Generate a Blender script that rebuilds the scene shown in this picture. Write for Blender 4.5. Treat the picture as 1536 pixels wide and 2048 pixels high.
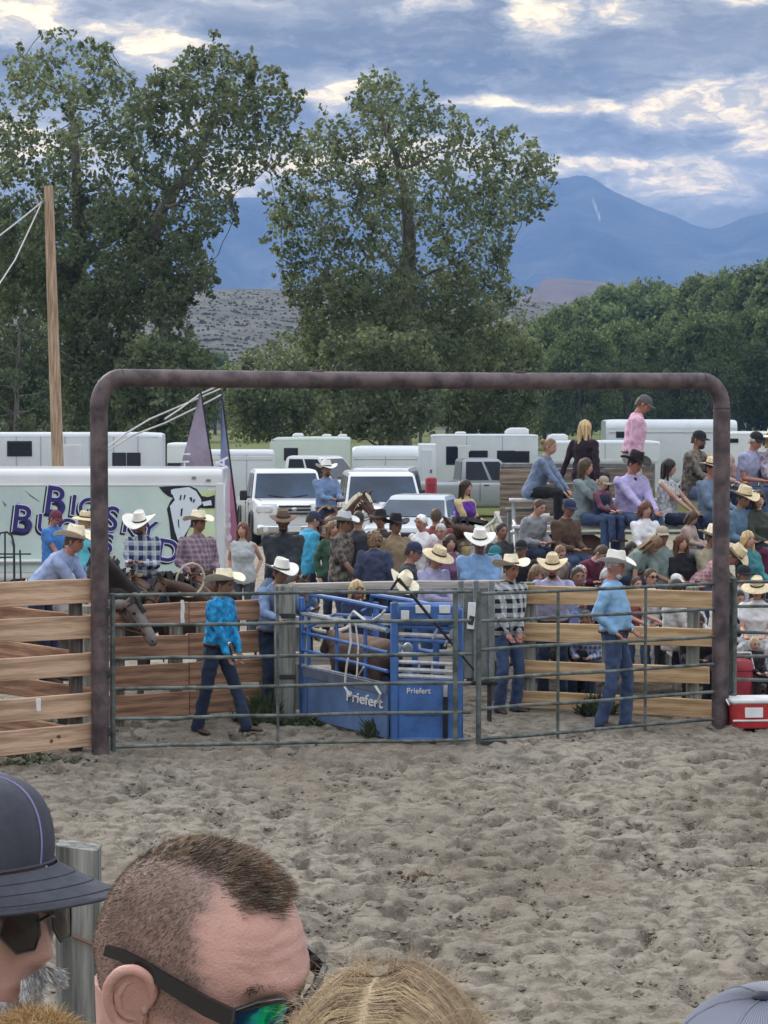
import bpy, bmesh, math, random
import numpy as np
from mathutils import Vector, Matrix, noise as mnoise
for _o in list(bpy.data.objects): bpy.data.objects.remove(_o)
scn = bpy.context.scene
COL = scn.collection
R = math.radians
rnd = random.Random(7)

# ------------------------------------------------------------------ camera
F, CZ, HZ = 4800.0, 3.4, 831.0          # focal length in photo pixels, eye height, horizon row
PITCH = math.atan((1024 - HZ) / F)
cd = bpy.data.cameras.new('camera'); cam = bpy.data.objects.new('camera', cd); COL.objects.link(cam)
cd.sensor_fit = 'HORIZONTAL'; cd.sensor_width = 36; cd.lens = F / 1536 * 36
cd.clip_start = 0.1; cd.clip_end = 30000
cam.location = (0, 0, CZ); cam.rotation_euler = (R(90) - PITCH, 0, 0)
scn.camera = cam
_cp, _sp = math.cos(PITCH), math.sin(PITCH)
def at(px, py, Y):
    """world point at depth Y on the sight line of photo pixel (px, py)"""
    dx, dy = (px - 768) / F, (1024 - py) / F
    y = _cp + dy * _sp; z = dy * _cp - _sp
    return Vector((dx * Y / y, Y, CZ + z * Y / y))
def gnd(px, py):
    dy = (1024 - py) / F
    y = _cp + dy * _sp; z = dy * _cp - _sp
    return at(px, py, -CZ * y / z)

# ------------------------------------------------------------------ view
scn.render.engine = 'CYCLES'
scn.view_settings.view_transform = 'Standard'; scn.view_settings.look = 'None'
scn.view_settings.exposure = 0.7; scn.view_settings.gamma = 1.0
scn.view_settings.use_curve_mapping = False
scn.cycles.use_denoising = True
scn.cycles.volume_bounces = 1; scn.cycles.max_bounces = 8; scn.cycles.transparent_max_bounces = 8
scn.cycles.sample_clamp_indirect = 4

# ------------------------------------------------------------------ sky
class NT:
    """short-hand for building node trees"""
    def __init__(s, tree): s.t = tree; s.n = tree.nodes; s.l = tree.links
    def node(s, typ, **kw):
        n = s.n.new(typ)
        for k, v in kw.items(): setattr(n, k, v)
        return n
    def put(s, sock, v):
        if isinstance(v, bpy.types.NodeSocket): s.l.new(v, sock)
        elif v is not None:
            if hasattr(sock.default_value, '__len__') and not isinstance(v, (tuple, list)): v = (v,) * len(sock.default_value)
            if hasattr(sock.default_value, '__len__') and len(sock.default_value) == 4 and len(v) == 3: v = tuple(v) + (1,)
            sock.default_value = v
    def m(s, op, a, b=None, c=None, clamp=False):
        n = s.node('ShaderNodeMath', operation=op, use_clamp=clamp)
        for i, v in enumerate((a, b, c)):
            if v is not None: s.put(n.inputs[i], v)
        return n.outputs[0]
    def mix(s, f, a, b, typ='MIX'):
        n = s.node('ShaderNodeMix', data_type='RGBA', blend_type=typ)
        s.put(n.inputs[0], f); s.put(n.inputs[6], a); s.put(n.inputs[7], b)
        return n.outputs[2]
    def noise(s, vec, scale, detail=4, rough=.55, out=0, dist=0):
        n = s.node('ShaderNodeTexNoise')
        if vec is not None: s.put(n.inputs['Vector'], vec)
        n.inputs['Scale'].default_value = scale; n.inputs['Detail'].default_value = detail
        n.inputs['Roughness'].default_value = rough; n.inputs['Distortion'].default_value = dist
        return n.outputs[out]
    def ss(s, v, a, b, lo=0, hi=1):
        n = s.node('ShaderNodeMapRange', interpolation_type='SMOOTHSTEP')
        s.put(n.inputs[0], v)
        for i, x in zip((1, 2, 3, 4), (a, b, lo, hi)): n.inputs[i].default_value = x
        return n.outputs[0]
    def comb(s, x, y, z=0.0):
        n = s.node('ShaderNodeCombineXYZ')
        for i, v in enumerate((x, y, z)): s.put(n.inputs[i], v)
        return n.outputs[0]
    def sep(s, v):
        n = s.node('ShaderNodeSeparateXYZ'); s.l.new(v, n.inputs[0]); return n.outputs
SUN_EL, SUN_AZ = R(30), R(-30)           # low sun behind the cloud bank, ahead and to the left
world = bpy.data.worlds.new('World'); scn.world = world; world.use_nodes = True
SKY_K = 0.10
def build_sky():
    w = NT(world.node_tree); w.n.clear()
    sky = w.node('ShaderNodeTexSky', sky_type='NISHITA', sun_disc=False)
    sky.sun_elevation = SUN_EL; sky.sun_rotation = SUN_AZ
    tc = w.node('ShaderNodeTexCoord')
    x, y, z = w.sep(tc.outputs['Generated'])
    u = w.m('ARCTAN2', x, y); v = w.m('ARCSINE', z)
    nv = w.node('ShaderNodeTexNoise'); w.put(nv.inputs['Vector'], w.comb(w.m('MULTIPLY', u, 22), w.m('MULTIPLY', v, 60)))
    nv.inputs['Scale'].default_value = 1; nv.inputs['Detail'].default_value = 5; nv.inputs['Roughness'].default_value = .62
    nr, ng, nb = w.sep(nv.outputs['Color'])
    uw = w.m('ADD', u, w.m('MULTIPLY', w.m('SUBTRACT', nr, .5), .045))
    vw = w.m('ADD', v, w.m('MULTIPLY', w.m('SUBTRACT', ng, .5), .018))
    # breaks in the cloud bank (photo px, py, half sizes, weight)
    gaps = [(40, 45, 95, 34, 1.2), (225, 72, 70, 18, .8), (318, 108, 60, 34, 1.15), (480, 20, 120, 10, .45),
            (660, 192, 60, 22, 1.15), (1080, 30, 52, 44, 1.1), (1230, 42, 80, 22, .75), (1480, 5, 110, 16, .9),
            (1150, 222, 110, 12, 1.1), (980, 216, 60, 12, .95), (1320, 232, 60, 26, 1.05), (1392, 215, 75, 34, 1.0), (1500, 245, 52, 48, 1.2),
            (1230, 333, 190, 13, 1.15), (1370, 362, 100, 26, 1.15), (1490, 310, 60, 18, .95), (1060, 345, 60, 18, .9),
            (480, 350, 80, 34, 1.1), (600, 330, 100, 20, 1.0), (830, 320, 160, 30, 1.0), (360, 250, 60, 30, .6), (30, 300, 120, 40, .9), (200, 330, 90, 30, .7),
            (1420, 410, 70, 10, .5), (870, 30, 90, 16, .45)]
    G = None
    for (px, py, rx, ry, k) in gaps:
        a = w.m('MULTIPLY', w.m('SUBTRACT', uw, (px - 768) / F), F / rx / 1.25)
        b = w.m('MULTIPLY', w.m('SUBTRACT', vw, (HZ - py) / F), F / ry / 1.4)
        q = w.m('ADD', w.m('MULTIPLY', a, a), w.m('MULTIPLY', b, b))
        g = w.m('MULTIPLY', w.m('EXPONENT', w.m('MULTIPLY', q, -1)), k)
        G = g if G is None else w.m('MAXIMUM', G, g)
    fine = w.noise(w.comb(w.m('MULTIPLY', uw, 60), w.m('MULTIPLY', vw, 150)), 1, 6, .65)
    broad = w.noise(w.comb(w.m('MULTIPLY', u, 3.2), w.m('MULTIPLY', v, 15), 3.1), 1, 3, .5)
    G = w.m('MAXIMUM', G, w.ss(broad, .60, .78, 0, .8))           # the same kind of breaks all round the sky
    S = w.m('ADD', G, w.m('MULTIPLY', w.m('SUBTRACT', fine, .5), 1.25))
    bright = w.ss(S, .28, 1.0); rim = w.ss(S, -.08, .50)
    lay = w.noise(w.comb(w.m('MULTIPLY', uw, 7), w.m('MULTIPLY', vw, 42), 1.7), 1, 5, .6)
    dark = w.mix(w.ss(lay, .36, .66), (.085, .076, .060), (.235, .215, .180))
    # an overcast dome is brighter overhead than at the horizon
    c = w.mix(rim, dark, (.46, .42, .34))
    c = w.mix(bright, c, w.mix(w.ss(fine, .38, .62), (.66, .54, .34), (1.60, 1.20, .62)))
    veil = w.mix(w.ss(lay, .30, .70), (.86, .90, .96), (1.36, 1.42, 1.50))
    cloud = w.mix(w.ss(z, .16, .62), c, veil)
    cl = w.node('ShaderNodeVectorMath', operation='SCALE'); w.l.new(cloud, cl.inputs[0]); cl.inputs['Scale'].default_value = 1 / SKY_K
    out = w.mix(.93, sky.outputs[0], cl.outputs[0])
    bg = w.node('ShaderNodeBackground'); w.l.new(out, bg.inputs[0]); bg.inputs[1].default_value = SKY_K
    o = w.node('ShaderNodeOutputWorld'); w.l.new(bg.outputs[0], o.inputs[0])
build_sky()
sd = bpy.data.lights.new('sun', 'SUN'); sun = bpy.data.objects.new('sun', sd); COL.objects.link(sun)
sd.energy = 1.5; sd.angle = R(16); sd.color = (1, .90, .74)
sun.rotation_euler = Vector((-math.sin(SUN_AZ) * math.cos(SUN_EL), -math.cos(SUN_AZ) * math.cos(SUN_EL), -math.sin(SUN_EL))).to_track_quat('-Z', 'Y').to_euler()
HAZE_DENSITY = 0.000155
# ------------------------------------------------------------------ mesh helpers
def tag(o, label=None, cat=None, group=None, kind=None):
    for k, v in (('label', label), ('category', cat), ('group', group), ('kind', kind)):
        if v: o[k] = v
    return o
def thing(name, label, cat, loc=(0, 0, 0), rz=0.0, group=None):
    o = bpy.data.objects.new(name, None); COL.objects.link(o)
    o.empty_display_size = .2; o.location = loc; o.rotation_euler = (0, 0, rz)
    return tag(o, label, cat, group)
def children(o): return [c for c in bpy.data.objects if c.parent == o]
def frame_from(d, up=Vector((0, 0, 1))):
    d = Vector(d).normalized()
    if abs(d.dot(up)) > .98: up = Vector((0, 1, 0))
    x = d.cross(up).normalized(); y = x.cross(d).normalized()
    return x, y
def eul(x=0, y=0, z=0): return Matrix.Rotation(R(z), 3, 'Z') @ Matrix.Rotation(R(y), 3, 'Y') @ Matrix.Rotation(R(x), 3, 'X')
class MB:
    def __init__(s): s.v = []; s.f = []; s.mi = []; s.cur = 0
    def add(s, vs, fs, mi=None):
        n = len(s.v); s.v.extend([tuple(p) for p in vs])
        s.f.extend([tuple(i + n for i in f) for f in fs]); s.mi.extend([s.cur if mi is None else mi] * len(fs)); return s
    def box(s, c, d, rot=None, bev=0.0, mi=None):
        c = Vector(c); hx, hy, hz = d[0] / 2, d[1] / 2, d[2] / 2
        if bev <= 0:
            vs = [Vector((a * hx, b * hy, e * hz)) for a in (-1, 1) for b in (-1, 1) for e in (-1, 1)]
            fs = [(0, 1, 3, 2), (4, 6, 7, 5), (0, 4, 5, 1), (2, 3, 7, 6), (0, 2, 6, 4), (1, 5, 7, 3)]
        else:
            b_ = min(bev, .49 * min(d)); H = (hx, hy, hz); vs = []; idx = {}
            for a in (-1, 1):
                for b in (-1, 1):
                    for e in (-1, 1):
                        sg = (a, b, e)
                        for ax in range(3):
                            idx[(sg, ax)] = len(vs)
                            vs.append(Vector([sg[i] * (H[i] if i == ax else H[i] - b_) for i in range(3)]))
            fs = []
            for ax in range(3):
                o1, o2 = [i for i in range(3) if i != ax]
                for sg in (-1, 1):
                    q = []
                    for (p, r) in ((-1, -1), (1, -1), (1, 1), (-1, 1)):
                        k = [0, 0, 0]; k[ax] = sg; k[o1] = p; k[o2] = r; q.append(idx[(tuple(k), ax)])
                    fs.append(q)
                for p in (-1, 1):                # edges running along ax
                    for r in (-1, 1):
                        k = [0, 0, 0]; k[o1] = p; k[o2] = r; k[ax] = 1; kp = tuple(k); k[ax] = -1; km = tuple(k)
                        fs.append([idx[(kp, o1)], idx[(km, o1)], idx[(km, o2)], idx[(kp, o2)]])
            for a in (-1, 1):
                for b in (-1, 1):
                    for e in (-1, 1): fs.append([idx[((a, b, e), i)] for i in range(3)])
        if rot is not None: vs = [rot @ p for p in vs]
        return s.add([p + c for p in vs], fs, mi)
    def loft(s, rings, cap=True, mi=None, close=False):
        k = len(rings[0]); n = len(rings); fs = []
        for i in range(n if close else n - 1):
            for j in range(k):
                a, b = i * k, ((i + 1) % n) * k
                fs.append((a + j, a + (j + 1) % k, b + (j + 1) % k, b + j))
        if cap and not close: fs.append(tuple(range(k - 1, -1, -1))); fs.append(tuple(range((n - 1) * k, n * k)))
        return s.add([p for r in rings for p in r], fs, mi)
    def tube(s, pts, r, seg=8, mi=None, close=False, cap=True, flat=1.0):
        pts = [Vector(p) for p in pts]; n = len(pts)
        rr = r if isinstance(r, (list, tuple)) else [r] * n
        rings = []; x = None
        for i, p in enumerate(pts):
            if close: d = pts[(i + 1) % n] - pts[i - 1]
            else: d = pts[min(i + 1, n - 1)] - pts[max(i - 1, 0)]
            if d.length < 1e-9: d = Vector((0, 0, 1))
            d.normalize()
            if x is None: x, y = frame_from(d)
            else:
                x = (x - d * x.dot(d))
                if x.length < 1e-6: x, y = frame_from(d)
                x.normalize(); y = x.cross(d)
            rings.append([p + (x * math.cos(t) + y * math.sin(t) * flat) * rr[i] for t in [2 * math.pi * j / seg for j in range(seg)]])
        return s.loft(rings, cap, mi, close)
    def cap(s, a, b, ra, rb, seg=10, mi=None):
        """tapered capsule with rounded ends"""
        a, b = Vector(a), Vector(b); d = (b - a); L = d.length
        if L < 1e-6: return s.ell(a, ra, ra, ra, mi=mi)
        d.normalize(); pts = []; rr = []
        for t in (75, 40, 0): pts.append(a - d * ra * math.sin(R(t))); rr.append(ra * math.cos(R(t)))
        for t in (0, 40, 75): pts.append(b + d * rb * math.sin(R(t))); rr.append(rb * math.cos(R(t)))
        return s.tube(pts, rr, seg, mi)
    def ell(s, c, rx, ry, rz, rot=None, u=12, v=8, mi=None, fn=None):
        c = Vector(c); vs = []; fs = []
        for i in range(1, v):
            t = math.pi * i / v
            for j in range(u):
                a = 2 * math.pi * j / u
                vs.append(Vector((math.sin(t) * math.cos(a) * rx, math.sin(t) * math.sin(a) * ry, math.cos(t) * rz)))
        vs += [Vector((0, 0, rz)), Vector((0, 0, -rz))]
        T, B = len(vs) - 2, len(vs) - 1
        for i in range(v - 2):
            for j in range(u): fs.append((i * u + j, (i + 1) * u + j, (i + 1) * u + (j + 1) % u, i * u + (j + 1) % u))
        for j in range(u): fs.append((T, j, (j + 1) % u)); fs.append((B, (v - 2) * u + (j + 1) % u, (v - 2) * u + j))
        if fn: vs = [fn(p) for p in vs]
        if rot is not None: vs = [rot @ p for p in vs]
        return s.add([p + c for p in vs], fs, mi)
    def lathe(s, prof, c=(0, 0, 0), axis='Z', seg=20, mi=None, cap=True):
        c = Vector(c); rings = []
        for (r, h) in prof:
            ring = []
            for j in range(seg):
                a = 2 * math.pi * j / seg; p, q = r * math.cos(a), r * math.sin(a)
                ring.append(c + (Vector((p, q, h)) if axis == 'Z' else Vector((h, p, q)) if axis == 'X' else Vector((p, h, q))))
            rings.append(ring)
        return s.loft(rings, cap, mi)
    def prism(s, poly, o, ax, ay, n, t, mi=None):
        """polygon (2-D points) in the plane o + ax*x + ay*y, thickened by t along n"""
        o, ax, ay, n = Vector(o), Vector(ax), Vector(ay), Vector(n)
        k = len(poly)
        A = [o + ax * p[0] + ay * p[1] for p in poly]; B = [p + n * t for p in A]
        fs = [tuple(range(k - 1, -1, -1)), tuple(range(k, 2 * k))] + [(i, (i + 1) % k, k + (i + 1) % k, k + i) for i in range(k)]
        return s.add(A + B, fs, mi)
    def mesh(s, name, mats, smooth=True, recalc=True, ang=42):
        me = bpy.data.meshes.new(name); me.from_pydata(s.v, [], s.f)
        for m_ in (mats if isinstance(mats, (list, tuple)) else [mats]): me.materials.append(m_)
        if len(set(s.mi)) > 1 or (s.mi and s.mi[0]): me.polygons.foreach_set('material_index', s.mi)
        if recalc:
            bm = bmesh.new(); bm.from_mesh(me); bmesh.ops.recalc_face_normals(bm, faces=bm.faces); bm.to_mesh(me); bm.free()
        if smooth:
            me.polygons.foreach_set('use_smooth', [True] * len(me.polygons))
            if ang: me.set_sharp_from_angle(angle=R(ang))
        me.update(); return me
    def build(s, name, mats, parent=None, smooth=True, ang=42, loc=None, remesh=0.0, sm=2):
        me = s.mesh(name, mats, smooth, True, 0 if remesh else ang)
        o = bpy.data.objects.new(name, me); COL.objects.link(o)
        if parent is not None: o.parent = parent
        if loc is not None: o.location = loc
        if remesh: REMESH.append((o, remesh, sm))
        return o
REMESH = []
WRINKLE = []
for _nm, _sz in (('shirt_folds', .085), ('trouser_folds', .07)):
    _t = bpy.data.textures.new(_nm, 'CLOUDS'); _t.noise_scale = _sz; _t.noise_depth = 2; _t.noise_basis = 'IMPROVED_PERLIN'; WRINKLE.append(_t)
def finish_remesh():
    """grow the joined clothing, horse and body shapes into single continuous surfaces"""
    for o, vs, sm in REMESH:
        m_ = o.modifiers.new('r', 'REMESH'); m_.mode = 'VOXEL'; m_.voxel_size = vs; m_.use_smooth_shade = True
        if o.name.split('.')[0] in ('shirt', 'trousers', 'vest', 'chaps'):
            q = o.modifiers.new('w', 'DISPLACE'); q.texture = WRINKLE[o.name.split('.')[0] == 'trousers']; q.texture_coords = 'LOCAL'; q.strength = .062 if o.name[0] != 't' else .055; q.mid_level = .40
        if sm:
            q = o.modifiers.new('s', 'SMOOTH'); q.iterations = sm; q.factor = .5
    dg = bpy.context.evaluated_depsgraph_get(); dg.update()
    for o, vs, sm in REMESH:
        me = bpy.data.meshes.new_from_object(o.evaluated_get(dg)); me.name = o.name
        old = o.data; o.modifiers.clear(); o.data = me
        if not me.materials and old.materials:
            for mm in old.materials: me.materials.append(mm)
        me.polygons.foreach_set('use_smooth', [True] * len(me.polygons))
    REMESH.clear()
def copy_tree(o, parent=None):
    c = o.copy(); COL.objects.link(c); c.parent = parent
    for ch in children(o): copy_tree(ch, c)
    return c
def np_mesh(name, verts, nper, mats, mi=None, smooth=False):
    """faces of nper corners each, verts already laid out face by face"""
    n = len(verts); me = bpy.data.meshes.new(name)
    me.vertices.add(n); me.vertices.foreach_set('co', np.asarray(verts, dtype=np.float32).ravel())
    nf = n // nper; me.loops.add(n); me.loops.foreach_set('vertex_index', np.arange(n, dtype=np.int32))
    me.polygons.add(nf); me.polygons.foreach_set('loop_start', np.arange(0, n, nper, dtype=np.int32))
    for m_ in (mats if isinstance(mats, (list, tuple)) else [mats]): me.materials.append(m_)
    if mi is not None: me.polygons.foreach_set('material_index', np.asarray(mi, dtype=np.int32))
    if smooth: me.polygons.foreach_set('use_smooth', np.ones(nf, dtype=bool))
    me.update(calc_edges=True); return me
def link_mesh(name, me, parent=None):
    o = bpy.data.objects.new(name, me); COL.objects.link(o)
    if parent is not None: o.parent = parent
    return o
def text_mesh(txt, size, mat_, depth=.004, offset=0.0, shear=0.0):
    c = bpy.data.curves.new('lettering', 'FONT'); c.body = txt; c.size = size; c.extrude = depth; c.offset = offset; c.shear = shear
    c.align_x = 'CENTER'; c.align_y = 'CENTER'
    o = bpy.data.objects.new('lettering', c); COL.objects.link(o)
    me = bpy.data.meshes.new_from_object(o.evaluated_get(bpy.context.evaluated_depsgraph_get()))
    bpy.data.objects.remove(o); me.materials.clear(); me.materials.append(mat_); me.name = 'lettering'; return me
def put_text(txt, size, mat_, parent, loc, xdir, zdir=(0, 0, 1), depth=.004, offset=0.0, name='lettering', sx=1.0):
    """lettering lying on a surface: x runs along xdir, letters stand up along zdir"""
    o = link_mesh(name, text_mesh(txt, size, mat_, depth, offset), parent)
    x = Vector(xdir).normalized(); z = Vector(zdir).normalized(); n = x.cross(z)
    M = Matrix((x, z, n)).transposed().to_4x4(); M = Matrix.Translation(Vector(loc)) @ M @ Matrix.Diagonal((sx, 1, 1, 1))
    o.matrix_basis = M; return o

# ------------------------------------------------------------------ materials
MATS = {}
def mat(name, col, rough=.7, var=.18, scale=8, bump=0.0, bscale=30, metal=0.0, stretch=None, rand=0.0, col2=None, spec=.35, coat=0.0, alpha=None, sheen=0.0, sss=0.0):
    if name in MATS: return MATS[name]
    m_ = bpy.data.materials.new(name); m_.use_nodes = True; t = NT(m_.node_tree)
    b = t.n['Principled BSDF']
    tc = t.node('ShaderNodeTexCoord'); vec = tc.outputs['Object']
    if stretch:
        mp = t.node('ShaderNodeMapping'); t.l.new(vec, mp.inputs[0]); mp.inputs['Scale'].default_value = stretch; vec = mp.outputs[0]
    n1 = t.noise(vec, scale, 5, .6)
    lo = tuple(c * (1 - var) for c in col); hi = tuple(min(1, c * (1 + var)) for c in (col2 or col))
    c = t.mix(t.ss(n1, .3, .7), lo, hi)
    if rand:
        oi = t.node('ShaderNodeObjectInfo')
        k = t.m('ADD', 1 - rand / 2, t.m('MULTIPLY', oi.outputs['Random'], rand))
        c = t.mix(1.0, c, t.comb(k, k, k), 'MULTIPLY')
    t.put(b.inputs['Base Color'], c)
    b.inputs['Roughness'].default_value = rough; b.inputs['Metallic'].default_value = metal
    b.inputs['Specular IOR Level'].default_value = spec
    if coat: b.inputs['Coat Weight'].default_value = coat; b.inputs['Coat Roughness'].default_value = .08
    if sheen: b.inputs['Sheen Weight'].default_value = sheen
    if sss: b.inputs['Subsurface Weight'].default_value = sss; b.inputs['Subsurface Scale'].default_value = .02; b.inputs['Subsurface Radius'].default_value = (1, .35, .2)
    if bump:
        bp = t.node('ShaderNodeBump'); bp.inputs['Strength'].default_value = 1.0; bp.inputs['Distance'].default_value = bump
        t.l.new(t.noise(vec, bscale, 4, .6, dist=.4), bp.inputs['Height']); t.l.new(bp.outputs[0], b.inputs['Normal'])
    MATS[name] = m_; return m_
def cloth(name, col, var=.12, fold=.02, fs=11, rough=.85): return mat(name, col, rough, var, 5, fold, fs, spec=.2, stretch=(1, 1, .55), sheen=.1)
def plaid(name, base, stripe, thin, k=14.0, w=.45):
    if name in MATS: return MATS[name]
    m_ = bpy.data.materials.new(name); m_.use_nodes = True; t = NT(m_.node_tree); b = t.n['Principled BSDF']
    tc = t.node('ShaderNodeTexCoord'); x, y, z = t.sep(tc.outputs['Object'])
    xx = t.m('ADD', x, t.m('MULTIPLY', y, .6))
    def band(v, kk, ww): return t.m('LESS_THAN', t.m('FRACT', t.m('MULTIPLY', v, kk)), ww)
    a, c_ = band(xx, k, w), band(z, k, w)
    s_ = t.m('MULTIPLY', t.m('ADD', a, c_), .5)
    c = t.mix(s_, base, stripe)
    th = t.m('MAXIMUM', band(t.m('ADD', xx, .02), k, .12), band(t.m('ADD', z, .02), k, .12))
    c = t.mix(t.m('MULTIPLY', th, .6), c, thin)
    t.put(b.inputs['Base Color'], c); b.inputs['Roughness'].default_value = .9; b.inputs['Specular IOR Level'].default_value = .15
    bp = t.node('ShaderNodeBump'); bp.inputs['Distance'].default_value = .012
    t.l.new(t.noise(tc.outputs['Object'], 9, 4, .6), bp.inputs['Height']); t.l.new(bp.outputs[0], b.inputs['Normal'])
    MATS[name] = m_; return m_
def wood(name, col, col2, var=.25, rand=.25, axis=0):
    st = [14, 14, 14]; st[axis] = .9
    return mat(name, col, .88, var, 1.6, .004, 5, stretch=tuple(st), rand=rand, col2=col2, spec=.2)
def glass(name, col=(.012, .018, .026), rough=.12): return mat(name, col, rough, .1, 2, spec=.45)
paint_white = mat('white_paint', (.72, .74, .76), .35, .06, 1.5, spec=.5, coat=.15)
alu = mat('aluminium', (.52, .54, .56), .42, .12, 6, metal=.35, bump=.001, bscale=40)
steel_dark = mat('dark_steel', (.05, .05, .055), .5, .2, 10, metal=.3)
rubber = mat('rubber', (.018, .018, .02), .85, .2, 10)
black_plastic = mat('black_plastic', (.02, .02, .023), .5, .2, 10)
glass_dark = glass('dark_glass')
# ------------------------------------------------------------------ land
def vnoise(x, y, seed=0):
    xi, yi = np.floor(x).astype(np.int64), np.floor(y).astype(np.int64)
    fx, fy = x - xi, y - yi
    fx, fy = fx * fx * fx * (fx * (fx * 6 - 15) + 10), fy * fy * fy * (fy * (fy * 6 - 15) + 10)
    def h(a, b):
        n = (a * 374761393 + b * 668265263 + seed * 974711) & 0x7fffffff
        n = ((n ^ (n >> 13)) * 1274126177) & 0x7fffffff
        return ((n ^ (n >> 16)) & 0xffff) / 65535.0
    return (h(xi, yi) * (1 - fx) + h(xi + 1, yi) * fx) * (1 - fy) + (h(xi, yi + 1) * (1 - fx) + h(xi + 1, yi + 1) * fx) * fy
def fbm(x, y, oct=4, seed=0, g=.5):
    a = 1.0; t = np.zeros_like(x); s_ = 0
    for i in range(oct): t += a * vnoise(x * 2 ** i + 17.3 * i, y * 2 ** i - 9.1 * i, seed + i); s_ += a; a *= g
    return t / s_
def grid_mesh(name, X, Y, Z, mats, smooth=True):
    ny, nx = X.shape; me = bpy.data.meshes.new(name)
    co = np.stack([X, Y, Z], -1).reshape(-1, 3).astype(np.float32)
    i = (np.arange(ny - 1)[:, None] * nx + np.arange(nx - 1)[None, :]).ravel()
    q = np.stack([i, i + 1, i + nx + 1, i + nx], -1).ravel().astype(np.int32); nf = len(q) // 4
    me.vertices.add(len(co)); me.vertices.foreach_set('co', co.ravel())
    me.loops.add(len(q)); me.loops.foreach_set('vertex_index', q)
    me.polygons.add(nf); me.polygons.foreach_set('loop_start', np.arange(0, nf * 4, 4, dtype=np.int32))
    me.polygons.foreach_set('use_smooth', np.full(nf, smooth))
    for m_ in (mats if isinstance(mats, list) else [mats]): me.materials.append(m_)
    me.update(calc_edges=True); return me

def yard_z(y):
    t = np.clip((np.asarray(y, float) - 30.2) / 2.0, 0, 1); a = .28 * t * t * (3 - 2 * t)
    b = np.clip((np.asarray(y, float) - 50) / 20, 0, 1); return a * (1 - b * b * (3 - 2 * b))
def yz(y): return float(yard_z(y))

def dirt_material():
    m_ = bpy.data.materials.new('arena_dirt'); m_.use_nodes = True; t = NT(m_.node_tree); b = t.n['Principled BSDF']
    p = t.node('ShaderNodeNewGeometry').outputs['Position']
    px, py, pz = t.sep(p)
    big = t.noise(t.comb(t.m('MULTIPLY', px, .35), t.m('MULTIPLY', py, .16)), 1, 3)
    mid = t.noise(p, 5.5, 5, .65); fin = t.noise(p, 34, 4, .7)
    c = t.mix(t.ss(mid, .36, .60), (.152, .131, .106), (.318, .284, .234))
    c = t.mix(t.ss(big, .40, .62, 0, .62), c, (.165, .137, .107))
    c = t.mix(t.ss(fin, .56, .70, 0, .55), c, (.44, .40, .335))
    c = t.mix(t.ss(fin, .40, .28, 0, .5), c, (.10, .083, .066))
    t.put(b.inputs['Base Color'], c); b.inputs['Roughness'].default_value = .95; b.inputs['Specular IOR Level'].default_value = .1
    bp = t.node('ShaderNodeBump'); bp.inputs['Distance'].default_value = .05
    t.l.new(t.m('ADD', t.noise(p, 9, 6, .7), t.m('MULTIPLY', fin, .35)), bp.inputs['Height']); t.l.new(bp.outputs[0], b.inputs['Normal'])
    return m_
def pasture_material():
    m_ = bpy.data.materials.new('pasture'); m_.use_nodes = True; t = NT(m_.node_tree); b = t.n['Principled BSDF']
    p = t.node('ShaderNodeNewGeometry').outputs['Position']; px, py, pz = t.sep(p)
    n1 = t.noise(p, .35, 5, .6); n2 = t.noise(p, 4, 4, .7)
    dirt = t.mix(t.ss(n2, .35, .65), (.20, .175, .14), (.34, .31, .255))
    grass = t.mix(t.ss(n2, .3, .7), (.085, .105, .035), (.17, .185, .065))
    far = t.ss(t.m('ADD', py, t.m('MULTIPLY', t.m('SUBTRACT', n1, .5), 30)), 58, 78)
    c = t.mix(far, dirt, grass)
    t.put(b.inputs['Base Color'], c); b.inputs['Roughness'].default_value = .95; b.inputs['Specular IOR Level'].default_value = .1
    bp = t.node('ShaderNodeBump'); bp.inputs['Distance'].default_value = .05
    t.l.new(n2, bp.inputs['Height']); t.l.new(bp.outputs[0], b.inputs['Normal']); return m_
M_DIRT, M_PAST = dirt_material(), pasture_material()
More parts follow.
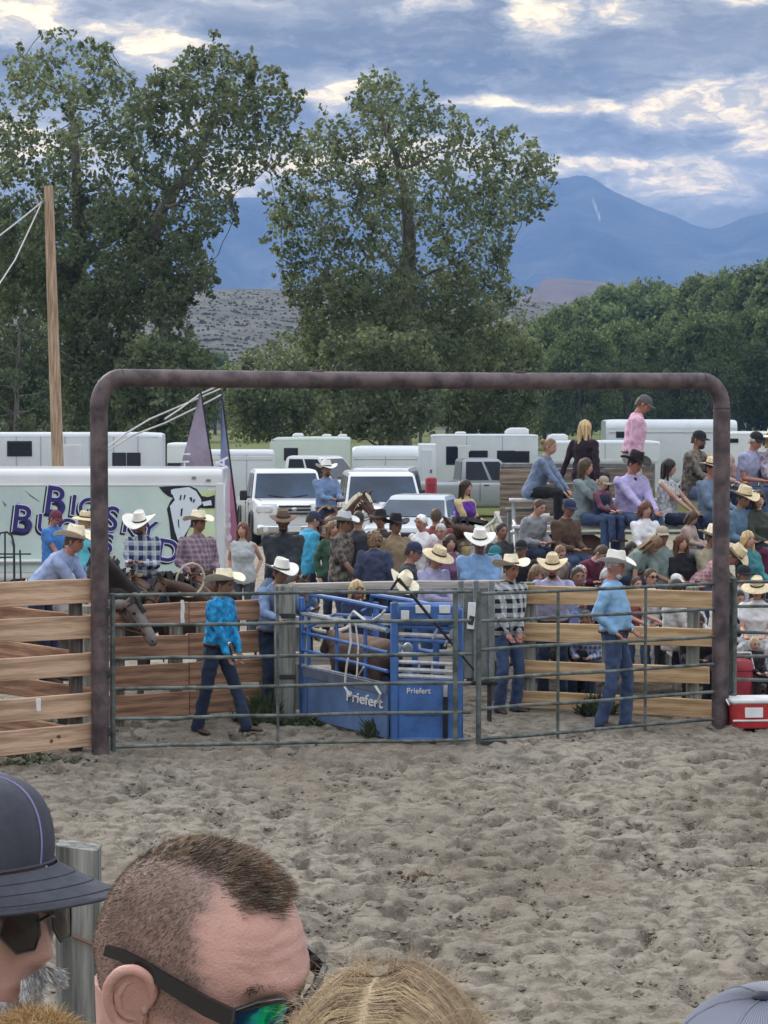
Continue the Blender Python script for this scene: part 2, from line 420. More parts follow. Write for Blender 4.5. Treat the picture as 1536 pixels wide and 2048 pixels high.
def land():
    # arena floor: churned dirt with hoof pocks as real relief
    xs = np.arange(-6.6, 6.6, .036); ys = np.arange(10.5, 31.2, .036)
    X, Y = np.meshgrid(xs, ys)
    wx = X + .25 * (fbm(X * 1.3, Y * 1.3, 2, 50) - .5); wy = Y + .25 * (fbm(X * 1.3, Y * 1.3, 2, 60) - .5)
    n = fbm(wx * 6.5, wy * 5.5, 4, 3, .70)
    pocks = np.clip(.40 - vnoise(wx * 6.6, wy * 5.2, 21), 0, 1) * .34 + np.clip(.30 - vnoise(wx * 3.2, wy * 2.6, 31), 0, 1) * .24
    pocks = pocks * (.25 + 1.5 * np.clip(fbm(X * .9, Y * .6, 3, 77) * 1.6 - .3, 0, 1))
    ridge = np.abs(fbm(wx * 7.5, wy * 7.5, 2, 9) - .5) * .055
    pocks = pocks + np.clip(.36 - vnoise(wx * 10.5, wy * 7.5, 41), 0, 1) * .17
    Z = (n - .5) * .078 - pocks + ridge
    fade = np.clip((Y - 25.2) / 2.5, 0, 1)
    Z = Z * (1 - .55 * fade) + .02 * np.exp(-((Y - 24.1) / .5) ** 2) * 1.5
    e = np.minimum(np.minimum(X + 6.6, 6.6 - X) / .5, np.minimum(Y - 10.5, 31.1 - Y) / .4).clip(0, 1)
    Z = (Z + .012) * e - .035 * (1 - e) + yard_z(Y)
    o = link_mesh('arena_ground', grid_mesh('arena_ground', X, Y, Z, M_DIRT)); tag(o, kind='structure')
    # everything else: one sheet out to the mountains
    ys2 = np.concatenate([np.arange(-60, 10, 10), np.arange(10, 34, .8), np.arange(34, 80, 2.5), np.geomspace(80, 7000, 30)])
    xs2 = np.concatenate([-np.geomspace(2600, 40, 12), np.arange(-36, -7, 4), [-6.5, -6.25, -4, 0, 4, 6.25, 6.5], np.arange(8, 37, 4), np.geomspace(40, 2600, 12)])
    X, Y = np.meshgrid(xs2, ys2); Z = yard_z(Y) - .05; Z = np.where((np.abs(X) < 6.3) & (Y > 11.1) & (Y < 30.4), Z - .35, Z)       # lies well under the churned arena floor
    tag(link_mesh('ground', grid_mesh('ground', X, Y, Z, M_PAST)), kind='structure')
land()
def clods():
    r = np.random.RandomState(8); V = []
    O = np.array([(1, 0, 0), (0, 1, 0), (-1, 0, 0), (0, -1, 0), (0, 0, 1), (0, 0, -1)], float); Fc = [(0, 1, 4), (1, 2, 4), (2, 3, 4), (3, 0, 4), (1, 0, 5), (2, 1, 5), (3, 2, 5), (0, 3, 5)]
    for k in range(9000):
        y = 13 + 13.5 * r.rand() ** 1.2; x = r.uniform(-.19, .19) * y; s_ = .010 + .022 * r.rand() ** 3
        q = O * r.uniform(.5, 1.3, (6, 1)) * s_ * np.array([1.3, 1, .8]); a = r.uniform(0, 6.28); c, d = math.cos(a), math.sin(a); q = np.stack([q[:, 0] * c - q[:, 1] * d, q[:, 0] * d + q[:, 1] * c, q[:, 2]], 1) + np.array([x, y, r.uniform(-.02, .015)])
        for f in Fc: V += [q[i] for i in f]
    tag(link_mesh('dirt_clods', np_mesh('dirt_clods', V, 3, [M_DIRT])), kind='stuff')
clods()

def profile_hill(name, prof, Yr, Y0, Y1, m_, rough, nx=170, ny=46, seed=1, gull=.0):
    """a ridge whose skyline follows prof (photo px) at its crest depth Yr, falling away to both sides"""
    pr = sorted(prof); pxs = np.array([p[0] for p in pr], float)
    xw = np.array([at(p[0], p[1], Yr).x for p in pr]); zw = np.array([at(p[0], p[1], Yr).z for p in pr])
    X, Y = np.meshgrid(np.linspace(xw[0], xw[-1], nx), np.concatenate([np.linspace(Y0, Yr, ny), np.linspace(Yr, Y1, ny // 2)[1:]]))
    H = np.interp(X, xw, zw)
    t = np.where(Y < Yr, (Y - Y0) / (Yr - Y0), (Y1 - Y) / (Y1 - Yr)).clip(0, 1)
    sc_ = (xw[-1] - xw[0]) / 14
    g = fbm(X / sc_ * 1.6, Y / sc_, 5, seed)
    ridges = np.abs(fbm(X / sc_ * 2.2, Y / sc_ * .7, 4, seed + 7) - .5) * 2
    Z = H * t ** .75 * (1 + gull * (ridges - .35) * (1 - t) * 1.6) + rough * (g - .5) * t * (1 - t) * 4 + rough * .10 * (fbm(X / sc_ * 14, Y / sc_ * 14, 3, seed + 3) - .5)
    Z = np.where(t <= 0, -.5, Z)
    o = link_mesh(name, grid_mesh(name, X, Y, Z, m_)); tag(o, kind='structure')
    def h(x, y):
        ix = (x - X[0, 0]) / (X[0, -1] - X[0, 0]) * (nx - 1); j = np.searchsorted(Y[:, 0], y) - 1
        i = int(np.clip(ix, 0, nx - 2)); j = int(np.clip(j, 0, Y.shape[0] - 2)); fx = ix - i; fy = (y - Y[j, 0]) / (Y[j + 1, 0] - Y[j, 0])
        return (Z[j, i] * (1 - fx) + Z[j, i + 1] * fx) * (1 - fy) + (Z[j + 1, i] * (1 - fx) + Z[j + 1, i + 1] * fx) * fy
    return h
def hit(px, py, h, Y0, Y1, n=500):
    for k in range(n):
        Y = Y0 + (Y1 - Y0) * k / n; p = at(px, py, Y)
        if p.z <= h(p.x, p.y): return Vector((p.x, p.y, h(p.x, p.y)))
    return at(px, py, Y1)
M_SAGE = mat('sage_slope', (.070, .070, .055), .95, .3, .12, .6, .35, col2=(.095, .093, .076))
M_MESA = mat('mesa_rock', (.115, .085, .08), .95, .25, .02, 2, .05)
M_MOUNT = mat('mountain_forest', (.022, .03, .03), .95, .35, .004, 12, .01, col2=(.055, .058, .055))
M_SNOW = mat('old_snow', (.42, .44, .46), .8, .05, .05)
hill_h = profile_hill('sage_hill', [(-900, 655), (-200, 640), (150, 610), (350, 592), (420, 579), (500, 577), (570, 580), (640, 590), (760, 615), (900, 612), (1000, 600), (1060, 600), (1130, 606), (1250, 640), (1500, 672), (2000, 700)], 950, 560, 1500, M_SAGE, 10, 200, 50, 4)
profile_hill('mesa', [(860, 690), (980, 625), (1030, 594), (1062, 588), (1078, 568), (1092, 559), (1120, 557), (1190, 562), (1232, 568), (1262, 582), (1400, 640), (1600, 690)], 2300, 1900, 3000, M_MESA, 6, 120, 30, 6)
mount_h = profile_hill('mountain', [(-1600, 520), (-900, 470), (-400, 455), (-100, 430), (100, 418), (300, 405), (430, 398), (550, 392), (700, 398), (850, 402), (1000, 384), (1060, 374), (1095, 358), (1130, 357), (1164, 350), (1186, 356), (1230, 384), (1290, 411), (1340, 429), (1380, 447), (1418, 458), (1448, 452), (1490, 433), (1536, 424), (1650, 400), (1800, 425), (2200, 470), (3000, 520)], 6200, 4600, 6900, M_MOUNT, 60, 240, 60, 11, .5)
def snow_gully():
    mb = MB(); L = []; Rr = []
    for (px, py, w) in ((1184, 400, .8), (1187, 410, 1.4), (1191, 418, 2.4), (1193, 426, 1.3), (1197, 434, 2.6), (1198, 440, 1.4), (1200, 446, .8)):
        for lst, d in ((L, -w / 2), (Rr, w / 2)):
            p = hit(px + d, py, mount_h, 4700, 6200); lst.append(p + Vector((0, -14, 6)))
    vs = L + Rr; n = len(L)
    mb.add(vs + [v + Vector((0, 6, -8)) for v in vs], [(i, i + 1, n + i + 1, n + i) for i in range(n - 1)] + [(2 * n + i, 2 * n + n + i, 3 * n + i + 1, 2 * n + i + 1) for i in range(n - 1)])
    tag(mb.build('snow_gully', M_SNOW), kind='structure')
snow_gully()
def sagebrush():
    r = np.random.RandomState(3); V = []; mi = []
    for k in range(4200):
        px = r.uniform(300, 1300); py = r.uniform(578, 760)
        p = hit(px, py, hill_h, 570, 950, 60)
        if p.y > 940: continue
        s_ = r.uniform(.22, .62) * (1.9 if r.rand() < .03 else 1)
        for q in range(5):
            a = r.uniform(0, 6.28); c = np.array(p) + np.array([math.cos(a), math.sin(a), 0]) * s_ * .5
            b = a + 2.1; w = s_ * .8
            V += [c + [w, 0, 0], c + [-w * .5, w * .8, 0], c + [math.cos(b) * .2, 0, s_ * 1.0], c + [-w * .5, -w * .8, 0], c + [w, 0, 0], c + [math.cos(b) * .2, 0, s_ * 1.0]]
            mi += [q % 2] * 2
    o = link_mesh('sagebrush', np_mesh('sagebrush', V, 3, [mat('sage_leaf', (.048, .052, .040), .95, .2), mat('sage_leaf_grey', (.065, .070, .055), .95, .2)], mi)); tag(o, kind='stuff')
sagebrush()

# ------------------------------------------------------------------ trees
def leaf_mat(name, col, trans):
    m_ = bpy.data.materials.new(name); m_.use_nodes = True; t = NT(m_.node_tree); t.n.clear()
    g = t.node('ShaderNodeNewGeometry'); oi = t.node('ShaderNodeObjectInfo')
    n = t.noise(g.outputs['Position'], .55, 3, .6)
    k = t.m('ADD', t.m('ADD', .62, t.m('MULTIPLY', n, .55)), t.m('MULTIPLY', t.m('SUBTRACT', g.outputs['Random Per Island'], .5), .5))
    k = t.m('MULTIPLY', k, t.m('ADD', .85, t.m('MULTIPLY', oi.outputs['Random'], .3)))
    c = t.mix(1.0, col, t.comb(k, k, k), 'MULTIPLY'); c2 = t.mix(1.0, trans, t.comb(k, k, k), 'MULTIPLY')
    d = t.node('ShaderNodeBsdfDiffuse'); t.l.new(c, d.inputs[0])
    tr = t.node('ShaderNodeBsdfTranslucent'); t.l.new(c2, tr.inputs[0])
    mx = t.node('ShaderNodeMixShader'); mx.inputs[0].default_value = .46; t.l.new(d.outputs[0], mx.inputs[1]); t.l.new(tr.outputs[0], mx.inputs[2])
    o = t.node('ShaderNodeOutputMaterial'); t.l.new(mx.outputs[0], o.inputs[0]); return m_
LEAF = [leaf_mat('cottonwood_leaf_dark', (.098, .126, .086), (.21, .25, .13)), leaf_mat('cottonwood_leaf', (.138, .172, .112), (.29, .34, .16)), leaf_mat('cottonwood_leaf_pale', (.165, .195, .130), (.34, .39, .20))]
GROVE = [leaf_mat('grove_leaf_dark', (.105, .138, .075), (.17, .23, .09)), leaf_mat('grove_leaf', (.150, .190, .105), (.26, .33, .13))]
BARK = mat('cottonwood_bark', (.10, .09, .08), .95, .35, 3, .05, 6, stretch=(1, 1, .25), col2=(.175, .16, .145))
def leaves(clumps, per_area, size, seed, weights=(.4, .4, .2), shell=.45, flatz=1.0):
    r = np.random.RandomState(seed); V = []; MI = []
    for (c, rad) in clumps:
        n = max(6, int(per_area * rad * rad * r.uniform(.7, 1.2)))
        d = r.normal(size=(n, 3)); d /= np.linalg.norm(d, axis=1)[:, None]
        rr = r.uniform(0, 1, n) ** shell * rad * r.uniform(.8, 1.12, n)
        P = np.array(c)[None, :] + d * rr[:, None] * np.array([1, 1, flatz])
        a = r.normal(size=(n, 3)); a /= np.linalg.norm(a, axis=1)[:, None]
        b = np.cross(a, r.normal(size=(n, 3))); b /= np.linalg.norm(b, axis=1)[:, None]
        s_ = size * r.uniform(.6, 1.3, n)
        a *= s_[:, None] * .5; b *= s_[:, None] * .36
        V.append(np.stack([P - a, P + b * .9 - a * .1, P + a, P - b * .9 - a * .1], 1).reshape(-1, 3))
        k = r.choice(3, p=weights); m_ = np.where(r.rand(n) < .6, k, r.choice(3, n, p=weights)); MI.append(m_)
    return np.concatenate(V), np.concatenate(MI)
def inside(p, poly):
    x, y = p; c = False; j = len(poly) - 1
    for i in range(len(poly)):
        (xi, yi), (xj, yj) = poly[i], poly[j]
        if (yi > y) != (yj > y) and x < (xj - xi) * (y - yi) / (yj - yi) + xi: c = not c
        j = i
    return c
def edge_dist(p, poly):
    best = 1e9
    for i in range(len(poly)):
        a, b = np.array(poly[i - 1], float), np.array(poly[i], float); d = b - a
        t = np.clip(np.dot(np.array(p) - a, d) / max(1e-9, d.dot(d)), 0, 1); best = min(best, np.linalg.norm(a + d * t - p))
    return best
def big_tree(label, poly, Y, depth, trunk, n, rr, per_area, leaf, seed, dense=None, limbs=26, gaps=(), group=None):
    """a cottonwood grown to the outline poly (photo px) at depth Y, its limbs running from the trunk to its leaf clumps"""
    r = random.Random(seed); s_ = F / Y
    xs = [p[0] for p in poly]; ys = [p[1] for p in poly]; cl = []; pts2 = []
    cx, cy = sum(xs) / len(xs), sum(ys) / len(ys); hw = (max(xs) - min(xs)) / 2
    tries = 0
    while len(cl) < n and tries < n * 60:
        tries += 1
        p = (r.uniform(min(xs), max(xs)), r.uniform(min(ys), max(ys)))
        if not inside(p, poly): continue
        rad = r.uniform(*rr); e = edge_dist(p, poly)
        if e < rad * .55:
            rad = max(rr[0] * .5, e * 1.1)
            if r.random() < .4: continue
        if any(((p[0] - g[0]) / g[2]) ** 2 + ((p[1] - g[1]) / g[3]) ** 2 < 1 for g in gaps): continue
        low = dense is not None and p[1] > dense
        lim = .30 if low else .62
        if any(math.hypot(p[0] - q[0], p[1] - q[1]) < lim * (rad + q[2]) * .72 and r.random() < .75 for q in pts2): continue
        pts2.append((p[0], p[1], rad))
        dd = depth * math.sqrt(max(.05, 1 - ((p[0] - cx) / hw) ** 2)) * r.uniform(-1, 1)
        c = at(p[0], p[1], Y + dd); cl.append((c, rad / s_))
    per = [(np.array(poly[i - 1]), np.array(poly[i])) for i in range(len(poly))]
    for a_, b_ in per:                                  # sprigs that break the outline
        for q in range(int(np.linalg.norm(b_ - a_) / 15)):
            p = a_ + (b_ - a_) * r.random() + np.array([r.gauss(0, 9), r.gauss(0, 9)])
            if p[1] > 830: continue
            cl.append((at(p[0], p[1], Y + r.uniform(-.5, .5) * depth), r.uniform(5, 13) / s_))
    V, MI = leaves(cl, per_area, leaf, seed)
    base = at(*trunk[0][:2], Y); root = thing('cottonwood_tree', label, 'tree', (base.x, Y, yz(Y)), group=group)
    o0 = np.array([base.x, Y, yz(Y)])
    link_mesh('crown', np_mesh('crown', V - o0, 4, LEAF, MI), root)
    mb = MB(); tp = [(at(p[0], p[1], Y) - Vector(o0), p[2] / 2 / s_) for p in trunk]
    tp[0] = (Vector((tp[0][0].x, 0, -.1)), tp[0][1])
    fine = []
    for i in range(len(tp) - 1):
        for k in range(6):
            t = k / 6; fine.append((tp[i][0].lerp(tp[i + 1][0], t) + Vector((r.uniform(-.04, .04), r.uniform(-.04, .04), 0)), tp[i][1] * (1 - t) + tp[i + 1][1] * t))
    fine.append(tp[-1])
    mb.tube([f[0] for f in fine], [f[1] for f in fine], 10)
    nodes = [(f[0], f[1]) for f in fine[len(fine) // 4:]]
    order = sorted(cl, key=lambda c: (c[0] - Vector(o0) - fine[len(fine) // 2][0]).length)
    step = max(1, len(order) // limbs)
    for c, rad in order[::step]:
        tgt = c - Vector(o0)
        best = min(nodes, key=lambda q: (q[0] - tgt).length + max(0, q[0].z - tgt.z + .6) * 2.5 - q[1] * 2)
        st, r0 = best; L = (tgt - st).length
        if L < .3: continue
        bend = Vector((r.uniform(-.12, .12), r.uniform(-.12, .12), -.10)) * L
        pts = []; rad0 = min(r0 * .62, .03 * L + .035)
        for k in range(6):
            t = k / 5; pts.append(st.lerp(tgt, t) + bend * math.sin(math.pi * t) + Vector((r.uniform(-1, 1), r.uniform(-1, 1), r.uniform(-1, 1))) * .03 * L * (0 < k < 5))
        rs = [max(.018, rad0 * (1 - .8 * k / 5)) for k in range(6)]
        mb.tube(pts, rs, 6); nodes += list(zip(pts[1:], rs[1:]))
    mb.build('trunk', BARK, root)
    return root
def make_trees():
    # left pair of tall cottonwoods, then the lone one in the middle
    A = [(-60, 230), (0, 190), (22, 120), (60, 92), (105, 78), (150, 88), (180, 74), (215, 96), (250, 140), (292, 160), (310, 220), (300, 300), (318, 420), (300, 520), (285, 640), (200, 700), (80, 640), (-20, 620), (-80, 520), (-100, 330)]
    big_tree('tall cottonwood at the left edge, standing behind the bare utility pole', A, 104, 4.5,
             [(176, 884, 64), (172, 760, 50), (160, 660, 44), (150, 540, 36), (158, 430, 26), (150, 300, 16), (140, 190, 8)], 420, (14, 36), 225, .25, 11, 420, 46, [(85, 240, 22, 16), (60, 310, 30, 12), (170, 230, 14, 24), (215, 190, 16, 24)])
    B = [(292, 210), (300, 150), (345, 130), (385, 95), (420, 80), (448, 92), (470, 112), (505, 98), (528, 140), (562, 132), (578, 178), (604, 190), (598, 232), (582, 290), (560, 330), (520, 330), (500, 372), (462, 380), (478, 440), (430, 468), (402, 490), (432, 545), (420, 590), (388, 580), (370, 640), (330, 660), (270, 620), (256, 500), (270, 380), (262, 290)]
    big_tree('leaning cottonwood with a bare curved trunk, right of the left edge tree', B, 99, 4.2,
             [(338, 884, 44), (332, 760, 34), (326, 660, 30), (316, 560, 27), (306, 490, 25), (318, 430, 22), (350, 378, 19), (392, 330, 14), (420, 250, 9), (432, 170, 5)], 400, (14, 33), 215, .24, 12, 470, 48, [(285, 275, 16, 20), (415, 175, 10, 16), (345, 345, 18, 22), (300, 300, 14, 14), (360, 290, 12, 12)])
    C = [(704, 205), (712, 165), (742, 142), (778, 150), (800, 172), (838, 178), (872, 190), (905, 218), (940, 236), (962, 262), (996, 252), (1040, 258), (1066, 288), (1092, 318), (1114, 348), (1102, 400), (1092, 430), (1052, 440), (1010, 470), (1030, 500), (1002, 540), (1040, 556), (1044, 600), (1000, 640), (1050, 690), (960, 735), (860, 745), (740, 740), (640, 735), (590, 690), (610, 620), (568, 590), (556, 520), (530, 480), (540, 420), (532, 370), (570, 320), (600, 262), (650, 232), (690, 232)]
    big_tree('broad lone cottonwood in the middle, sky showing through its crown', C, 108, 5.5,
             [(796, 884, 60), (800, 760, 44), (806, 660, 38), (812, 560, 32), (818, 470, 27), (812, 390, 20), (790, 310, 13), (760, 220, 7)], 640, (14, 35), 215, .24, 13, 560, 70, [(842, 495, 20, 30), (640, 410, 22, 14), (700, 395, 20, 10), (940, 330, 20, 12), (925, 470, 22, 22), (880, 300, 10, 14), (612, 560, 14, 20), (970, 520, 20, 26), (640, 330, 24, 10)])
    # smaller growth under and behind them
    D = [(-80, 640), (0, 590), (60, 600), (110, 660), (130, 760), (120, 880), (-90, 880)]
    big_tree('thin grey understory tree at the far left below the tall cottonwood', D, 128, 3, [(30, 864, 12), (34, 760, 9), (40, 660, 6), (46, 600, 3)], 80, (12, 24), 190, .22, 21, 700, 30)
    bush = [('low shrub tree under the leaning cottonwood trunk', [(360, 640), (400, 690), (440, 730), (430, 800), (420, 880), (240, 880), (220, 760), (260, 680)], 96, 22, (330, 870), 90),
            ('dark leafy tree between the two left cottonwood trunks', [(170, 560), (250, 540), (300, 640), (300, 760), (300, 880), (110, 880), (120, 700)], 101, 23, (210, 870), 110),
            ('low rounded tree left of the middle cottonwood', [(520, 690), (580, 670), (640, 700), (650, 780), (640, 880), (460, 880), (450, 760), (480, 710)], 122, 24, (550, 872), 90),
            ('low tree under the right side of the middle cottonwood', [(880, 700), (960, 660), (1040, 640), (1090, 690), (1080, 780), (1080, 880), (860, 880), (850, 780)], 126, 25, (970, 874), 120),
            ('low dark tree straight under the middle cottonwood', [(640, 690), (740, 650), (860, 670), (890, 800), (870, 880), (630, 880)], 99, 26, (760, 872), 110),
            ('leafy tree filling the dark gap at the far left', [(-90, 520), (20, 470), (120, 500), (150, 600), (150, 720), (120, 880), (-100, 880)], 132, 27, (20, 872), 120)]
    for lab, poly, Y, sd_, tr, n in bush:
        big_tree(lab, poly, Y, 3.0, [(tr[0], tr[1], 14), (tr[0] + 4, tr[1] - 80, 10), (tr[0] - 4, tr[1] - 150, 5)], int(n * 1.7), (16, 34), 230, .24, sd_, -100, 20)
    # rounded grove trees: three kinds, copied
    kinds = []
    for k in range(3):
        r = random.Random(70 + k); cl = []; h = 19 + k; w = 6.2 + .8 * k
        for i in range(130):
            a = r.uniform(0, 2 * math.pi); t = r.uniform(0, 1) ** .8; z = .16 * h + t * .80 * h
            rad = w * math.sqrt(max(.04, 1 - ((t - .42) / .60) ** 2)) * r.uniform(.55, 1.0) ** .5
            cl.append((Vector((rad * math.cos(a), rad * math.sin(a), z)), r.uniform(.9, 1.9)))
        V, MI = leaves(cl, 46, .62, 90 + k, (.45, .55, 0), .35)
        lab = 'far grove tree'
        root = thing('grove_tree', lab, 'tree', (0, 0, 0)); link_mesh('crown', np_mesh('crown', V, 4, GROVE, np.clip(MI, 0, 1)), root)
        mb = MB(); mb.tube([(0, 0, -.3), (.1, 0, 3), (-.1, .1, 8), (0, 0, 14)], [.42, .34, .24, .1], 7)
        for i in range(9):
            c = cl[i * 12][0]; mb.tube([(0, 0, r.uniform(3, 8)), c * .5 + Vector((0, 0, 2)), c], [.17, .1, .04], 5)
        mb.build('trunk', BARK, root); kinds.append(root)
    used = [False] * 3
    def put(k, X, Y, sc_, label, group):
        o = kinds[k] if not used[k] else copy_tree(kinds[k]); used[k] = True
        o.location = (X, Y, -.05); o.scale = (sc_ * .98, sc_ * .98, sc_); o.rotation_euler = (0, 0, rnd.uniform(0, 6.28)); tag(o, label, 'tree', group)
    # the grove on the right: tops step up toward the right edge
    tops = [(1090, 655, 250), (1130, 618, 275), (1180, 596, 300), (1240, 575, 330), (1300, 566, 350), (1360, 572, 330), (1420, 556, 320), (1480, 545, 310), (1536, 528, 300), (1600, 520, 290),
            (1160, 660, 235), (1250, 640, 245), (1330, 632, 255), (1420, 628, 240), (1500, 618, 250), (1580, 600, 240), (1010, 690, 300), (1060, 700, 240)]
    g = 'rounded trees of the grove on the right'
    for i, (px, py, Y) in enumerate(tops):
        p = at(px, py, Y); k = i % 3; put(k, p.x, Y, p.z / ((19 + k) * 1.0), 'rounded green cottonwood in the dense grove on the right', g)
    g = 'dark trees of the far treeline'
    X = -105
    while X < 110:
        Y = rnd.uniform(400, 450); k = rnd.randrange(3); sc_ = rnd.uniform(.55, .85)
        put(k, X, Y, sc_, 'dark cottonwood in the far treeline behind the parked trailers', g); X += rnd.uniform(5.5, 8.5)
    X = -75
    while X < 80:
        put(rnd.randrange(3), X, rnd.uniform(300, 345), rnd.uniform(.40, .62), 'dark cottonwood in the far treeline behind the parked trailers', g); X += rnd.uniform(5.0, 8.0)
make_trees()
# ------------------------------------------------------------------ people
def ik(a, b, l1, l2, pole):
    a, b = Vector(a), Vector(b); d = b - a; L = d.length
    if L > (l1 + l2) * .999: b = a + d.normalized() * (l1 + l2) * .999; d = b - a; L = d.length
    x = (l1 * l1 - l2 * l2 + L * L) / (2 * L); h = math.sqrt(max(0, l1 * l1 - x * x)); u = d / L
    p = Vector(pole); p = p - u * p.dot(u)
    if p.length < 1e-6: p = Vector((0, 1, 0))
    return a + u * x + p.normalized() * h, b
def head_shape(nu, nv, wide=1.0, soft=0.0, detail=1.0):
    """a head facing -Y round the origin, 0.236 m chin to crown; returns rings of points from crown to chin"""
    rings = []
    for i in range(nv + 1):
        th = math.pi * (i + .02) / (nv + .04); ring = []
        for j in range(nu):
            a = 2 * math.pi * j / nu
            x, y, z = math.sin(th) * math.sin(a), -math.sin(th) * math.cos(a), math.cos(th)
            q = 2.35; n_ = (abs(x) ** q + abs(y) ** q + abs(z) ** q) ** (1 / q); x, y, z = x / n_, y / n_, z / n_
            X, Y, Z = .075 * wide * x, .097 * y, .118 * z
            fr = max(0, -y) ; bk = max(0, y)
            if z < .1:
                t = min(1, (.1 - z) / 1.1)
                X *= 1 - .30 * t ** 1.3; Y += .012 * t * t * fr; Y -= .050 * t ** 1.2 * bk
            if z > .35: Y += .010 * (z - .35) * fr * 2
            G = lambda c, w: math.exp(-((Z - c) / w) ** 2)
            gx = lambda c, w: math.exp(-((abs(X) - c) / w) ** 2)
            if fr > .15:
                if -.045 < Z < .02:
                    t = (.02 - Z) / .052; pr_ = .020 * min(1, t) ** 1.1 if Z > -.032 else .020 * max(0, (Z + .045) / .013)
                    Y -= pr_ * math.exp(-(X / (.0095 + .005 * min(1, max(0, t)))) ** 2)
                Y += .0095 * gx(.031, .015) * G(.010, .011)
                Y -= .0045 * G(.030, .009) * math.exp(-(X / .05) ** 2)
                Y -= .004 * G(-.062, .013) * math.exp(-(X / .024) ** 2) - .003 * G(-.066, .003) * math.exp(-(X / .022) ** 2) * detail
                Y -= .010 * G(-.100, .016) * math.exp(-(X / .024) ** 2)
                Y += .004 * gx(.040, .016) * G(-.045, .02)
            ring.append(Vector((X, Y, Z)))
        rings.append(ring)
    return rings
HEADR = head_shape(28, 22)
def skin_mat(name, col, var=.10): return mat(name, col, .55, var, 22, .0015, 90, spec=.35, sss=.12)
SKIN = {'fair': skin_mat('fair_skin', (.50, .29, .22)), 'ruddy': skin_mat('ruddy_skin', (.42, .20, .15)), 'tan': skin_mat('tanned_skin', (.30, .165, .115)), 'pale': skin_mat('pale_skin', (.56, .36, .29)), 'dark': skin_mat('weathered_skin', (.16, .085, .062))}
M_EYE = mat('dark_eye', (.025, .02, .018), .35, .1, 10); M_LIP = mat('lips', (.33, .13, .11), .5, .1, 20)
HAIR = {}
def hair(name, col): 
    if name not in HAIR: HAIR[name] = mat(name + '_hair', col, .55, .45, 9, .006, 26, stretch=(3, 3, .35), spec=.4)
    return HAIR[name]
for n_, c_ in (('black', (.018, .015, .015)), ('brown', (.075, .045, .028)), ('dark_brown', (.035, .023, .017)), ('auburn', (.14, .06, .035)), ('blond', (.52, .38, .20)), ('grey', (.42, .41, .40)), ('white', (.70, .69, .67)), ('light_brown', (.20, .125, .07))): hair(n_, c_)
STRAW = mat('straw', (.66, .55, .36), .8, .14, 30, .003, 70); STRAW_PALE = mat('pale_straw', (.78, .71, .55), .8, .1, 30, .003, 70)
FELT_WHITE = mat('white_felt', (.76, .74, .69), .85, .06, 8, .002, 40); FELT_BROWN = mat('brown_felt', (.15, .105, .075), .85, .15, 8, .002, 40)
FELT_BLACK = mat('black_felt', (.02, .018, .02), .85, .15, 8, .002, 40); FELT_GREY = mat('grey_felt', (.52, .55, .56), .85, .1, 8, .002, 40)
BAND_DARK = mat('hat_band', (.06, .04, .03), .7, .1, 10)
JEAN = cloth('blue_denim', (.055, .085, .17), .30, .02, 8); JEAN_DARK = cloth('dark_denim', (.022, .032, .065), .3, .02, 8); JEAN_LIGHT = cloth('faded_denim', (.13, .19, .30), .3, .02, 8)
BLACKC = cloth('black_cloth', (.018, .018, .022)); BOOT = mat('boot_leather', (.065, .038, .025), .5, .25, 14, .002, 30); BOOT_TAN = mat('tan_boot_leather', (.36, .20, .07), .6, .2, 14)
LEATHER = mat('saddle_leather', (.115, .052, .028), .45, .25, 12, .002, 30); BELT = mat('belt_leather', (.035, .022, .016), .5, .2, 12)
ROPE = mat('rope', (.50, .42, .30), .9, .2, 40); ROPE_WHITE = mat('white_rope', (.66, .66, .64), .9, .15, 40)
BUCKLE = mat('buckle', (.6, .55, .4), .3, .1, 10, metal=.9)

def hand_mb(mb, w, d, side, k, curl=.6, mi=0, palm=None):
    """palm, four unequal bent fingers and a thumb growing out of wrist w along d"""
    d = Vector(d).normalized(); x, y = frame_from(d, Vector(palm) if palm is not None else Vector((0, -1, .2)))
    f = x * side                                   # thumb side
    mb.tube([w - d * .02 * k, w + d * .03 * k, w + d * .075 * k, w + d * .092 * k], [.024 * k, .034 * k, .037 * k, .030 * k], 8, mi, flat=.55)
    for i, (o, L) in enumerate(((.026, .068), (.009, .078), (-.009, .072), (-.025, .056))):
        b = w + d * .082 * k + f * o * k
        dirs = [d, (d + y * curl * .8).normalized(), (d * .5 + y * curl * 1.5).normalized()]
        p1 = b + dirs[0] * L * .38 * k; p2 = p1 + dirs[1] * L * .34 * k; p3 = p2 + dirs[2] * L * .3 * k
        mb.tube([b, p1, p2, p3], [.0092 * k, .0088 * k, .0078 * k, .0055 * k], 6, mi)
    b = w + d * .025 * k + f * .028 * k; t1 = b + (d * .6 + f * .75 + y * .2).normalized() * .036 * k
    mb.tube([b, t1, t1 + (d * .95 + f * .2 + y * .4).normalized() * .034 * k], [.0125 * k, .0105 * k, .007 * k], 6, mi)

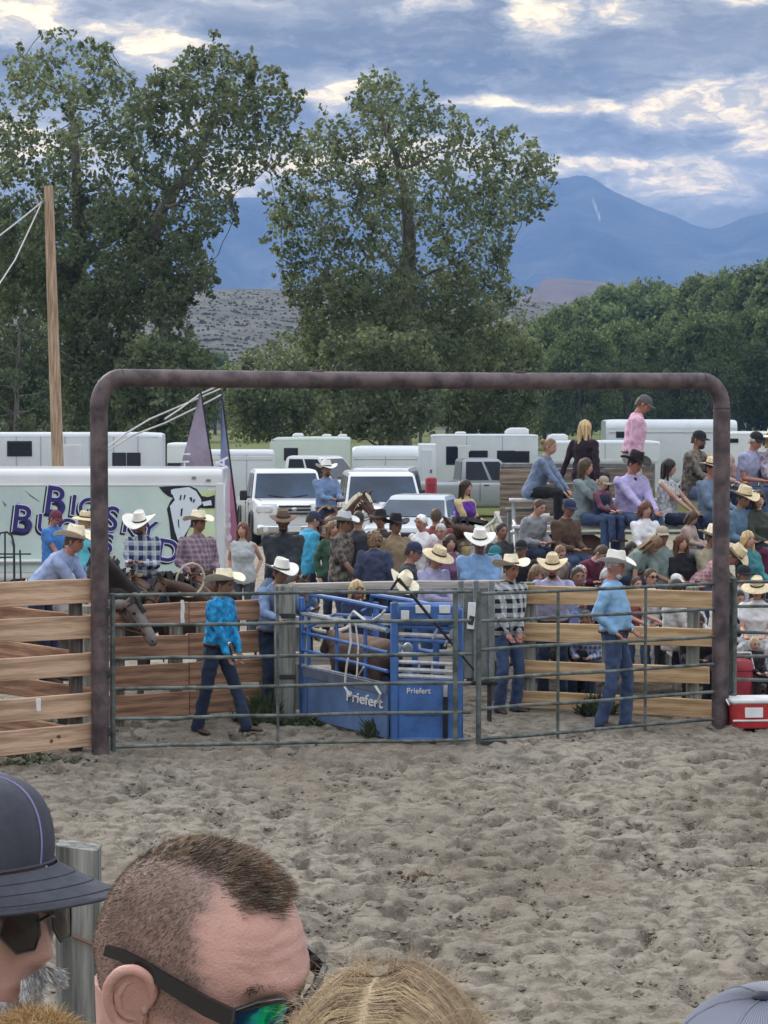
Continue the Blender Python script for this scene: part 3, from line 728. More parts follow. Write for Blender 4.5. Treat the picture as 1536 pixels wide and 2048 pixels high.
def cowboy_hat(mat_, band, k=1.0, curl=.055, brim=.105, crown=.115, pinch=.022):
    """crown and brim round the head centre, brim level at z=0.055"""
    mb = MB(); seg = 28; z0 = .052; rings = []
    def ring(rx, ry, zf): return [Vector((rx * math.sin(2 * math.pi * j / seg), -ry * math.cos(2 * math.pi * j / seg), zf(2 * math.pi * j / seg))) for j in range(seg)]
    for (t, e) in ((1.0, 0), (.9, .003), (.5, .004), (.12, .002), (0, .006)):
        rx, ry = .083 + brim * t * .92, .101 + brim * t * 1.0
        rings.append(ring(rx, ry, lambda a, t=t, e=e: z0 + curl * (t ** 1.7) * (abs(math.sin(a)) ** 1.6) * 1.0 - .022 * t * t * abs(math.cos(a)) ** 2 + e))
    for (h, sx, sy) in ((.25, .97, .98), (.55, .90, .94), (.82, .80, .88), (.95, .70, .80)):
        rings.append(ring(.083 * sx, .101 * sy, lambda a, h=h: z0 + crown * h + .012 * h * abs(math.cos(a)) * (1 if math.cos(a) < 0 else .9)))
    for (sx, sy, dz) in ((.45, .62, -.010), (.16, .4, -pinch)):
        rings.append(ring(.083 * sx, .101 * sy, lambda a, dz=dz: z0 + crown * .95 + dz + .006 * abs(math.cos(a))))
    # underside
    under = [ring(.083 + brim * t * .92, .101 + brim * t, lambda a, t=t: z0 + curl * (t ** 1.7) * (abs(math.sin(a)) ** 1.6) - .022 * t * t * abs(math.cos(a)) ** 2 - .004) for t in (0, .5, .9, 1.0)]
    mb.loft(under + rings, True)
    bb = MB(); bb.loft([ring(.0845, .1025, lambda a: z0 + .004), ring(.0845, .1025, lambda a: z0 + .026)], False)
    return mb, bb
def cap_hat(k=1.0):
    mb = MB(); seg = 24; rings = []
    for (h, s_) in ((.0, 1.0), (.3, .985), (.55, .91), (.78, .72), (.93, .42), (1.0, .06)):
        rings.append([Vector((.083 * s_ * math.sin(2 * math.pi * j / seg), (-.103 * s_) * math.cos(2 * math.pi * j / seg), .032 + .105 * h)) for j in range(seg)])
    mb.loft(rings, True)
    bl = MB(); top = []; 
    for r_ in range(4):
        t = r_ / 3; row = []
        for j in range(11):
            a = R(-72 + 144 * j / 10); rx, ry = .082, .101
            p = Vector((rx * math.sin(a), -ry * math.cos(a), .040))
            row.append(p + Vector((math.sin(a) * .006 * t, -(.070 * math.cos(a) ** .6 if math.cos(a) > 0 else 0) * t, -.016 * t * t - .020 * t * math.sin(a) ** 2)))
        top.append(row)
    vs = [p for r_ in top for p in r_]; n = len(vs); vs2 = vs + [p - Vector((0, 0, .004)) for p in vs]; fs = []
    for r_ in range(3):
        for j in range(10):
            q = (r_ * 11 + j, r_ * 11 + j + 1, r_ * 11 + j + 12, r_ * 11 + j + 11); fs += [q, tuple(i + n for i in reversed(q))]
    for j in range(10): fs.append((33 + j, 34 + j, 34 + j + n, 33 + j + n))
    bl.add(vs2, fs)
    return mb, bl
def hair_mb(style, seed=1):
    """hair round the head centre: a shell over the skull, longer styles fall behind it"""
    r = random.Random(seed); mb = MB(); seg = 22; rings = []
    low = {'short': -.02, 'buzz': .0, 'long': -.05, 'bun': -.03, 'curly': -.04, 'bob': -.05}[style]
    grow = {'short': 1.07, 'buzz': 1.03, 'long': 1.11, 'bun': 1.07, 'curly': 1.22, 'bob': 1.12}[style]
    for i in range(9):
        t = i / 8; ring = []
        for j in range(seg):
            a = 2 * math.pi * j / seg; front = max(0, -math.cos(math.pi - a)) if False else max(0, math.cos(a))
            back = max(0, -math.cos(a)); lo = low - .055 * (1 - front) if style in ('long', 'bob', 'curly') else low - .055 * back ** 1.2 + .012 if style != 'buzz' else low - .03 * back
            lo = lo + (.085 + low * -.4) * (front ** 1.5)
            z = .121 * grow - (.121 * grow - lo) * t
            rr = math.sqrt(max(.0, 1 - (max(z, 0) / (.121 * grow)) ** 2.3)) if t > 0 else .05
            rr = max(rr, .05)
            jit = 1 + (r.uniform(-.09, .09) if style == 'curly' else r.uniform(-.02, .02))
            ring.append(Vector((.079 * grow * rr * math.sin(a) * jit, -.100 * grow * rr * math.cos(a) * jit + .004, z + (.01 * r.uniform(-1, 1) if t == 1 else 0))))
        rings.append(ring)
    # inner side closes the shell
    inner = [[p * .93 for p in rings[-1]]]
    mb.loft(rings + inner, True)
    if style in ('long', 'bob'):
        L = .30 if style == 'long' else .10
        for (x0, y0, w) in ((-.055, .045, .050), (.055, .045, .050), (0, .075, .060), (-.078, -.01, .030), (.078, -.01, .030)):
            pts = []; rs = []
            for q in range(7):
                t = q / 6; pts.append(Vector((x0 * (1 + .25 * t) + r.uniform(-.008, .008), y0 + .035 * t * (1 if y0 > 0 else .2), .04 - (L + .06) * t))); rs.append(w * (1 - .35 * t) * (.9 + .2 * r.random()))
            mb.tube(pts, rs, 9, flat=.6)
    if style == 'bun': mb.ell((0, .115, .06), .045, .04, .045)
    if style == 'curly':
        for q in range(46):
            a = r.uniform(0, 2 * math.pi); z = r.uniform(-.13, .12); fr = math.cos(a)
            if fr > .55 and z < .06: continue
            rr = math.sqrt(max(.1, 1 - (z / .14) ** 2)) * .1
            mb.ell((rr * math.sin(a), -rr * math.cos(a) + .01, z), r.uniform(.018, .034), r.uniform(.018, .034), r.uniform(.018, .034), u=7, v=5)
    return mb

PEOPLE = []
def person(label, px, Y, z0=None, H=1.75, face=0.0, pose='stand', lean=0.0, side=0.0, twist=0.0, yaw=0.0, nod=0.0, w=1.0, belly=0.0, woman=False,
           shirt=None, sleeves='long', hem='in', pants=None, boots=None, hat=None, hatmat=None, hatbk=None, hairs=None, skin='fair', beard=None, glasses=False,
           hl=None, hr=None, fl=None, fr=None, group=None, collar=True, py=None, hatk=1.0, tie=None, chaps=None, vest=None, legs=True, curl=.6, pocket=None):
    """a figure facing -Y in its own frame, turned by face degrees (90 = facing right in the photo).
    pose stand/sit/ride; hl, hr hand targets, fl, fr foot targets in the figure's frame (metres, for H=1.75)"""
    k = H / 1.75
    if z0 is None: z0 = yz(Y)
    X = at(px, 1000, Y).x
    root = thing('person', label, 'person', (X, Y, z0), R(face), group)
    V3 = lambda p: Vector(p) * k
    hz = {'stand': .955, 'sit': .10, 'ride': .13}[pose]
    hip = V3((0, 0, hz)); a, b = R(lean), R(side)
    up = Vector((math.sin(b), -math.sin(a) * math.cos(b), math.cos(a) * math.cos(b)))
    if lean and pose == 'stand': hip = hip + Vector((0, .22 * math.sin(a), 0)) * k
    ct, st = math.cos(R(twist)), math.sin(R(twist))
    right = Vector((ct, st, 0)); right = (right - up * right.dot(up)).normalized(); fwd = up.cross(right) * 1.0   # fwd ~ -Y
    if fwd.y > 0 and abs(twist) < 90: fwd = -fwd
    hr0 = Vector((1, 0, 0))
    sh = hip + up * .49 * k; shw = (.165 if woman else .185) * k * (.6 + .4 * w)
    S_ = {s: sh + right * s * shw - up * .015 * k for s in (-1, 1)}
    neck = sh + up * .055 * k
    # head
    hy, hn = R(yaw), R(nod)
    hd = Matrix.Rotation(hy + R(twist) * .6, 3, 'Z') @ Matrix.Rotation(hn + a * .35, 3, 'X') @ Matrix.Rotation(b * .5, 3, 'Y')
    hk = k * .98 if H > 1.4 else k * 1.18
    hc = neck + up * .055 * k + (hd @ Vector((0, -.022, .105))) * hk
    # default hands
    pres = {'stand': (.235, -.04, -.02), 'sit': (.10, -.36, .15), 'ride': (.07, -.30, .18)}[pose]
    T = {-1: V3(hr) if hr else hip + Vector((-pres[0], pres[1], pres[2])) * k, 1: V3(hl) if hl else hip + Vector((pres[0], pres[1], pres[2])) * k}
    E, W = {}, {}
    for s in (-1, 1):
        pole = right * s * .32 + Vector((0, .7, -.5)); E[s], W[s] = ik(S_[s], T[s], .285 * k, .255 * k, pole)
    Hp = {s: hip + Vector((s * .088 * k * (.75 + .25 * w), 0, -.02 * k)) for s in (-1, 1)}
    FT = {'stand': (.115, 0, .082), 'sit': (.12, -.43, -.43), 'ride': (.36, -.10, -.60)}[pose]
    K_, A_ = {}, {}
    for s in (-1, 1):
        ft = (fr if s < 0 else fl); t = V3(ft) if ft else (Vector((s * FT[0], FT[1], 0)) * k + (Vector((0, 0, FT[2])) * k if pose == 'stand' else hip + Vector((0, 0, FT[2])) * k - Vector((0, 0, 0))))
        K_[s], A_[s] = ik(Hp[s], t, .445 * k, .425 * k, Vector((s * .15 if pose != 'ride' else s * .5, -1, .15)))
    # ---- torso sections: (distance up the spine, half width, half depth, forward offset)
    ww = w
    if woman: sec = [(-.10, .09, .085, 0), (-.04, .165 * ww, .115, .008), (.04, .170 * ww, .120 + belly * .5, .005), (.15, .135 * ww, .100 + belly, -belly * .5), (.22, .128 * ww, .095 + belly, -belly * .4), (.33, .148 * ww, .122, -.020), (.42, .158 * ww, .100, -.004), (.49, .150 * ww, .075, .004), (.535, .075, .060, .004), (.58, .052, .052, .004)]
    else: sec = [(-.10, .09, .085, 0), (-.04, .160 * ww, .110, .005), (.04, .162 * ww, .115 + belly * .6, 0), (.15, .150 * ww, .110 + belly, -belly * .6), (.24, .155 * ww, .110 + belly * .9, -belly * .5), (.35, .172 * ww, .118 + belly * .2, -.006), (.43, .180 * ww, .108, 0), (.49, .172 * ww, .082, .004), (.535, .085, .066, .004), (.58, .060, .058, .004)]
    def ring(d, rx, ry, of, n=18, grow=0.0):
        t = min(1, max(0, d / .45)); rgt = (hr0 * (1 - t) + right * t); rgt = (rgt - up * rgt.dot(up)).normalized(); f_ = rgt.cross(up) if rgt.cross(up).y < 0 or abs(twist) >= 90 else up.cross(rgt)
        c = hip + up * d * k + f_ * (-of) * k
        return [c + rgt * math.cos(q) * (rx * k + grow) + f_ * math.sin(q) * (ry * k + grow) for q in [2 * math.pi * i / n for i in range(n)]]
    # ---- body: one mesh of skin (torso, neck, arms, hands, legs, head)
    mb = MB(); mb.loft([ring(*s_[:4], 14, -.012 * k if s_[0] < .5 else 0) for s_ in sec])
    mb.tube([sh + up * .02 * k, neck + up * .03 * k, hc - (hd @ Vector((0, -.005, .06))) * hk], [.062 * k * (.85 if woman else 1), .052 * k * (.85 if woman else 1), .054 * hk * (.85 if woman else 1)], 12)
    th = .9 if woman else 1.0
    for s in (-1, 1):
        ln = .72 if (shirt and sleeves == 'long') else 1.0; mb.cap(S_[s], E[s], .046 * k * th * (.72 if shirt and sleeves != 'none' else 1), .036 * k * th * ln, 9); mb.cap(E[s], W[s], .037 * k * th * ln, .025 * k * th, 9)
        hand_mb(mb, W[s], (W[s] - E[s]), s * -1, k * (.92 if woman else 1.0), curl, 0, palm=Vector((0, -.4, 1)))
        if legs: mb.cap(Hp[s], K_[s], .075 * k, .052 * k, 9); mb.cap(K_[s], A_[s], .052 * k, .036 * k, 9)
    vs = [hc + hd @ (p * hk) for rg in HEADR for p in rg]; nu = 28; fs = []
    for i in range(len(HEADR) - 1):
        for j in range(nu): fs.append((i * nu + j, i * nu + (j + 1) % nu, (i + 1) * nu + (j + 1) % nu, (i + 1) * nu + j))
    mb.add(vs, fs)
    for s in (-1, 1):
        mb.ell(hc + hd @ (Vector((s * .077, .012, -.004)) * hk), .010 * hk, .020 * hk, .032 * hk, rot=hd, u=8, v=6)
        mb.ell(hc + hd @ (Vector((s * .031, -.079, .010)) * hk), .017 * hk, .009 * hk, .0085 * hk, rot=hd, u=8, v=6, mi=1)
        mb.box(hc + hd @ (Vector((s * .032, -.092, .030)) * hk), (.038 * hk, .007 * hk, .009 * hk), rot=hd @ eul(0, s * 6, 0), mi=1)
    mb.ell(hc + hd @ (Vector((0, -.0925, -.062)) * hk), .026 * hk, .009 * hk, .008 * hk, rot=hd, u=8, v=6, mi=2)
    mb.build('body', [SKIN[skin], M_EYE, M_LIP], root)
    # ---- clothes
    if shirt:
        lo = {'in': .03, 'out': -.10, 'long': -.20}[hem]
        g = (.020 if hem == 'in' else .026) * k
        ss = [(lo, *[np.interp(max(lo, -.06), [q[0] for q in sec], [q[i] for q in sec]) for i in (1, 2, 3)])] + [q for q in sec if q[0] > lo + .02]
        if not collar: ss = ss[:-1]
        else: ss = ss[:-1] + [(.560, .070 if not woman else .062, .068, .004)]
        m2 = MB(); m2.loft([ring(*q[:4], 20, g if q[0] < .5 else .006 * k) for q in ss])
        if sleeves != 'none':
            for s in (-1, 1):
                m2.cap(S_[s] - right * s * .004 * k, S_[s].lerp(E[s], .5), .067 * k * th, .058 * k * th, 10)
                if sleeves == 'long':
                    m2.cap(S_[s].lerp(E[s], .4), E[s], .059 * k * th, .050 * k * th, 10); m2.cap(E[s], W[s].lerp(E[s], .04), .050 * k * th, .037 * k * th, 10)
                elif sleeves == 'half': m2.cap(S_[s].lerp(E[s], .4), S_[s].lerp(E[s], .9), .060 * k * th, .058 * k * th, 10)
        else:
            for s in (-1, 1): m2.cap(S_[s] - right * s * .06 * k, S_[s] - right * s * .04 * k + up * .01, .05 * k, .05 * k, 8)
        so = m2.build('shirt', shirt, root, remesh=.016 * (k if k < 1 else 1), sm=3)
        if collar and sleeves == 'long':
            cb = MB()
            cpts = [neck - up * .005 * k + (right * math.sin(t) * .066 + fwd * math.cos(t) * .066) * k - up * .012 * k * math.cos(t) for t in [R(q) for q in range(18, 343, 24)]]
            cb.tube(cpts, .014 * k, 6, flat=1.6); cb.build('collar', shirt, so)
    if vest:
        m2 = MB(); vs_ = [q for q in sec if -.05 < q[0] < .52]
        m2.loft([ring(*q[:4], 20, .034 * k) for q in vs_]); m2.build('vest', vest, root, remesh=.016, sm=3)
    if pants and legs:
        m3 = MB(); ps = [q for q in sec if q[0] < .10] + [(.085, *[np.interp(.085, [q[0] for q in sec], [q[i] for q in sec]) for i in (1, 2, 3)])]
        m3.loft([ring(*q[:4], 20, .010 * k) for q in ps])
        for s in (-1, 1):
            m3.cap(Hp[s] + Vector((0, 0, .01)) * k, K_[s], .096 * k * (.8 + .2 * w), .066 * k, 12); m3.cap(K_[s], A_[s] + (A_[s] - K_[s]).normalized() * .028 * k, .066 * k, .066 * k if not woman else .056 * k, 12)
        m3.build('trousers', pants, root, remesh=.017, sm=3)
        if hem == 'in':
            bb = MB(); r1 = ring(.045, *[np.interp(.045, [q[0] for q in sec], [q[i] for q in sec]) for i in (1, 2, 3)], 20, .024 * k); bb.tube(r1, .017 * k, 6, close=True)
            bo = bb.build('belt', BELT, root)
            c = hip + up * .045 * k + Vector((0, -.16 - belly, 0)) * k
            b2 = MB(); b2.box(c + Vector((0, .004, 0)), (.07 * k, .02 * k, .05 * k), bev=.008); b2.build('buckle', BUCKLE, bo)
    if chaps:
        m4 = MB()
        for s in (-1, 1):
            m4.cap(Hp[s].lerp(K_[s], .15), K_[s], .11 * k, .085 * k, 12); m4.cap(K_[s], A_[s], .085 * k, .10 * k, 12)
        m4.build('chaps', chaps, root, remesh=.018, sm=3)
    if legs:
        for s in (-1, 1):
            m5 = MB(); ad = (A_[s] - K_[s]).normalized(); toe = Vector((s * .25, -1, 0)); toe = (toe - ad * toe.dot(ad) * (.75 if pose != 'stand' else 1)).normalized()
            if pose == 'stand': toe = Vector((s * .25, -1, 0)).normalized(); 
            A0 = A_[s]; dn = ad if pose != 'stand' else Vector((0, 0, -1))
            m5.cap(A0 - ad * .10 * k, A0, .052 * k, .045 * k, 9)
            m5.tube([A0 - toe * .065 * k + dn * .055 * k, A0 + dn * .045 * k, A0 + toe * .09 * k + dn * .052 * k, A0 + toe * .165 * k + dn * .062 * k, A0 + toe * .195 * k + dn * .068 * k], [.034 * k, .044 * k, .042 * k, .032 * k, .014 * k], 10, flat=.72)
            m5.box(A0 - toe * .05 * k + dn * .078 * k, (.05 * k, .05 * k, .03 * k)); m5.build('boot', boots or BOOT, root)
    Mh = Matrix.Translation(hc) @ hd.to_4x4() @ Matrix.Scale(hk, 4)
    if hairs:
        ho = hair_mb(hairs[0], len(label)).build('hair', hair(hairs[1], None) if hairs[1] in HAIR else hairs[1], root); ho.matrix_basis = Mh
    if beard:
        m6 = MB(); m6.ell((0, -.056, -.084), .052, .040, .040); m6.box((0, -.094, -.045), (.055, .014, .014), bev=.006)
        bo = m6.build('beard', hair(beard, None), root); bo.matrix_basis = Mh
    if glasses:
        m7 = MB()
        for s in (-1, 1): m7.ell((s * .032, -.098, .010), .027, .006, .018, u=10, v=6); m7.box((s * .068, -.05, .014), (.006, .10, .008))
        m7.box((0, -.102, .014), (.02, .006, .006)); go = m7.build('sunglasses', black_plastic, root); go.matrix_basis = Mh
    if hat:
        kind = hat if isinstance(hat, str) else hat[0]
        if kind == 'cap':
            c1, c2 = cap_hat(); ho = c1.build('cap', hatmat, root); ho.matrix_basis = Mh @ (Matrix.Rotation(R(180), 4, 'Z') if hatbk else Matrix())
            c2.build('brim', hatmat if not isinstance(hat, tuple) else hat[1], ho)
        else:
            args = {'cowboy': {}, 'flat': dict(curl=.018, brim=.085, crown=.09, pinch=.012), 'wide': dict(curl=.075, brim=.13, crown=.12), 'sun': dict(curl=-.02, brim=.11, crown=.095, pinch=.005)}[kind]
            c1, c2 = cowboy_hat(None, None, **args); ho = c1.build('hat', hatmat, root); ho.matrix_basis = Mh @ Matrix.Scale(1.06 * hatk, 4) @ Matrix.Rotation(R(hatbk or 0), 4, 'X')
            c2.build('hat_band', BAND_DARK, ho)
    if tie:
        m8 = MB(); m8.box(neck + fwd * .085 * k - up * .05 * k, (.05 * k, .03 * k, .08 * k), bev=.01); m8.build('scarf', tie, root)
    root['hands'] = 0; del root['hands']
    PEOPLE.append(root)
    return dict(root=root, hip=hip, hands=W, head=hc, k=k, M=root.matrix_basis)
# ------------------------------------------------------------------ gate frame, gates, fences
M_PIPE = mat('rusty_pipe', (.085, .067, .076), .6, .34, 5, .002, 40, metal=.2, col2=(.125, .095, .098))
M_GATE = mat('green_gate_paint', (.075, .092, .087), .6, .35, 7, .001, 40, metal=.1, col2=(.125, .142, .135))
M_GREY = mat('grey_gate_paint', (.20, .215, .215), .55, .25, 9, .001, 40, metal=.2)
M_PINE = wood('new_pine', (.40, .255, .17), (.53, .37, .26), .22, .22)
M_PINE_B = wood('stained_pine', (.25, .135, .085), (.36, .215, .14), .3, .3)  # darker, redder pine for the two board fences further back
M_PINE_R = wood('amber_pine', (.46, .29, .15), (.60, .42, .245), .2, .22)
M_POST = wood('old_post', (.16, .165, .145), (.24, .25, .225), .3, .2, 2)
M_GREYWOOD = wood('weathered_plank', (.34, .32, .29), (.44, .42, .39), .2, .2)
M_KNOT = mat('knot', (.13, .075, .045), .9, .2, 20)
M_BLUE = mat('chute_blue', (.055, .145, .40), .45, .25, 5, .0008, 60, spec=.5); M_BLUE2 = mat('chute_sheet', (.115, .19, .36), .45, .22, 3, .001, 50, spec=.5)
M_GALV = mat('worn_steel', (.46, .48, .50), .45, .25, 12, metal=.3)
M_WHITE = mat('white_plate', (.74, .75, .76), .5, .08, 6)
M_ORANGE = mat('orange_plastic', (.80, .22, .05), .6, .1, 8); M_RED = mat('red_plastic', (.50, .045, .05), .42, .12, 6)

def frame():
    L, Rr = at(201, 1510, 24.0), at(1440, 1450, 26.4)
    gl, gr = gnd(201, 1512), gnd(1440, 1452)
    t = thing('gate_frame', 'tall rusty brown pipe archway with rounded corners standing over the gates', 'archway', (gl.x, gl.y, 0))
    o = Vector((gl.x, gl.y, 0)); d = Vector((gr.x - gl.x, gr.y - gl.y, 0)); W = d.length; d.normalize(); H = 3.775; c = .235; r = .0885
    lp = [(0, 0, -.15), (0, 0, 1.2), (0, 0, 2.4), (0, 0, H - c - .05)]
    MB().tube(lp, r, 20).build('post', M_PIPE, t)
    MB().tube([d * W + Vector(p) for p in lp], r * 1.06, 20).build('post', M_PIPE, t)
    for e, sg in ((0, 1), (W, -1)):
        pts = []
        for q in range(9):
            a = R(90) * q / 8; pts.append(d * (e + sg * (c - c * math.cos(a))) + Vector((0, 0, H - c - .06 + (c + .06) * math.sin(a))))
        b = MB(); b.tube(pts, r * 1.02, 20)
        b.tube([pts[0] - Vector((0, 0, .012)), pts[0] + Vector((0, 0, .004))], r * 1.06, 20); b.build('elbow', M_PIPE, t)
    b = MB(); b.tube([d * c + Vector((0, 0, H)), d * W * .3 + Vector((0, 0, H - .012)), d * W * .65 + Vector((0, 0, H - .012)), d * (W - c) + Vector((0, 0, H))], r, 20)
    for q in (.33, .655): b.box(d * W * q + Vector((0, 0, H + r - .006)), (.12, .05, .02), eul(0, 0, 15), .004)
    b.build('crossbar', M_PIPE, t)
    for q in (.25, .83, 1.45): MB().box(d * .075 + Vector((0, -.06, q)), (.07, .03, .09), bev=.008).build('hinge', steel_dark, t)
    return o, d, W
FO, FD, FW = frame()

def gate(name, label, p0, p1, zs, uprights, m_, r=.0185, foot=0.0, post_r=.028, cat='gate'):
    p0, p1 = Vector(p0), Vector(p1); d = p1 - p0; L = d.length; d.normalize(); t = thing(name, label, cat, (p0.x, p0.y, 0))
    for z in zs:
        z0, z1 = z if isinstance(z, tuple) else (z, z)
        pts = [d * (L * q / 6) + Vector((0, rnd.uniform(-.006, .006), z0 + (z1 - z0) * q / 6 + rnd.uniform(-.009, .009) * (0 < q < 6))) for q in range(7)]
        MB().tube(pts, r, 8).build('rail', m_, t)
    for u_, h in uprights: MB().tube([d * u_ + Vector((0, 0, foot)), d * u_ + Vector((0, 0, h))], post_r if u_ in (uprights[0][0], uprights[-1][0]) else r * .9, 8).build('upright', m_, t)
    return t
G1a, G1b = gnd(226, 1509), gnd(942, 1494)
L1 = (G1b - G1a).length
gate('tube_gate', 'green six rail tube gate on the left, hung from the rusty archway post', G1a, G1b, [1.60, 1.30, .96, .66, .36, .075], [(0, 1.62), (L1 * .455, 1.60), (L1 * .955, 1.60)], M_GATE)
G2a, G2b = gnd(957, 1492), gnd(1462, 1450)
L2 = (G2b - G2a).length
g2 = gate('tube_gate', 'green tube gate on the right, swung in front of the light blue shirted cowboy', G2a, G2b, [1.57, 1.29, .99, .685, .38, .075], [(0, 1.60), (L2 * .30, 1.56), (L2 * .645, 1.58), (L2, 1.62)], M_GATE)
MB().box((.16, -.03, .03), (.26, .05, .07), bev=.01).build('latch_plate', steel_dark, g2)
G3a = gnd(1468, 1451); G3b = G3a + Vector((2.4, -.25, 0)); L3 = (G3b - G3a).length
gate('fence_panel', 'green tube fence panel right of the archway in front of the red cooler', G3a, G3b, [1.58, 1.31, 1.03, .76, .51, .27, .03], [(0, 1.62), (L3 * .6, 1.58), (L3, 1.6)], M_GATE, cat='panel')
# lever bar slanting down from the chute to the gate post
def lever():
    a, b = at(797, 1157, 24.55), at(948, 1340, 24.62); t = thing('latch_rope', 'long black strap slanting down from the chute top to the gate upright', 'strap', a)
    MB().tube([Vector((0, 0, 0)), (b - a) * .5 + Vector((0, 0, -.004)), b - a], [.017, .016, .012], 7).build('strap', black_plastic, t)
    c = at(778, 1185, 24.6); MB().tube([Vector((0, 0, 0)), c - a], .014, 6).build('strap_end', black_plastic, t)
lever()

def plank_mb(L, h, th, seed, wav=.006):
    r = random.Random(seed); mb = MB(); n = max(4, int(L / .45)); rings = []
    p0, p1 = r.uniform(0, 6), r.uniform(0, 6)
    for i in range(n + 1):
        x = L * i / n; dz = wav * math.sin(x * 1.7 + p0); hh = h / 2 + wav * .7 * math.sin(x * 2.9 + p1); dy = wav * math.sin(x * 1.1 + p1); b = .006
        rings.append([Vector((x, dy + y, dz + z)) for (y, z) in ((-th / 2 + b, -hh), (-th / 2, -hh + b), (-th / 2, hh - b), (-th / 2 + b, hh), (th / 2 - b, hh), (th / 2, hh - b), (th / 2, -hh + b), (th / 2 - b, -hh))])
    mb.loft(rings); return mb
def plank_fence(label, p0, p1, zs, h, posts, m_, th=.045, pm=None, ph=1.55, pr=.075, slope=None, tops=None, knots=0, front=True, cat='fence', splits=()):
    p0, p1 = Vector(p0), Vector(p1); d = p1 - p0; L = d.length; ang = math.atan2(d.y, d.x)
    t = thing('plank_fence', label, cat, (p0.x, p0.y, 0), ang)
    r = random.Random(len(label)); cuts = [0] + [q * L for q in splits] + [L]
    for i, z in enumerate(zs):
        for c in range(len(cuts) - 1):
            LL = cuts[c + 1] - cuts[c] - (.01 if c < len(cuts) - 2 else 0)
            mb = plank_mb(LL + (r.uniform(-.03, .03) if c == len(cuts) - 2 else 0), (h[i] if isinstance(h, (list, tuple)) else h) + r.uniform(-.008, .008), th, r.random(), .005)
            o = mb.build('board', m_, t); o.location = (cuts[c], -.002 * c, z); o.rotation_euler = (R(r.uniform(-1.5, 1.5)), -math.atan2(slope[i], L) if slope else R(r.uniform(-.5, .5)), 0)
            for q in range(knots):
                kx, kz = r.uniform(.15, LL - .1), r.uniform(-.35, .35) * h
                kb = MB(); kb.ell((0, 0, 0), r.uniform(.012, .026), .004, r.uniform(.010, .02), u=8, v=5); ko = kb.build('knot', M_KNOT, o); ko.location = (kx, -th / 2 + .001, kz)
    for x in posts:
        mb = MB(); mb.tube([(0, 0, -.2), (0, 0, .5), (.01, 0, ph * .7), (0, 0, ph - .01), (0, 0, ph)], [pr * 1.03, pr, pr, pr * .98, pr * .8], 10)
        o = mb.build('post', pm or M_POST, t); o.location = (x * L, (th / 2 + pr) * (1 if front else -1), 0)
    return t
# left arena fence in front: five pine boards ending at the archway post
a0 = gnd(201, 1512); dA = Vector((-1, -.72, 0)).normalized()
plank_fence('pale pine board fence at the left edge, boards ending against the rusty archway post', a0 + dA * 5.0 + Vector((-.02, .08, 0)), a0 + Vector((-.015, .10, 0)),
            [1.69, 1.32, .935, .545, .165], .232, [.04, .42, .955], M_PINE, .05, wood('dark_post', (.07, .06, .055), (.11, .10, .09), .3, .2, 2), 1.76, .07, knots=3)
# second fence that comes back to it from behind
b0 = at(195, 1300, 24.35); b1 = at(-230, 1300, 27.6)
plank_fence('pine board fence behind the left edge fence, running back from the archway', (b1.x, b1.y, 0), (b0.x, b0.y, 0), [1.255, .875, .49, .11], .20, [.08, .5, .93], M_PINE_B, .05, None, 1.45, .07, front=True)
# reddish boards behind the left gate
c0, c1 = at(206, 1300, 26.0), at(562, 1300, 27.1)
plank_fence('reddish brown board fence behind the turquoise shirted cowboy', (c0.x, c0.y, 0), (c1.x, c1.y, 0), [1.215, .86, .535, .215], [.225, .25, .25, .27], [.1, .42, .57, .93], M_PINE_B, .05, None, 1.32, .075, splits=(.47,), knots=0)
# right fence
d0, d1 = at(1030, 1300, 27.6), at(1421, 1300, 26.75)
plank_fence('amber board fence behind the light blue shirted cowboy', (d0.x, d0.y, 0), (d1.x, d1.y, 0), [1.345, .915, .49, .125], [.20, .205, .20, .20], [.06, .47, .90], M_PINE_R, .05, None, 1.48, .075, splits=(.55,), knots=0)
# squared timber post left of the chute and the grey rail on the alley behind it
def posts():
    p = gnd(570, 1441); t = thing('timber_post', 'thick grey green timber post left of the blue chute', 'post', (p.x, p.y, 0))
    mb = MB(); mb.box((0, 0, .74), (.235, .2, 1.56), bev=.022); mb.build('timber', M_POST, t)
    for z in (1.18, .5): MB().box((.02, -.104, z), (.21, .012, .05), bev=.003).build('strap', steel_dark, t)
    p0, p1 = at(588, 1172, 27.6), at(1010, 1168, 28.3)
    plank_fence('weathered grey rail fence behind the blue chute', (p0.x, p0.y, 0), (p1.x, p1.y, 0), [p0.z - .015, p0.z - .42, p0.z - .84], [.09, .14, .14], [.04, .5, .97], M_GREYWOOD, .12, None, p0.z - .06, .07)
    q = at(952, 1300, 26.6); t = thing('sorting_gate', 'grey steel sorting gate panel right of the blue chute', 'gate', (q.x, q.y, 0))
    mb = MB(); mb.box((0, .02, .98), (.36, .03, 1.02), bev=.01); mb.build('panel', M_GREY, t)
    for x in (-.17, .0, .17): MB().box((x, 0, 1.0), (.075, .075, 1.14), bev=.012).build('upright', M_GREY, t)
    for x in (-.17, .15): MB().box((x, 0, .2), (.05, .05, .42), bev=.008).build('leg', steel_dark, t)
    MB().box((.02, -.03, .43), (.44, .05, .05), bev=.01).build('slide_bar', black_plastic, t)
    pb = MB(); pb.box((-.055, -.045, 1.18), (.085, .02, .30), eul(0, 4, 0), .006); pb.build('paper_sheet', M_WHITE, t)
    MB().box((-.055, -.058, 1.13), (.06, .006, .10), eul(0, 14, 0), .002).build('print', steel_dark, t)
posts()

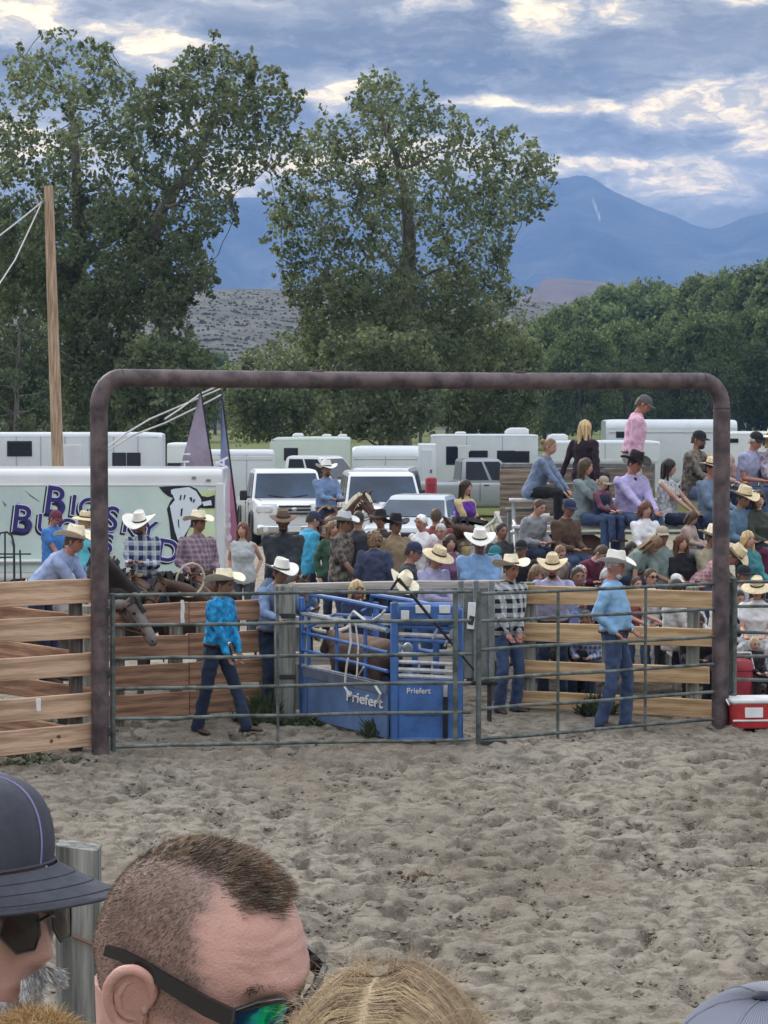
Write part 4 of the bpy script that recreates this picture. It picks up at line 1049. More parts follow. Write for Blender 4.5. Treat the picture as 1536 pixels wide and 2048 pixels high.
def chute():
    A = gnd(781, 1486); B = gnd(604, 1441); Cc = gnd(926, 1486)
    o = Vector((A.x, A.y, 0)); e = Vector((Cc.x - A.x, Cc.y - A.y, 0)); w = e.length; e.normalize(); sdv = Vector((B.x - A.x, B.y - A.y, 0)); L = sdv.length; sdv.normalize()
    n = Vector((-e.y, e.x, 0)); sn = Vector((-sdv.y, sdv.x, 0)); sn = sn if sn.y < 0 else -sn     # outward of the visible side
    t = thing('roping_chute', 'blue steel roping chute with solid lower sheets and white lettering', 'chute', o)
    def P(u, v, z): return e * u + sdv * v + Vector((0, 0, z))
    Re = Matrix((e, n, Vector((0, 0, 1)))).transposed(); Rs = Matrix((sdv, sn, Vector((0, 0, 1)))).transposed()
    # front: corner posts, solid sheet, slide slot, bars and the head box
    MB().box(P(.04, 0, .735) + n * .0, (.085, .085, 1.46), Re, .012).build('corner_post', M_BLUE, t)
    MB().box(P(w - .03, 0, .70), (.06, .07, 1.40), Re, .012).build('corner_post', M_BLUE, t)
    f = MB(); f.box(P(w * .5, 0, .335), (w - .13, .035, .60), Re, .008); fp = f.build('front_sheet', M_BLUE, t)
    f = MB(); f.box(P(w * .5, 0, .645) - n * .008, (w - .11, .05, .035), Re, .008); f.box(P(w * .5, 0, .035) - n * .008, (w - .11, .05, .05), Re, .008); f.box(P(w * .5, 0, .30) - n * .022, (w * .62, .012, .016), Re, .003); f.build('front_frame', M_BLUE, t)
    MB().box(P(w * .755, 0, .33) - n * .03, (.050, .02, .56), Re, .004).build('slide_slot', black_plastic, t)
    MB().box(P(w * .755, 0, .55) - n * .045, (.046, .014, .13), Re, .004).build('slide_handle', M_GALV, t)
    put_text('Priefert', .082, M_WHITE, t, P(w * .385, 0, .545) - n * .024, e, name='lettering', offset=.0006)
    hb = MB(); hb.box(P(w * .53, .02, 1.345), (w - .08, .16, .23), Re, .035); hb.build('head_box', M_BLUE, t)
    for (x, z, ww, hh) in ((.15, 1.335, .085, .105), (.335, 1.40, .155, .085), (.56, 1.40, .115, .085)): MB().box(P(x, 0, z) - n * .085, (ww, .012, hh), Re, .004).build('white_plate', M_WHITE, t)
    MB().box(P(.56, 0, 1.30) - n * .085, (.14, .01, .08), Re, .004).build('blue_plate', mat('light_blue_plate', (.18, .33, .66), .5), t)
    for z, rr, mm in ((1.205, .020, M_BLUE), (1.12, .024, M_GALV), (1.065, .020, M_BLUE), (.92, .018, M_GALV), (.835, .020, M_GALV), (.755, .024, M_GALV), (.69, .026, M_GALV)):
        MB().tube([P(.07, 0, z + .012), P(w * .5, 0, z), P(w - .05, 0, z - .018)], rr, 8).build('front_bar', mm, t)
    for (x, z, h) in ((.46, 1.14, .12), (.60, 1.10, .2), (.66, 1.18, .12)): MB().box(P(x, 0, z) - n * .03, (.022, .022, h), Re @ eul(0, 25, 0), .004).build('catch', M_GALV, t)
    for x in (.18, .30): MB().ell(P(x, .25, .965), .055, .05, .065, u=10, v=8).build('roller', M_GALV, t)
    # side: end hoop, rails, sheet and lettering
    MB().box(P(0, L, .70), (.05, .05, 1.36), Rs, .01).build('end_post', M_BLUE, t); MB().box(P(0, L - .17, .64), (.035, .04, 1.26), Rs, .008).build('end_post', M_BLUE, t)
    zt = 1.40; hoop = [P(0, L, 1.22)] + [P(0, L - .22 * math.sin(R(q)), 1.22 + .20 * (1 - math.cos(R(q)))) for q in (30, 60, 90)] + [P(0, L * .5, zt + .015), P(0, .05, zt - .01)]
    MB().tube(hoop, .026, 8).build('top_rail', M_BLUE, t)
    hoop2 = [p + e * w * .9 for p in hoop]; MB().tube(hoop2, .026, 8).build('top_rail', M_BLUE, t)
    MB().tube([P(0, L * .93, 1.05), P(0, L * .6, 1.25), P(0, L * .35, 1.27), P(0, .1, 1.21)], .016, 7).build('curved_rail', M_BLUE, t)
    for z, dz, rr, mm in ((1.20, -.03, .030, M_GALV), (.985, -.05, .020, M_BLUE), (.79, -.05, .020, M_BLUE), (.615, -.02, .024, M_GALV)):
        MB().tube([P(0, L - .02, z), P(0, L * .5, z + dz * .4), P(0, .06, z + dz)], rr, 8).build('side_rail', mm, t)
    for z in (1.15, .9, .62): MB().tube([P(w * .92, L, z), P(w * .92, .05, z)], .022, 7).build('far_rail', M_BLUE, t)
    for v in (.2, .42, .64, .85): MB().box(P(w * .9, L * v, .75), (.10, .03, 1.2), Rs, .006).build('far_slat', M_BLUE, t)
    for v in (.30, .62): MB().box(P(.03, L * v, .66), (.04, .03, 1.1), Rs, .006).build('side_upright', M_BLUE, t)
    MB().box(P(.0, L * .5, .32), (L - .10, .03, .56), Rs, .006).build('side_sheet', M_BLUE2, t)
    MB().box(P(.0, L * .5, .56) + sn * .012, (L - .10, .02, .13), Rs, .006).build('sheet_rim', mat('grey_blue_steel', (.13, .16, .22), .5, .2, 6), t)
    MB().box(P(w * .9, L * .5, .32), (L - .1, .03, .56), Rs, .006).build('side_sheet', M_BLUE2, t)
    put_text('Priefert', .155, M_WHITE, t, P(0, L * .26, .395) + sn * .026, -sdv, (0.0, 0, 1), name='lettering', offset=.002, sx=1.75)
    # ropes and chains hanging over the side
    rp = [P(0, L * .40, 1.24), P(-.02, L * .36, 1.0), P(-.03, L * .40, .72), P(-.03, L * .42, .50), P(-.03, L * .36, .42)]
    MB().tube([p + sn * .05 for p in rp], .013, 6).build('rope', ROPE_WHITE, t)
    rp = [P(0, L * .42, 1.23), P(0, L * .36, 1.32), P(0, L * .28, 1.27), P(0, L * .2, 1.22), P(0, .12, 1.33), P(0, .05, 1.38)]
    MB().tube([p + sn * .04 for p in rp], .014, 6).build('rope', ROPE_WHITE, t)
    MB().tube([P(0, L * .34, 1.2) + sn * .04, P(0, L * .3, .95) + sn * .05, P(0, L * .31, .62) + sn * .06, P(0, L * .24, .75) + sn * .05], .010, 6).build('rope', ROPE_WHITE, t)
    MB().tube([P(0, L * .12, .58) + sn * .05, P(0, L * .06, .50) + sn * .05, P(0, L * .10, .40) + sn * .05], .015, 6).build('rope', ROPE_WHITE, t)
    # rump of a steer waiting in the alley seen through the rails
    s2 = thing('steer', 'brown and white steer standing inside the blue chute', 'steer', o + P(w * .45, L * .62, 0), math.atan2(sdv.y, sdv.x) + R(90))
    m_ = MB(); m_.cap((0, -.42, .80), (0, .45, .82), .22, .20, 14); m_.cap((0, -.5, .85), (0, -.78, .92), .13, .11, 10); m_.cap((0, -.78, .92), (0, -.98, .78), .10, .065, 10)
    for x in (-.12, .12):
        for y, zz in ((-.42, .38), (.45, .40)): m_.cap((x, y, .75), (x, y + .02, zz), .10, .05, 9); m_.cap((x, y + .02, zz), (x, y, .05), .045, .04, 8)
    m_.build('body', mat('brown_hide', (.085, .048, .034), .85, .3, 4, .004, 40, col2=(.15, .095, .07)), s2, remesh=.025, sm=3)
    hb = MB()
    for x in (-1, 1): hb.tube([(x * .07, -.82, .99), (x * .20, -.84, 1.02), (x * .30, -.86, 1.10)], [.026, .02, .006], 7)
    hb.build('horns', mat('horn', (.55, .50, .42), .5, .1, 8), s2)
    MB().cap((0, .62, .9), (0, .66, .4), .025, .03, 7).build('tail', mat('brown_hide', None) if False else MATS['brown_hide'], s2)
chute()

# weeds at the fence feet
def weeds(label, px, py, h, w_, n, seed):
    p = gnd(px, py); r = np.random.RandomState(seed); V = []
    for i in range(n):
        a = r.uniform(0, 6.28); d = r.uniform(0, 1) ** .6 * w_; b = np.array([d * math.cos(a), d * .5 * math.sin(a), 0.0]); hh = h * r.uniform(.4, 1.1) * (1 - .5 * d / w_)
        tip = b + np.array([r.normal() * .08, r.normal() * .05, hh]); q = np.array([math.cos(a + 1.5), math.sin(a + 1.5), 0]) * r.uniform(.01, .022)
        m_ = (b + tip) / 2 + np.array([r.normal() * .03, 0, hh * .1]); V += [b - q * .3, m_ - q, tip, m_ + q]
    t = thing('weed_clump', label, 'weeds', (p.x, p.y, -.01)); link_mesh('foliage', np_mesh('foliage', V, 4, mat('weed_green', (.06, .08, .035), .9, .3, 6)), t)
weeds('green weed clump at the foot of the timber post', 515, 1446, .42, .26, 500, 1)
weeds('green weed clump under the right gate behind the cowboy', 1195, 1432, .34, .20, 380, 2)
weeds('weed clump at the base of the chute side', 758, 1478, .30, .16, 260, 3)
weeds('grass tufts under the pine boards at the left edge', 60, 1522, .10, .7, 260, 4)
weeds('low weeds between the timber post and the chute', 618, 1450, .16, .35, 260, 5)

def cone_and_bits():
    p = at(172, 1300, 25.0); t = thing('traffic_cone', 'small orange cone behind the left pine boards', 'cone', (p.x, p.y, p.z))
    mb = MB(); mb.lathe([(.075, 0), (.06, .015), (.028, .13), (.02, .14)], seg=16); mb.build('cone', M_ORANGE, t); MB().box((0, 0, -.01), (.19, .19, .02), bev=.006).build('base', M_ORANGE, t)
    MB().box((0, .0, -.35), (.16, .16, .66), bev=.01).build('stand', M_POST, t)
    # orange flag hung on the right archway post
    p = at(1437, 1255, 26.2); t = thing('orange_flag', 'crumpled orange flag tied to the right archway post', 'flag', p)
    mb = MB(); vs = []; pts = [(-.035, .16), (.075, .19), (.095, .06), (.05, -.02), (.06, -.16), (-.01, -.24), (-.05, -.12), (-.10, -.10), (-.045, .02)]
    rings = []
    for q in range(5): rings.append([Vector((x * (1 - .12 * abs(q - 2)), -.02 - .03 * q / 4 + .02 * math.sin(z * 30 + q), z * (1 - .08 * abs(q - 2)))) for x, z in pts])
    mb.loft(rings); mb.build('cloth', cloth('orange_cloth', (.80, .25, .07)), t)
    # white ribbon strips on the reddish fence
    p = at(365, 1222, 26.3); t = thing('white_ribbon', 'white ribbon hanging over the reddish fence behind the horse', 'ribbon', p)
    mb = MB(); mb.loft([[Vector((x + .004 * math.sin(z * 40), y, z)) for x, y in ((-.022 * k, 0), (.022 * k, .0), (.022 * k, .006), (-.022 * k, .006))] for z, k in ((.12, .8), (.04, 1), (-.06, .9), (-.13, 1))]); mb.build('ribbon', M_WHITE, t)
    p = at(77, 1410, 23.45); t = thing('paper_tag', 'small white paper tag on the fourth pine board at the left edge', 'tag', p)
    MB().box((0, 0, 0), (.045, .02, .125), eul(0, 0, 30), .003).build('paper', M_WHITE, t)
    # cooler, red jug
    p = gnd(1508, 1456); t = thing('cooler', 'red cooler with white lid and white label on the dirt at the right edge', 'cooler', (p.x, p.y + .12, 0), R(4))
    mb = MB(); rings = []
    for (z, sx, sy) in ((0, .235, .15), (.02, .245, .158), (.26, .262, .17)): rings.append([Vector((math.copysign(abs(math.cos(q)) ** .35, math.cos(q)) * sx, math.copysign(abs(math.sin(q)) ** .35, math.sin(q)) * sy, z)) for q in [2 * math.pi * i / 28 for i in range(28)]])
    mb.loft(rings); mb.build('tub', M_RED, t); MB().box((0, 0, .295), (.54, .36, .065), bev=.022).build('lid', M_WHITE, t)
    MB().box((-.02, -.168, .175), (.20, .012, .115), eul(-4, 0, 0), .005).build('label', M_WHITE, t); MB().box((.0, -.158, .085), (.50, .02, .022), bev=.006).build('band', M_WHITE, t)
    for x in (-.275, .275): MB().tube([(x, -.09, .25), (x * 1.06, 0, .30), (x, .09, .25)], .012, 6).build('handle', M_WHITE, t)
    p = gnd(1496, 1440); t = thing('water_jug', 'round dark red water jug standing behind the red cooler', 'jug', (p.x - .04, p.y + .55, .0))
    mb = MB(); mb.lathe([(.175, 0), (.185, .03), (.19, .38), (.175, .50), (.185, .51), (.185, .56), (.15, .62), (.06, .645), (.05, .67)], seg=24); mb.build('jug', mat('dark_red_plastic', (.30, .035, .05), .45, .15, 6), t)
    mb = MB(); mb.tube([(-.19, 0, .5), (-.15, 0, .70), (.15, 0, .70), (.19, 0, .5)], .012, 7); mb.build('handle', M_WHITE, t)
    p = gnd(833, 1752); t = thing('dung_pile', 'small brown dung pile lying on the arena dirt', 'dung', (p.x, p.y, -.01)); mb = MB()
    for q in range(40): mb.ell((rnd.gauss(0, .07), rnd.gauss(0, .06), rnd.uniform(-.01, .02)), rnd.uniform(.012, .028), rnd.uniform(.012, .028), .016, u=7, v=5)
    mb.build('dung', mat('dung', (.10, .058, .028), .95, .3, 20), t)
cone_and_bits()
# ------------------------------------------------------------------ bleachers and utility pole, flags
ROWS = [(29.6, .65), (30.3, 1.08), (31.0, 1.55), (31.7, 1.95), (32.4, 2.28)]     # depth and seat height of each bench
BX0 = at(1030, 1000, 31).x; BX1 = BX0 + 7.0
def bleachers():
    t = thing('bleachers', 'aluminium bleachers full of spectators behind the amber board fence', 'bleachers', (BX0, 29.4, 0))
    o = Vector((BX0, 29.4, 0)); W = BX1 - BX0
    for i, (Y, z) in enumerate(ROWS):
        x0 = 0.0 if i > 0 else .25
        for d, dz, w_, nm in ((0, 0, .24, 'seat_plank'), (-.36, -.42, .23, 'foot_plank'), (-.12, -.42, .20, 'foot_plank')):
            if z + dz < .12 or (nm == 'foot_plank' and d == -.12): continue
            mb = MB(); mb.box((W / 2 + x0, Y - 29.4 + d, z + dz - .022), (W, w_, .044), bev=.008); mb.build(nm, alu, t)
    for x in (.06, 1.9, 3.75, 5.6, 6.9):
        for i, (Y, z) in enumerate(ROWS):
            y = Y - 29.4
            mb = MB(); mb.tube([(x, y, -.05 + yz(Y)), (x, y, z - .05)], .028, 7); mb.build('upright', alu, t)
            if i: mb = MB(); mb.tube([(x, ROWS[i - 1][0] - 29.4, ROWS[i - 1][1] - .06), (x, y, z - .30)], .024, 7); mb.build('stringer', alu, t)
        mb = MB(); mb.tube([(x, ROWS[0][0] - 29.4, .4), (x, ROWS[-1][0] - 29.4, .4)], .022, 7); mb.build('base_rail', alu, t)
        mb = MB(); mb.tube([(x, ROWS[1][0] - 29.4, .45), (x, ROWS[4][0] - 29.4, 1.95)], .020, 7); mb.build('brace', alu, t)
        mb = MB(); mb.tube([(x, ROWS[2][0] - 29.4, 1.3), (x, ROWS[4][0] - 29.4, .45)], .020, 7); mb.build('brace', alu, t)
    # wide end upright on the left
    p = at(1020, 1000, 32.6); mb = MB(); mb.box((p.x - BX0, 3.2, 1.05), (.075, .075, 2.2), bev=.012); mb.build('end_upright', M_GREY, t)
    mb = MB(); mb.box((p.x - BX0 + .18, 3.2, 2.12), (.48, .10, .05), bev=.01); mb.build('end_beam', M_GREY, t)
    # wooden stock rack of a flat trailer behind the top row
    q0, q1 = at(1006, 900, 34.2), at(1300, 900, 34.6)
    t2 = thing('stake_trailer', 'brown wooden stake sides of a flat trailer behind the top bench', 'trailer', (q0.x, q0.y, 0)); L = q1.x - q0.x
    WB = wood('barn_board', (.20, .155, .12), (.29, .235, .19), .25, .3)
    for i, z in enumerate((2.55, 2.33, 2.11)):
        mb = plank_mb(L, .205, .045, 50 + i); b = mb.build('board', WB, t2); b.location = (0, 0, z)
        mb = plank_mb(.5, .205, .045, 60 + i); b = mb.build('board', WB, t2); b.location = (-.05, -.15, z - .02); b.rotation_euler = (0, 0, R(-12))
    mb = MB(); mb.box((L / 2, .02, 2.69), (L + .06, .09, .07), bev=.012); mb.build('cap_rail', M_GREY, t2)
    for x in (0, L * .33, L * .66, L): mb = MB(); mb.box((x, .055, 2.25), (.07, .06, .9), bev=.01); mb.build('stake', M_GREY, t2)
    mb = MB(); mb.box((L / 2, .8, 1.9), (L + .1, 1.8, .14), bev=.02); mb.build('deck', M_GREYWOOD, t2)
    for x in (.4, L - .4):
        mb = MB(); mb.lathe([(.2, -.11), (.36, -.09), (.38, 0), (.36, .09), (.2, .11)], (x, 1.2, .66), 'Y', 22); mb.build('wheel', rubber, t2)
        mb = MB(); mb.box((x, .3, 1.0), (.07, .07, 1.9), bev=.01); mb.build('frame_leg', M_GREY, t2)
    return t
bleachers()

def pole():
    Y = 60.0; a = at(97, 372, Y); b = at(116, 940, Y)
    t = thing('utility_pole', 'bare tan utility pole leaning slightly beside the left cottonwoods', 'pole', (b.x, Y, yz(Y)))
    base = Vector((b.x, Y, yz(Y))); d = a - b; lo = b - base - d * .28; hi = a - base
    mb = MB(); mb.tube([lo, lo.lerp(hi, .4), lo.lerp(hi, .8), hi], [.155, .145, .128, .115], 16)
    mb.build('shaft', wood('pole_wood', (.30, .205, .135), (.42, .31, .225), .25, 0, 2), t)
    # insulator and the service wires running off to the left and right
    h = at(85, 404, Y - .1) - base; mb = MB(); mb.lathe([(.02, -.06), (.05, -.04), (.03, -.01), (.05, .02), (.02, .05)], h, 'X', 10); mb.build('insulator', M_GREY, t)
    W_ = mat('grey_cable', (.42, .41, .41), .7, .1, 10)
    for pts in ([(84, 404, Y - .1), (40, 440, 56), (-20, 486, 52), (-120, 560, 47)], [(82, 408, Y - .1), (58, 460, 57), (30, 520, 54), (-4, 572, 51), (-60, 660, 46)], [(84, 400, Y - .1), (76, 386, Y - .1), (70, 392, Y - .1), (78, 410, Y - .1)]):
        mb = MB(); mb.tube([at(*p) - base for p in pts], .018, 6); mb.build('wire', W_, t)
    # the twisted service drop crossing behind the archway
    t2 = thing('service_wire', 'pale twisted service wires sagging above the lettered trailer', 'wire', at(440, 778, 50))
    b2 = at(440, 778, 50)
    for k, pts in enumerate(([(200, 905, 40), (250, 868, 42), (300, 838, 45), (370, 808, 48), (440, 778, 50)], [(200, 912, 40), (262, 872, 42), (330, 846, 45), (392, 816, 48), (442, 790, 50)], [(330, 838, 44.6), (360, 818, 46.5), (400, 788, 48.2), (432, 774, 49.6)])):
        mb = MB(); mb.tube([at(*p) - b2 for p in pts], .017, 6); mb.build('strand', W_, t2)
pole()

def feather_flag(label, Y, top, bl, br, cols, letters, lsize, lcol):
    """tall flag: curved pole along the right edge, cloth from it, letters running down"""
    base = at(br[0] + 2, 1200, Y); root = thing('feather_flag', label, 'flag', (base.x, Y, yz(Y))); o = Vector((base.x, Y, yz(Y)))
    tp = at(*top, Y) - o; bL = at(*bl, Y) - o; bR = at(*br, Y) - o
    n = 18; L = []; Rr = []
    for i in range(n + 1):
        t = i / n; r_ = tp.lerp(bR, t); l_ = tp.lerp(bL, t ** .62); wv = .05 * math.sin(t * 9)
        L.append(l_ + Vector((0, wv, 0))); Rr.append(r_ + Vector((0, .2 * wv, 0)))
    for s_, (t0, t1, m_) in enumerate(cols):
        mb = MB(); a, b = int(t0 * n), int(t1 * n); rows = []
        for i in range(a, b + 1): rows.append([L[i], L[i].lerp(Rr[i], .5) + Vector((0, .03, 0)), Rr[i], Rr[i] + Vector((0, .006, 0)), L[i].lerp(Rr[i], .5) + Vector((0, .036, 0)), L[i] + Vector((0, .006, 0))])
        mb.loft(rows); c_ = mb.build('cloth', m_, root)
    mb = MB(); mb.tube([Vector((0, 0, -.1)), bR + Vector((.02, 0, 0)), tp + Vector((.015, 0, .0))], [.022, .02, .012], 7); mb.build('flag_pole', black_plastic, root)
    for ch, t, fx, rot in letters:
        i = t * n; k = int(i); p = L[k].lerp(L[min(n, k + 1)], i - k); q = Rr[k].lerp(Rr[min(n, k + 1)], i - k); w = (q - p).length
        put_text(ch, lsize * (w if w > .12 else .12), lcol, root, p.lerp(q, fx) - Vector((0, .085, 0)), Vector((math.cos(R(rot)), 0, math.sin(R(rot)))), Vector((-math.sin(R(rot)), 0, math.cos(R(rot)))), .003, .004)
    return root
FL1 = cloth('mauve_flag', (.27, .23, .30)); FL2 = cloth('navy_flag', (.16, .185, .30)); FL3 = cloth('pink_flag', (.56, .22, .36)); FLW = mat('flag_print', (.62, .62, .70), .8); FLP = mat('flag_pink_print', (.66, .10, .28), .8); FLN = mat('flag_navy_print', (.03, .04, .12), .8)
feather_flag('mauve feather flag with pale letters behind the lettered trailer', 41.0, (400, 783), (344, 1000), (434, 1000), [(0, 1, FL1)], [('I', .44, .16, 90), ('H', .56, .18, 90), ('E', .67, .20, 90)], .40, FLW)
feather_flag('narrow feather flag, navy above and pink below, beside the lettered trailer', 40.0, (442, 790), (438, 1100), (480, 1100), [(0, .54, FL2), (.54, 1, FL3)], [('A', .33, .4, 90), ('D', .42, .42, 90), ('D', .62, .45, 90), ('O', .72, .46, 90), ('C', .81, .46, 90), ('O', .90, .46, 90)], .62, FLW)
# ------------------------------------------------------------------ vehicles and trailers
M_TYRE = rubber; M_RIM = mat('alloy_rim', (.42, .43, .45), .35, .1, 8, metal=.7); M_CHROME = mat('chrome', (.62, .64, .66), .18, .05, 5, metal=.9)
M_LAMP = mat('lamp_lens', (.62, .64, .66), .12, .1, 12, spec=.8, coat=.5); M_TAIL = mat('tail_lens', (.42, .03, .03), .25, .1, 12)
P_WHITE = mat('car_white', (.70, .72, .74), .28, .05, 1, spec=.5, coat=.5); P_SILVER = mat('car_silver', (.50, .53, .55), .3, .05, 1, metal=.35, coat=.5); P_BLACK = mat('car_black', (.015, .016, .02), .25, .1, 1, coat=.6)
P_GREYS = mat('pickup_silver', (.32, .345, .37), .32, .06, 1, metal=.4, coat=.4)
G_BLUE = mat('windscreen_glass', (.022, .045, .085), .16, .5, .8, spec=.42); G_DARK = mat('tinted_glass', (.012, .018, .028), .14, .3, 1, spec=.4)
def rrect(hw, z0, z1, r, n=4, top=1.0):
    """rounded section outline (x, z), top narrowed by factor top"""
    out = []
    for (sx, sz, a0) in ((1, 1, 0), (-1, 1, 90), (-1, -1, 180), (1, -1, 270)):
        for q in range(n + 1):
            a = R(a0 + 90 * q / n); x = sx * (hw - r) + r * math.cos(a); z = (z1 - r if sz > 0 else z0 + r) + r * math.sin(a)
            f = 1 + (top - 1) * (z - z0) / (z1 - z0); out.append((x * f, z))
    return out
def wheel(root, x, y, r, w, side, name='wheel'):
    mb = MB(); mb.lathe([(r * .55, -w / 2), (r * .92, -w / 2), (r, -w * .34), (r, w * .34), (r * .92, w / 2), (r * .55, w / 2)], (0, 0, 0), 'X', 24); o = mb.build(name, M_TYRE, root); o.location = (x, y, r)
    m2 = MB(); m2.lathe([(r * .60, w * .30 * side), (r * .58, w * .45 * side), (r * .2, w * .36 * side), (r * .1, w * .46 * side), (.01, w * .46 * side)], (0, 0, 0), 'X', 20)
    for q in range(6):
        a = R(60 * q); m2.box((w * .44 * side, math.cos(a) * r * .36, math.sin(a) * r * .36), (.02, r * .12, r * .5), eul(60 * q - 90, 0, 0), .01)
    m2.build('rim', M_RIM, o)
def car(label, X, Y, face, paint, L, W, H, kind='suv', cat='car', glass_=None, z0=None, grille=True, hood=None, name='parked_car', lift=0.0, group='vehicles parked behind the arena'):
    """front at -Y. Sections from nose to tail make the hull; glass, lamps and wheels are parts"""
    z0 = yz(Y) if z0 is None else z0
    t = thing(name, label, cat, (X, Y, z0 + lift), R(face), group); hw = W / 2; g = glass_ or G_BLUE
    belt = H * {'suv': .60, 'pickup': .60, 'sedan': .64}[kind]; hoodz = H * {'suv': .575, 'pickup': .60, 'sedan': .58}[kind]
    f, b = -L / 2, L / 2; zb = .28 if kind != 'sedan' else .19
    ws0 = f + L * {'suv': .27, 'pickup': .245, 'sedan': .27}[kind]; ws1 = ws0 + {'suv': .75, 'pickup': .66, 'sedan': .85}[kind]
    st = [(f, .82, zb + .18, hoodz - .18), (f + .05, .92, zb + .06, hoodz - .06), (f + .28, .98, zb, hoodz), (ws0 - .1, 1.0, zb, hoodz + .03), (ws0 + .15, 1.0, zb, belt)]
    if kind == 'pickup':
        ce = f + L * .60; st += [(ce, 1.0, zb, belt), (ce + .02, 1.0, zb, belt - .02), (b - .05, 1.0, zb, belt - .02), (b, .99, zb + .05, belt - .03)]
    elif kind == 'suv': st += [(b - .35, 1.0, zb, belt), (b - .06, .96, zb + .03, belt), (b, .90, zb + .12, belt - .1)]
    else: st += [(b - 1.0, 1.0, zb, belt), (b - .55, .97, zb + .02, belt + .0), (b - .05, .92, zb + .06, belt - .05), (b, .86, zb + .15, belt - .16)]
    mb = MB(); mb.loft([[Vector((x, y, z)) for x, z in rrect(hw * s_, za, zc, .11, 3, .955)] for (y, s_, za, zc) in st]); body = mb.build('body', paint, t, ang=38)
    # cabin
    if kind == 'pickup': re0 = ce - .12; re1 = ce - .02
    elif kind == 'suv': re0 = b - .30; re1 = b - .10
    else: re0 = b - 1.35; re1 = b - .55
    wt = hw * {'suv': .80, 'pickup': .80, 'sedan': .70}[kind]; wb = hw * .935
    cb = MB(); zr = H; rings = []
    for (zz, w_, y0, y1) in ((belt - .06, wb, ws0, re1), (belt + .02, wb * .995, ws0 + .06, re1 - .02), (zr - .10, wt * 1.02, ws1 - .06, re0 + .02), (zr - .03, wt * .97, ws1 + .04, re0 - .03), (zr, wt * .86, ws1 + .18, re0 - .12)):
        rings.append([Vector((sx * (w_ - (.10 if e else 0)), y0 + (.0 if not e else -.0) if k else y1, zz)) for (sx, k, e) in ((-1, 1, 0), (-1, 1, 1), (1, 1, 1), (1, 1, 0), (1, 0, 0), (1, 0, 1), (-1, 0, 1), (-1, 0, 0))])
    cb.loft(rings); cab = cb.build('cabin', paint, t, ang=35)
    def quad(name, pts, m_, par, th=.012):
        pts = [Vector(p) for p in pts]; n = (pts[1] - pts[0]).cross(pts[3] - pts[0]).normalized(); c = sum(pts, Vector()) / 4
        if n.dot(c - Vector((0, (ws0 + re1) / 2, c.z))) < 0: n = -n
        q = MB(); q.add([p - n * .03 for p in pts] + [p + n * th for p in pts], [(3, 2, 1, 0), (4, 5, 6, 7), (0, 1, 5, 4), (1, 2, 6, 5), (2, 3, 7, 6), (3, 0, 4, 7)]); return q.build(name, m_, par, smooth=False)
    zl, zh = belt + .045, zr - .115
    def fx(z): return wb + (wt - wb) * (z - belt) / (zr - belt)
    def fy(z): return ws0 + .04 + (ws1 - .06 - ws0 - .04) * (z - belt - .02) / (zr - .12 - belt)
    def ry(z): return re1 - .02 + (re0 - re1 + .04) * (z - belt - .02) / (zr - .12 - belt)
    quad('windscreen', [(-fx(zl) * .93, fy(zl), zl), (fx(zl) * .93, fy(zl), zl), (fx(zh) * .93, fy(zh), zh), (-fx(zh) * .93, fy(zh), zh)], g, t)
    quad('rear_window', [(-fx(zl) * .88, ry(zl), zl), (fx(zl) * .88, ry(zl), zl), (fx(zh) * .88, ry(zh), zh), (-fx(zh) * .88, ry(zh), zh)], G_DARK, t)
    span = [(0, .44), (.50, .95)] if kind != 'suv' else [(0, .33), (.375, .65), (.70, .97)]
    for sx in (-1, 1):
        for (a, c) in span:
            def Yb(z, u): y0 = fy(z) + .10; y1 = ry(z) - .06; return y0 + (y1 - y0) * u
            quad('side_window', [(sx * (fx(zl) + .006), Yb(zl, a), zl), (sx * (fx(zl) + .006), Yb(zl, c), zl), (sx * (fx(zh) + .004), Yb(zh, c), zh), (sx * (fx(zh) + .004), Yb(zh, a), zh)], G_DARK, t, .008)
        m2 = MB(); m2.box((sx * (hw + .13), ws0 + .32, belt + .10), (.20, .10, .17 if kind != 'pickup' else .26), bev=.03); m2.box((sx * (hw + .01), ws0 + .34, belt + .05), (.12, .05, .05)); m2.build('mirror', paint if kind == 'sedan' else black_plastic, t)
        m3 = MB(); m3.box((sx * hw * .74, f + .06, hoodz - .20), (.42 * hw, .16, .20 if kind != 'sedan' else .13), eul(0, 0, sx * 10), .04); m3.build('headlight', M_LAMP, t)
        m3 = MB(); m3.box((sx * hw * .86, b - .01, belt - .18), (.16, .07, .30 if kind != 'sedan' else .14), bev=.03); m3.build('tail_light', M_TAIL, t)
    if grille:
        m4 = MB(); m4.box((0, f + .0, hoodz - .22), (hw * .86, .12, .30 if kind != 'sedan' else .14), bev=.03); gr = m4.build('grille', black_plastic if kind != 'pickup' else M_CHROME, t)
        m5 = MB(); [m5.box((0, f - .055, hoodz - .22 + dz), (hw * .80, .03, .05), bev=.008) for dz in ((-.09, 0, .09) if kind != 'sedan' else (-.03, .03))]; m5.build('grille_bar', black_plastic, gr)
    m6 = MB(); m6.box((0, f + .03, zb + .17), (W * .93, .22, .24), bev=.06); m6.build('bumper', M_CHROME if kind == 'pickup' else paint, t)
    m6 = MB(); m6.box((0, b - .02, zb + .17), (W * .90, .18, .20), bev=.05); m6.build('bumper', M_CHROME if kind == 'pickup' else paint, t)
    m7 = MB()
    for sx in (-1, 1):
        m7.tube([(sx * hw * .80, f + .32, hoodz + .006), (sx * hw * .83, ws0 - .02, hoodz + .035)], .007, 5)
        m7.tube([(sx * hw * .10, ws0 + .02, hoodz + .055), (sx * hw * .52, ws0 + .10, hoodz + .11)], .012, 5)
    m7.build('seam_line', black_plastic, t)
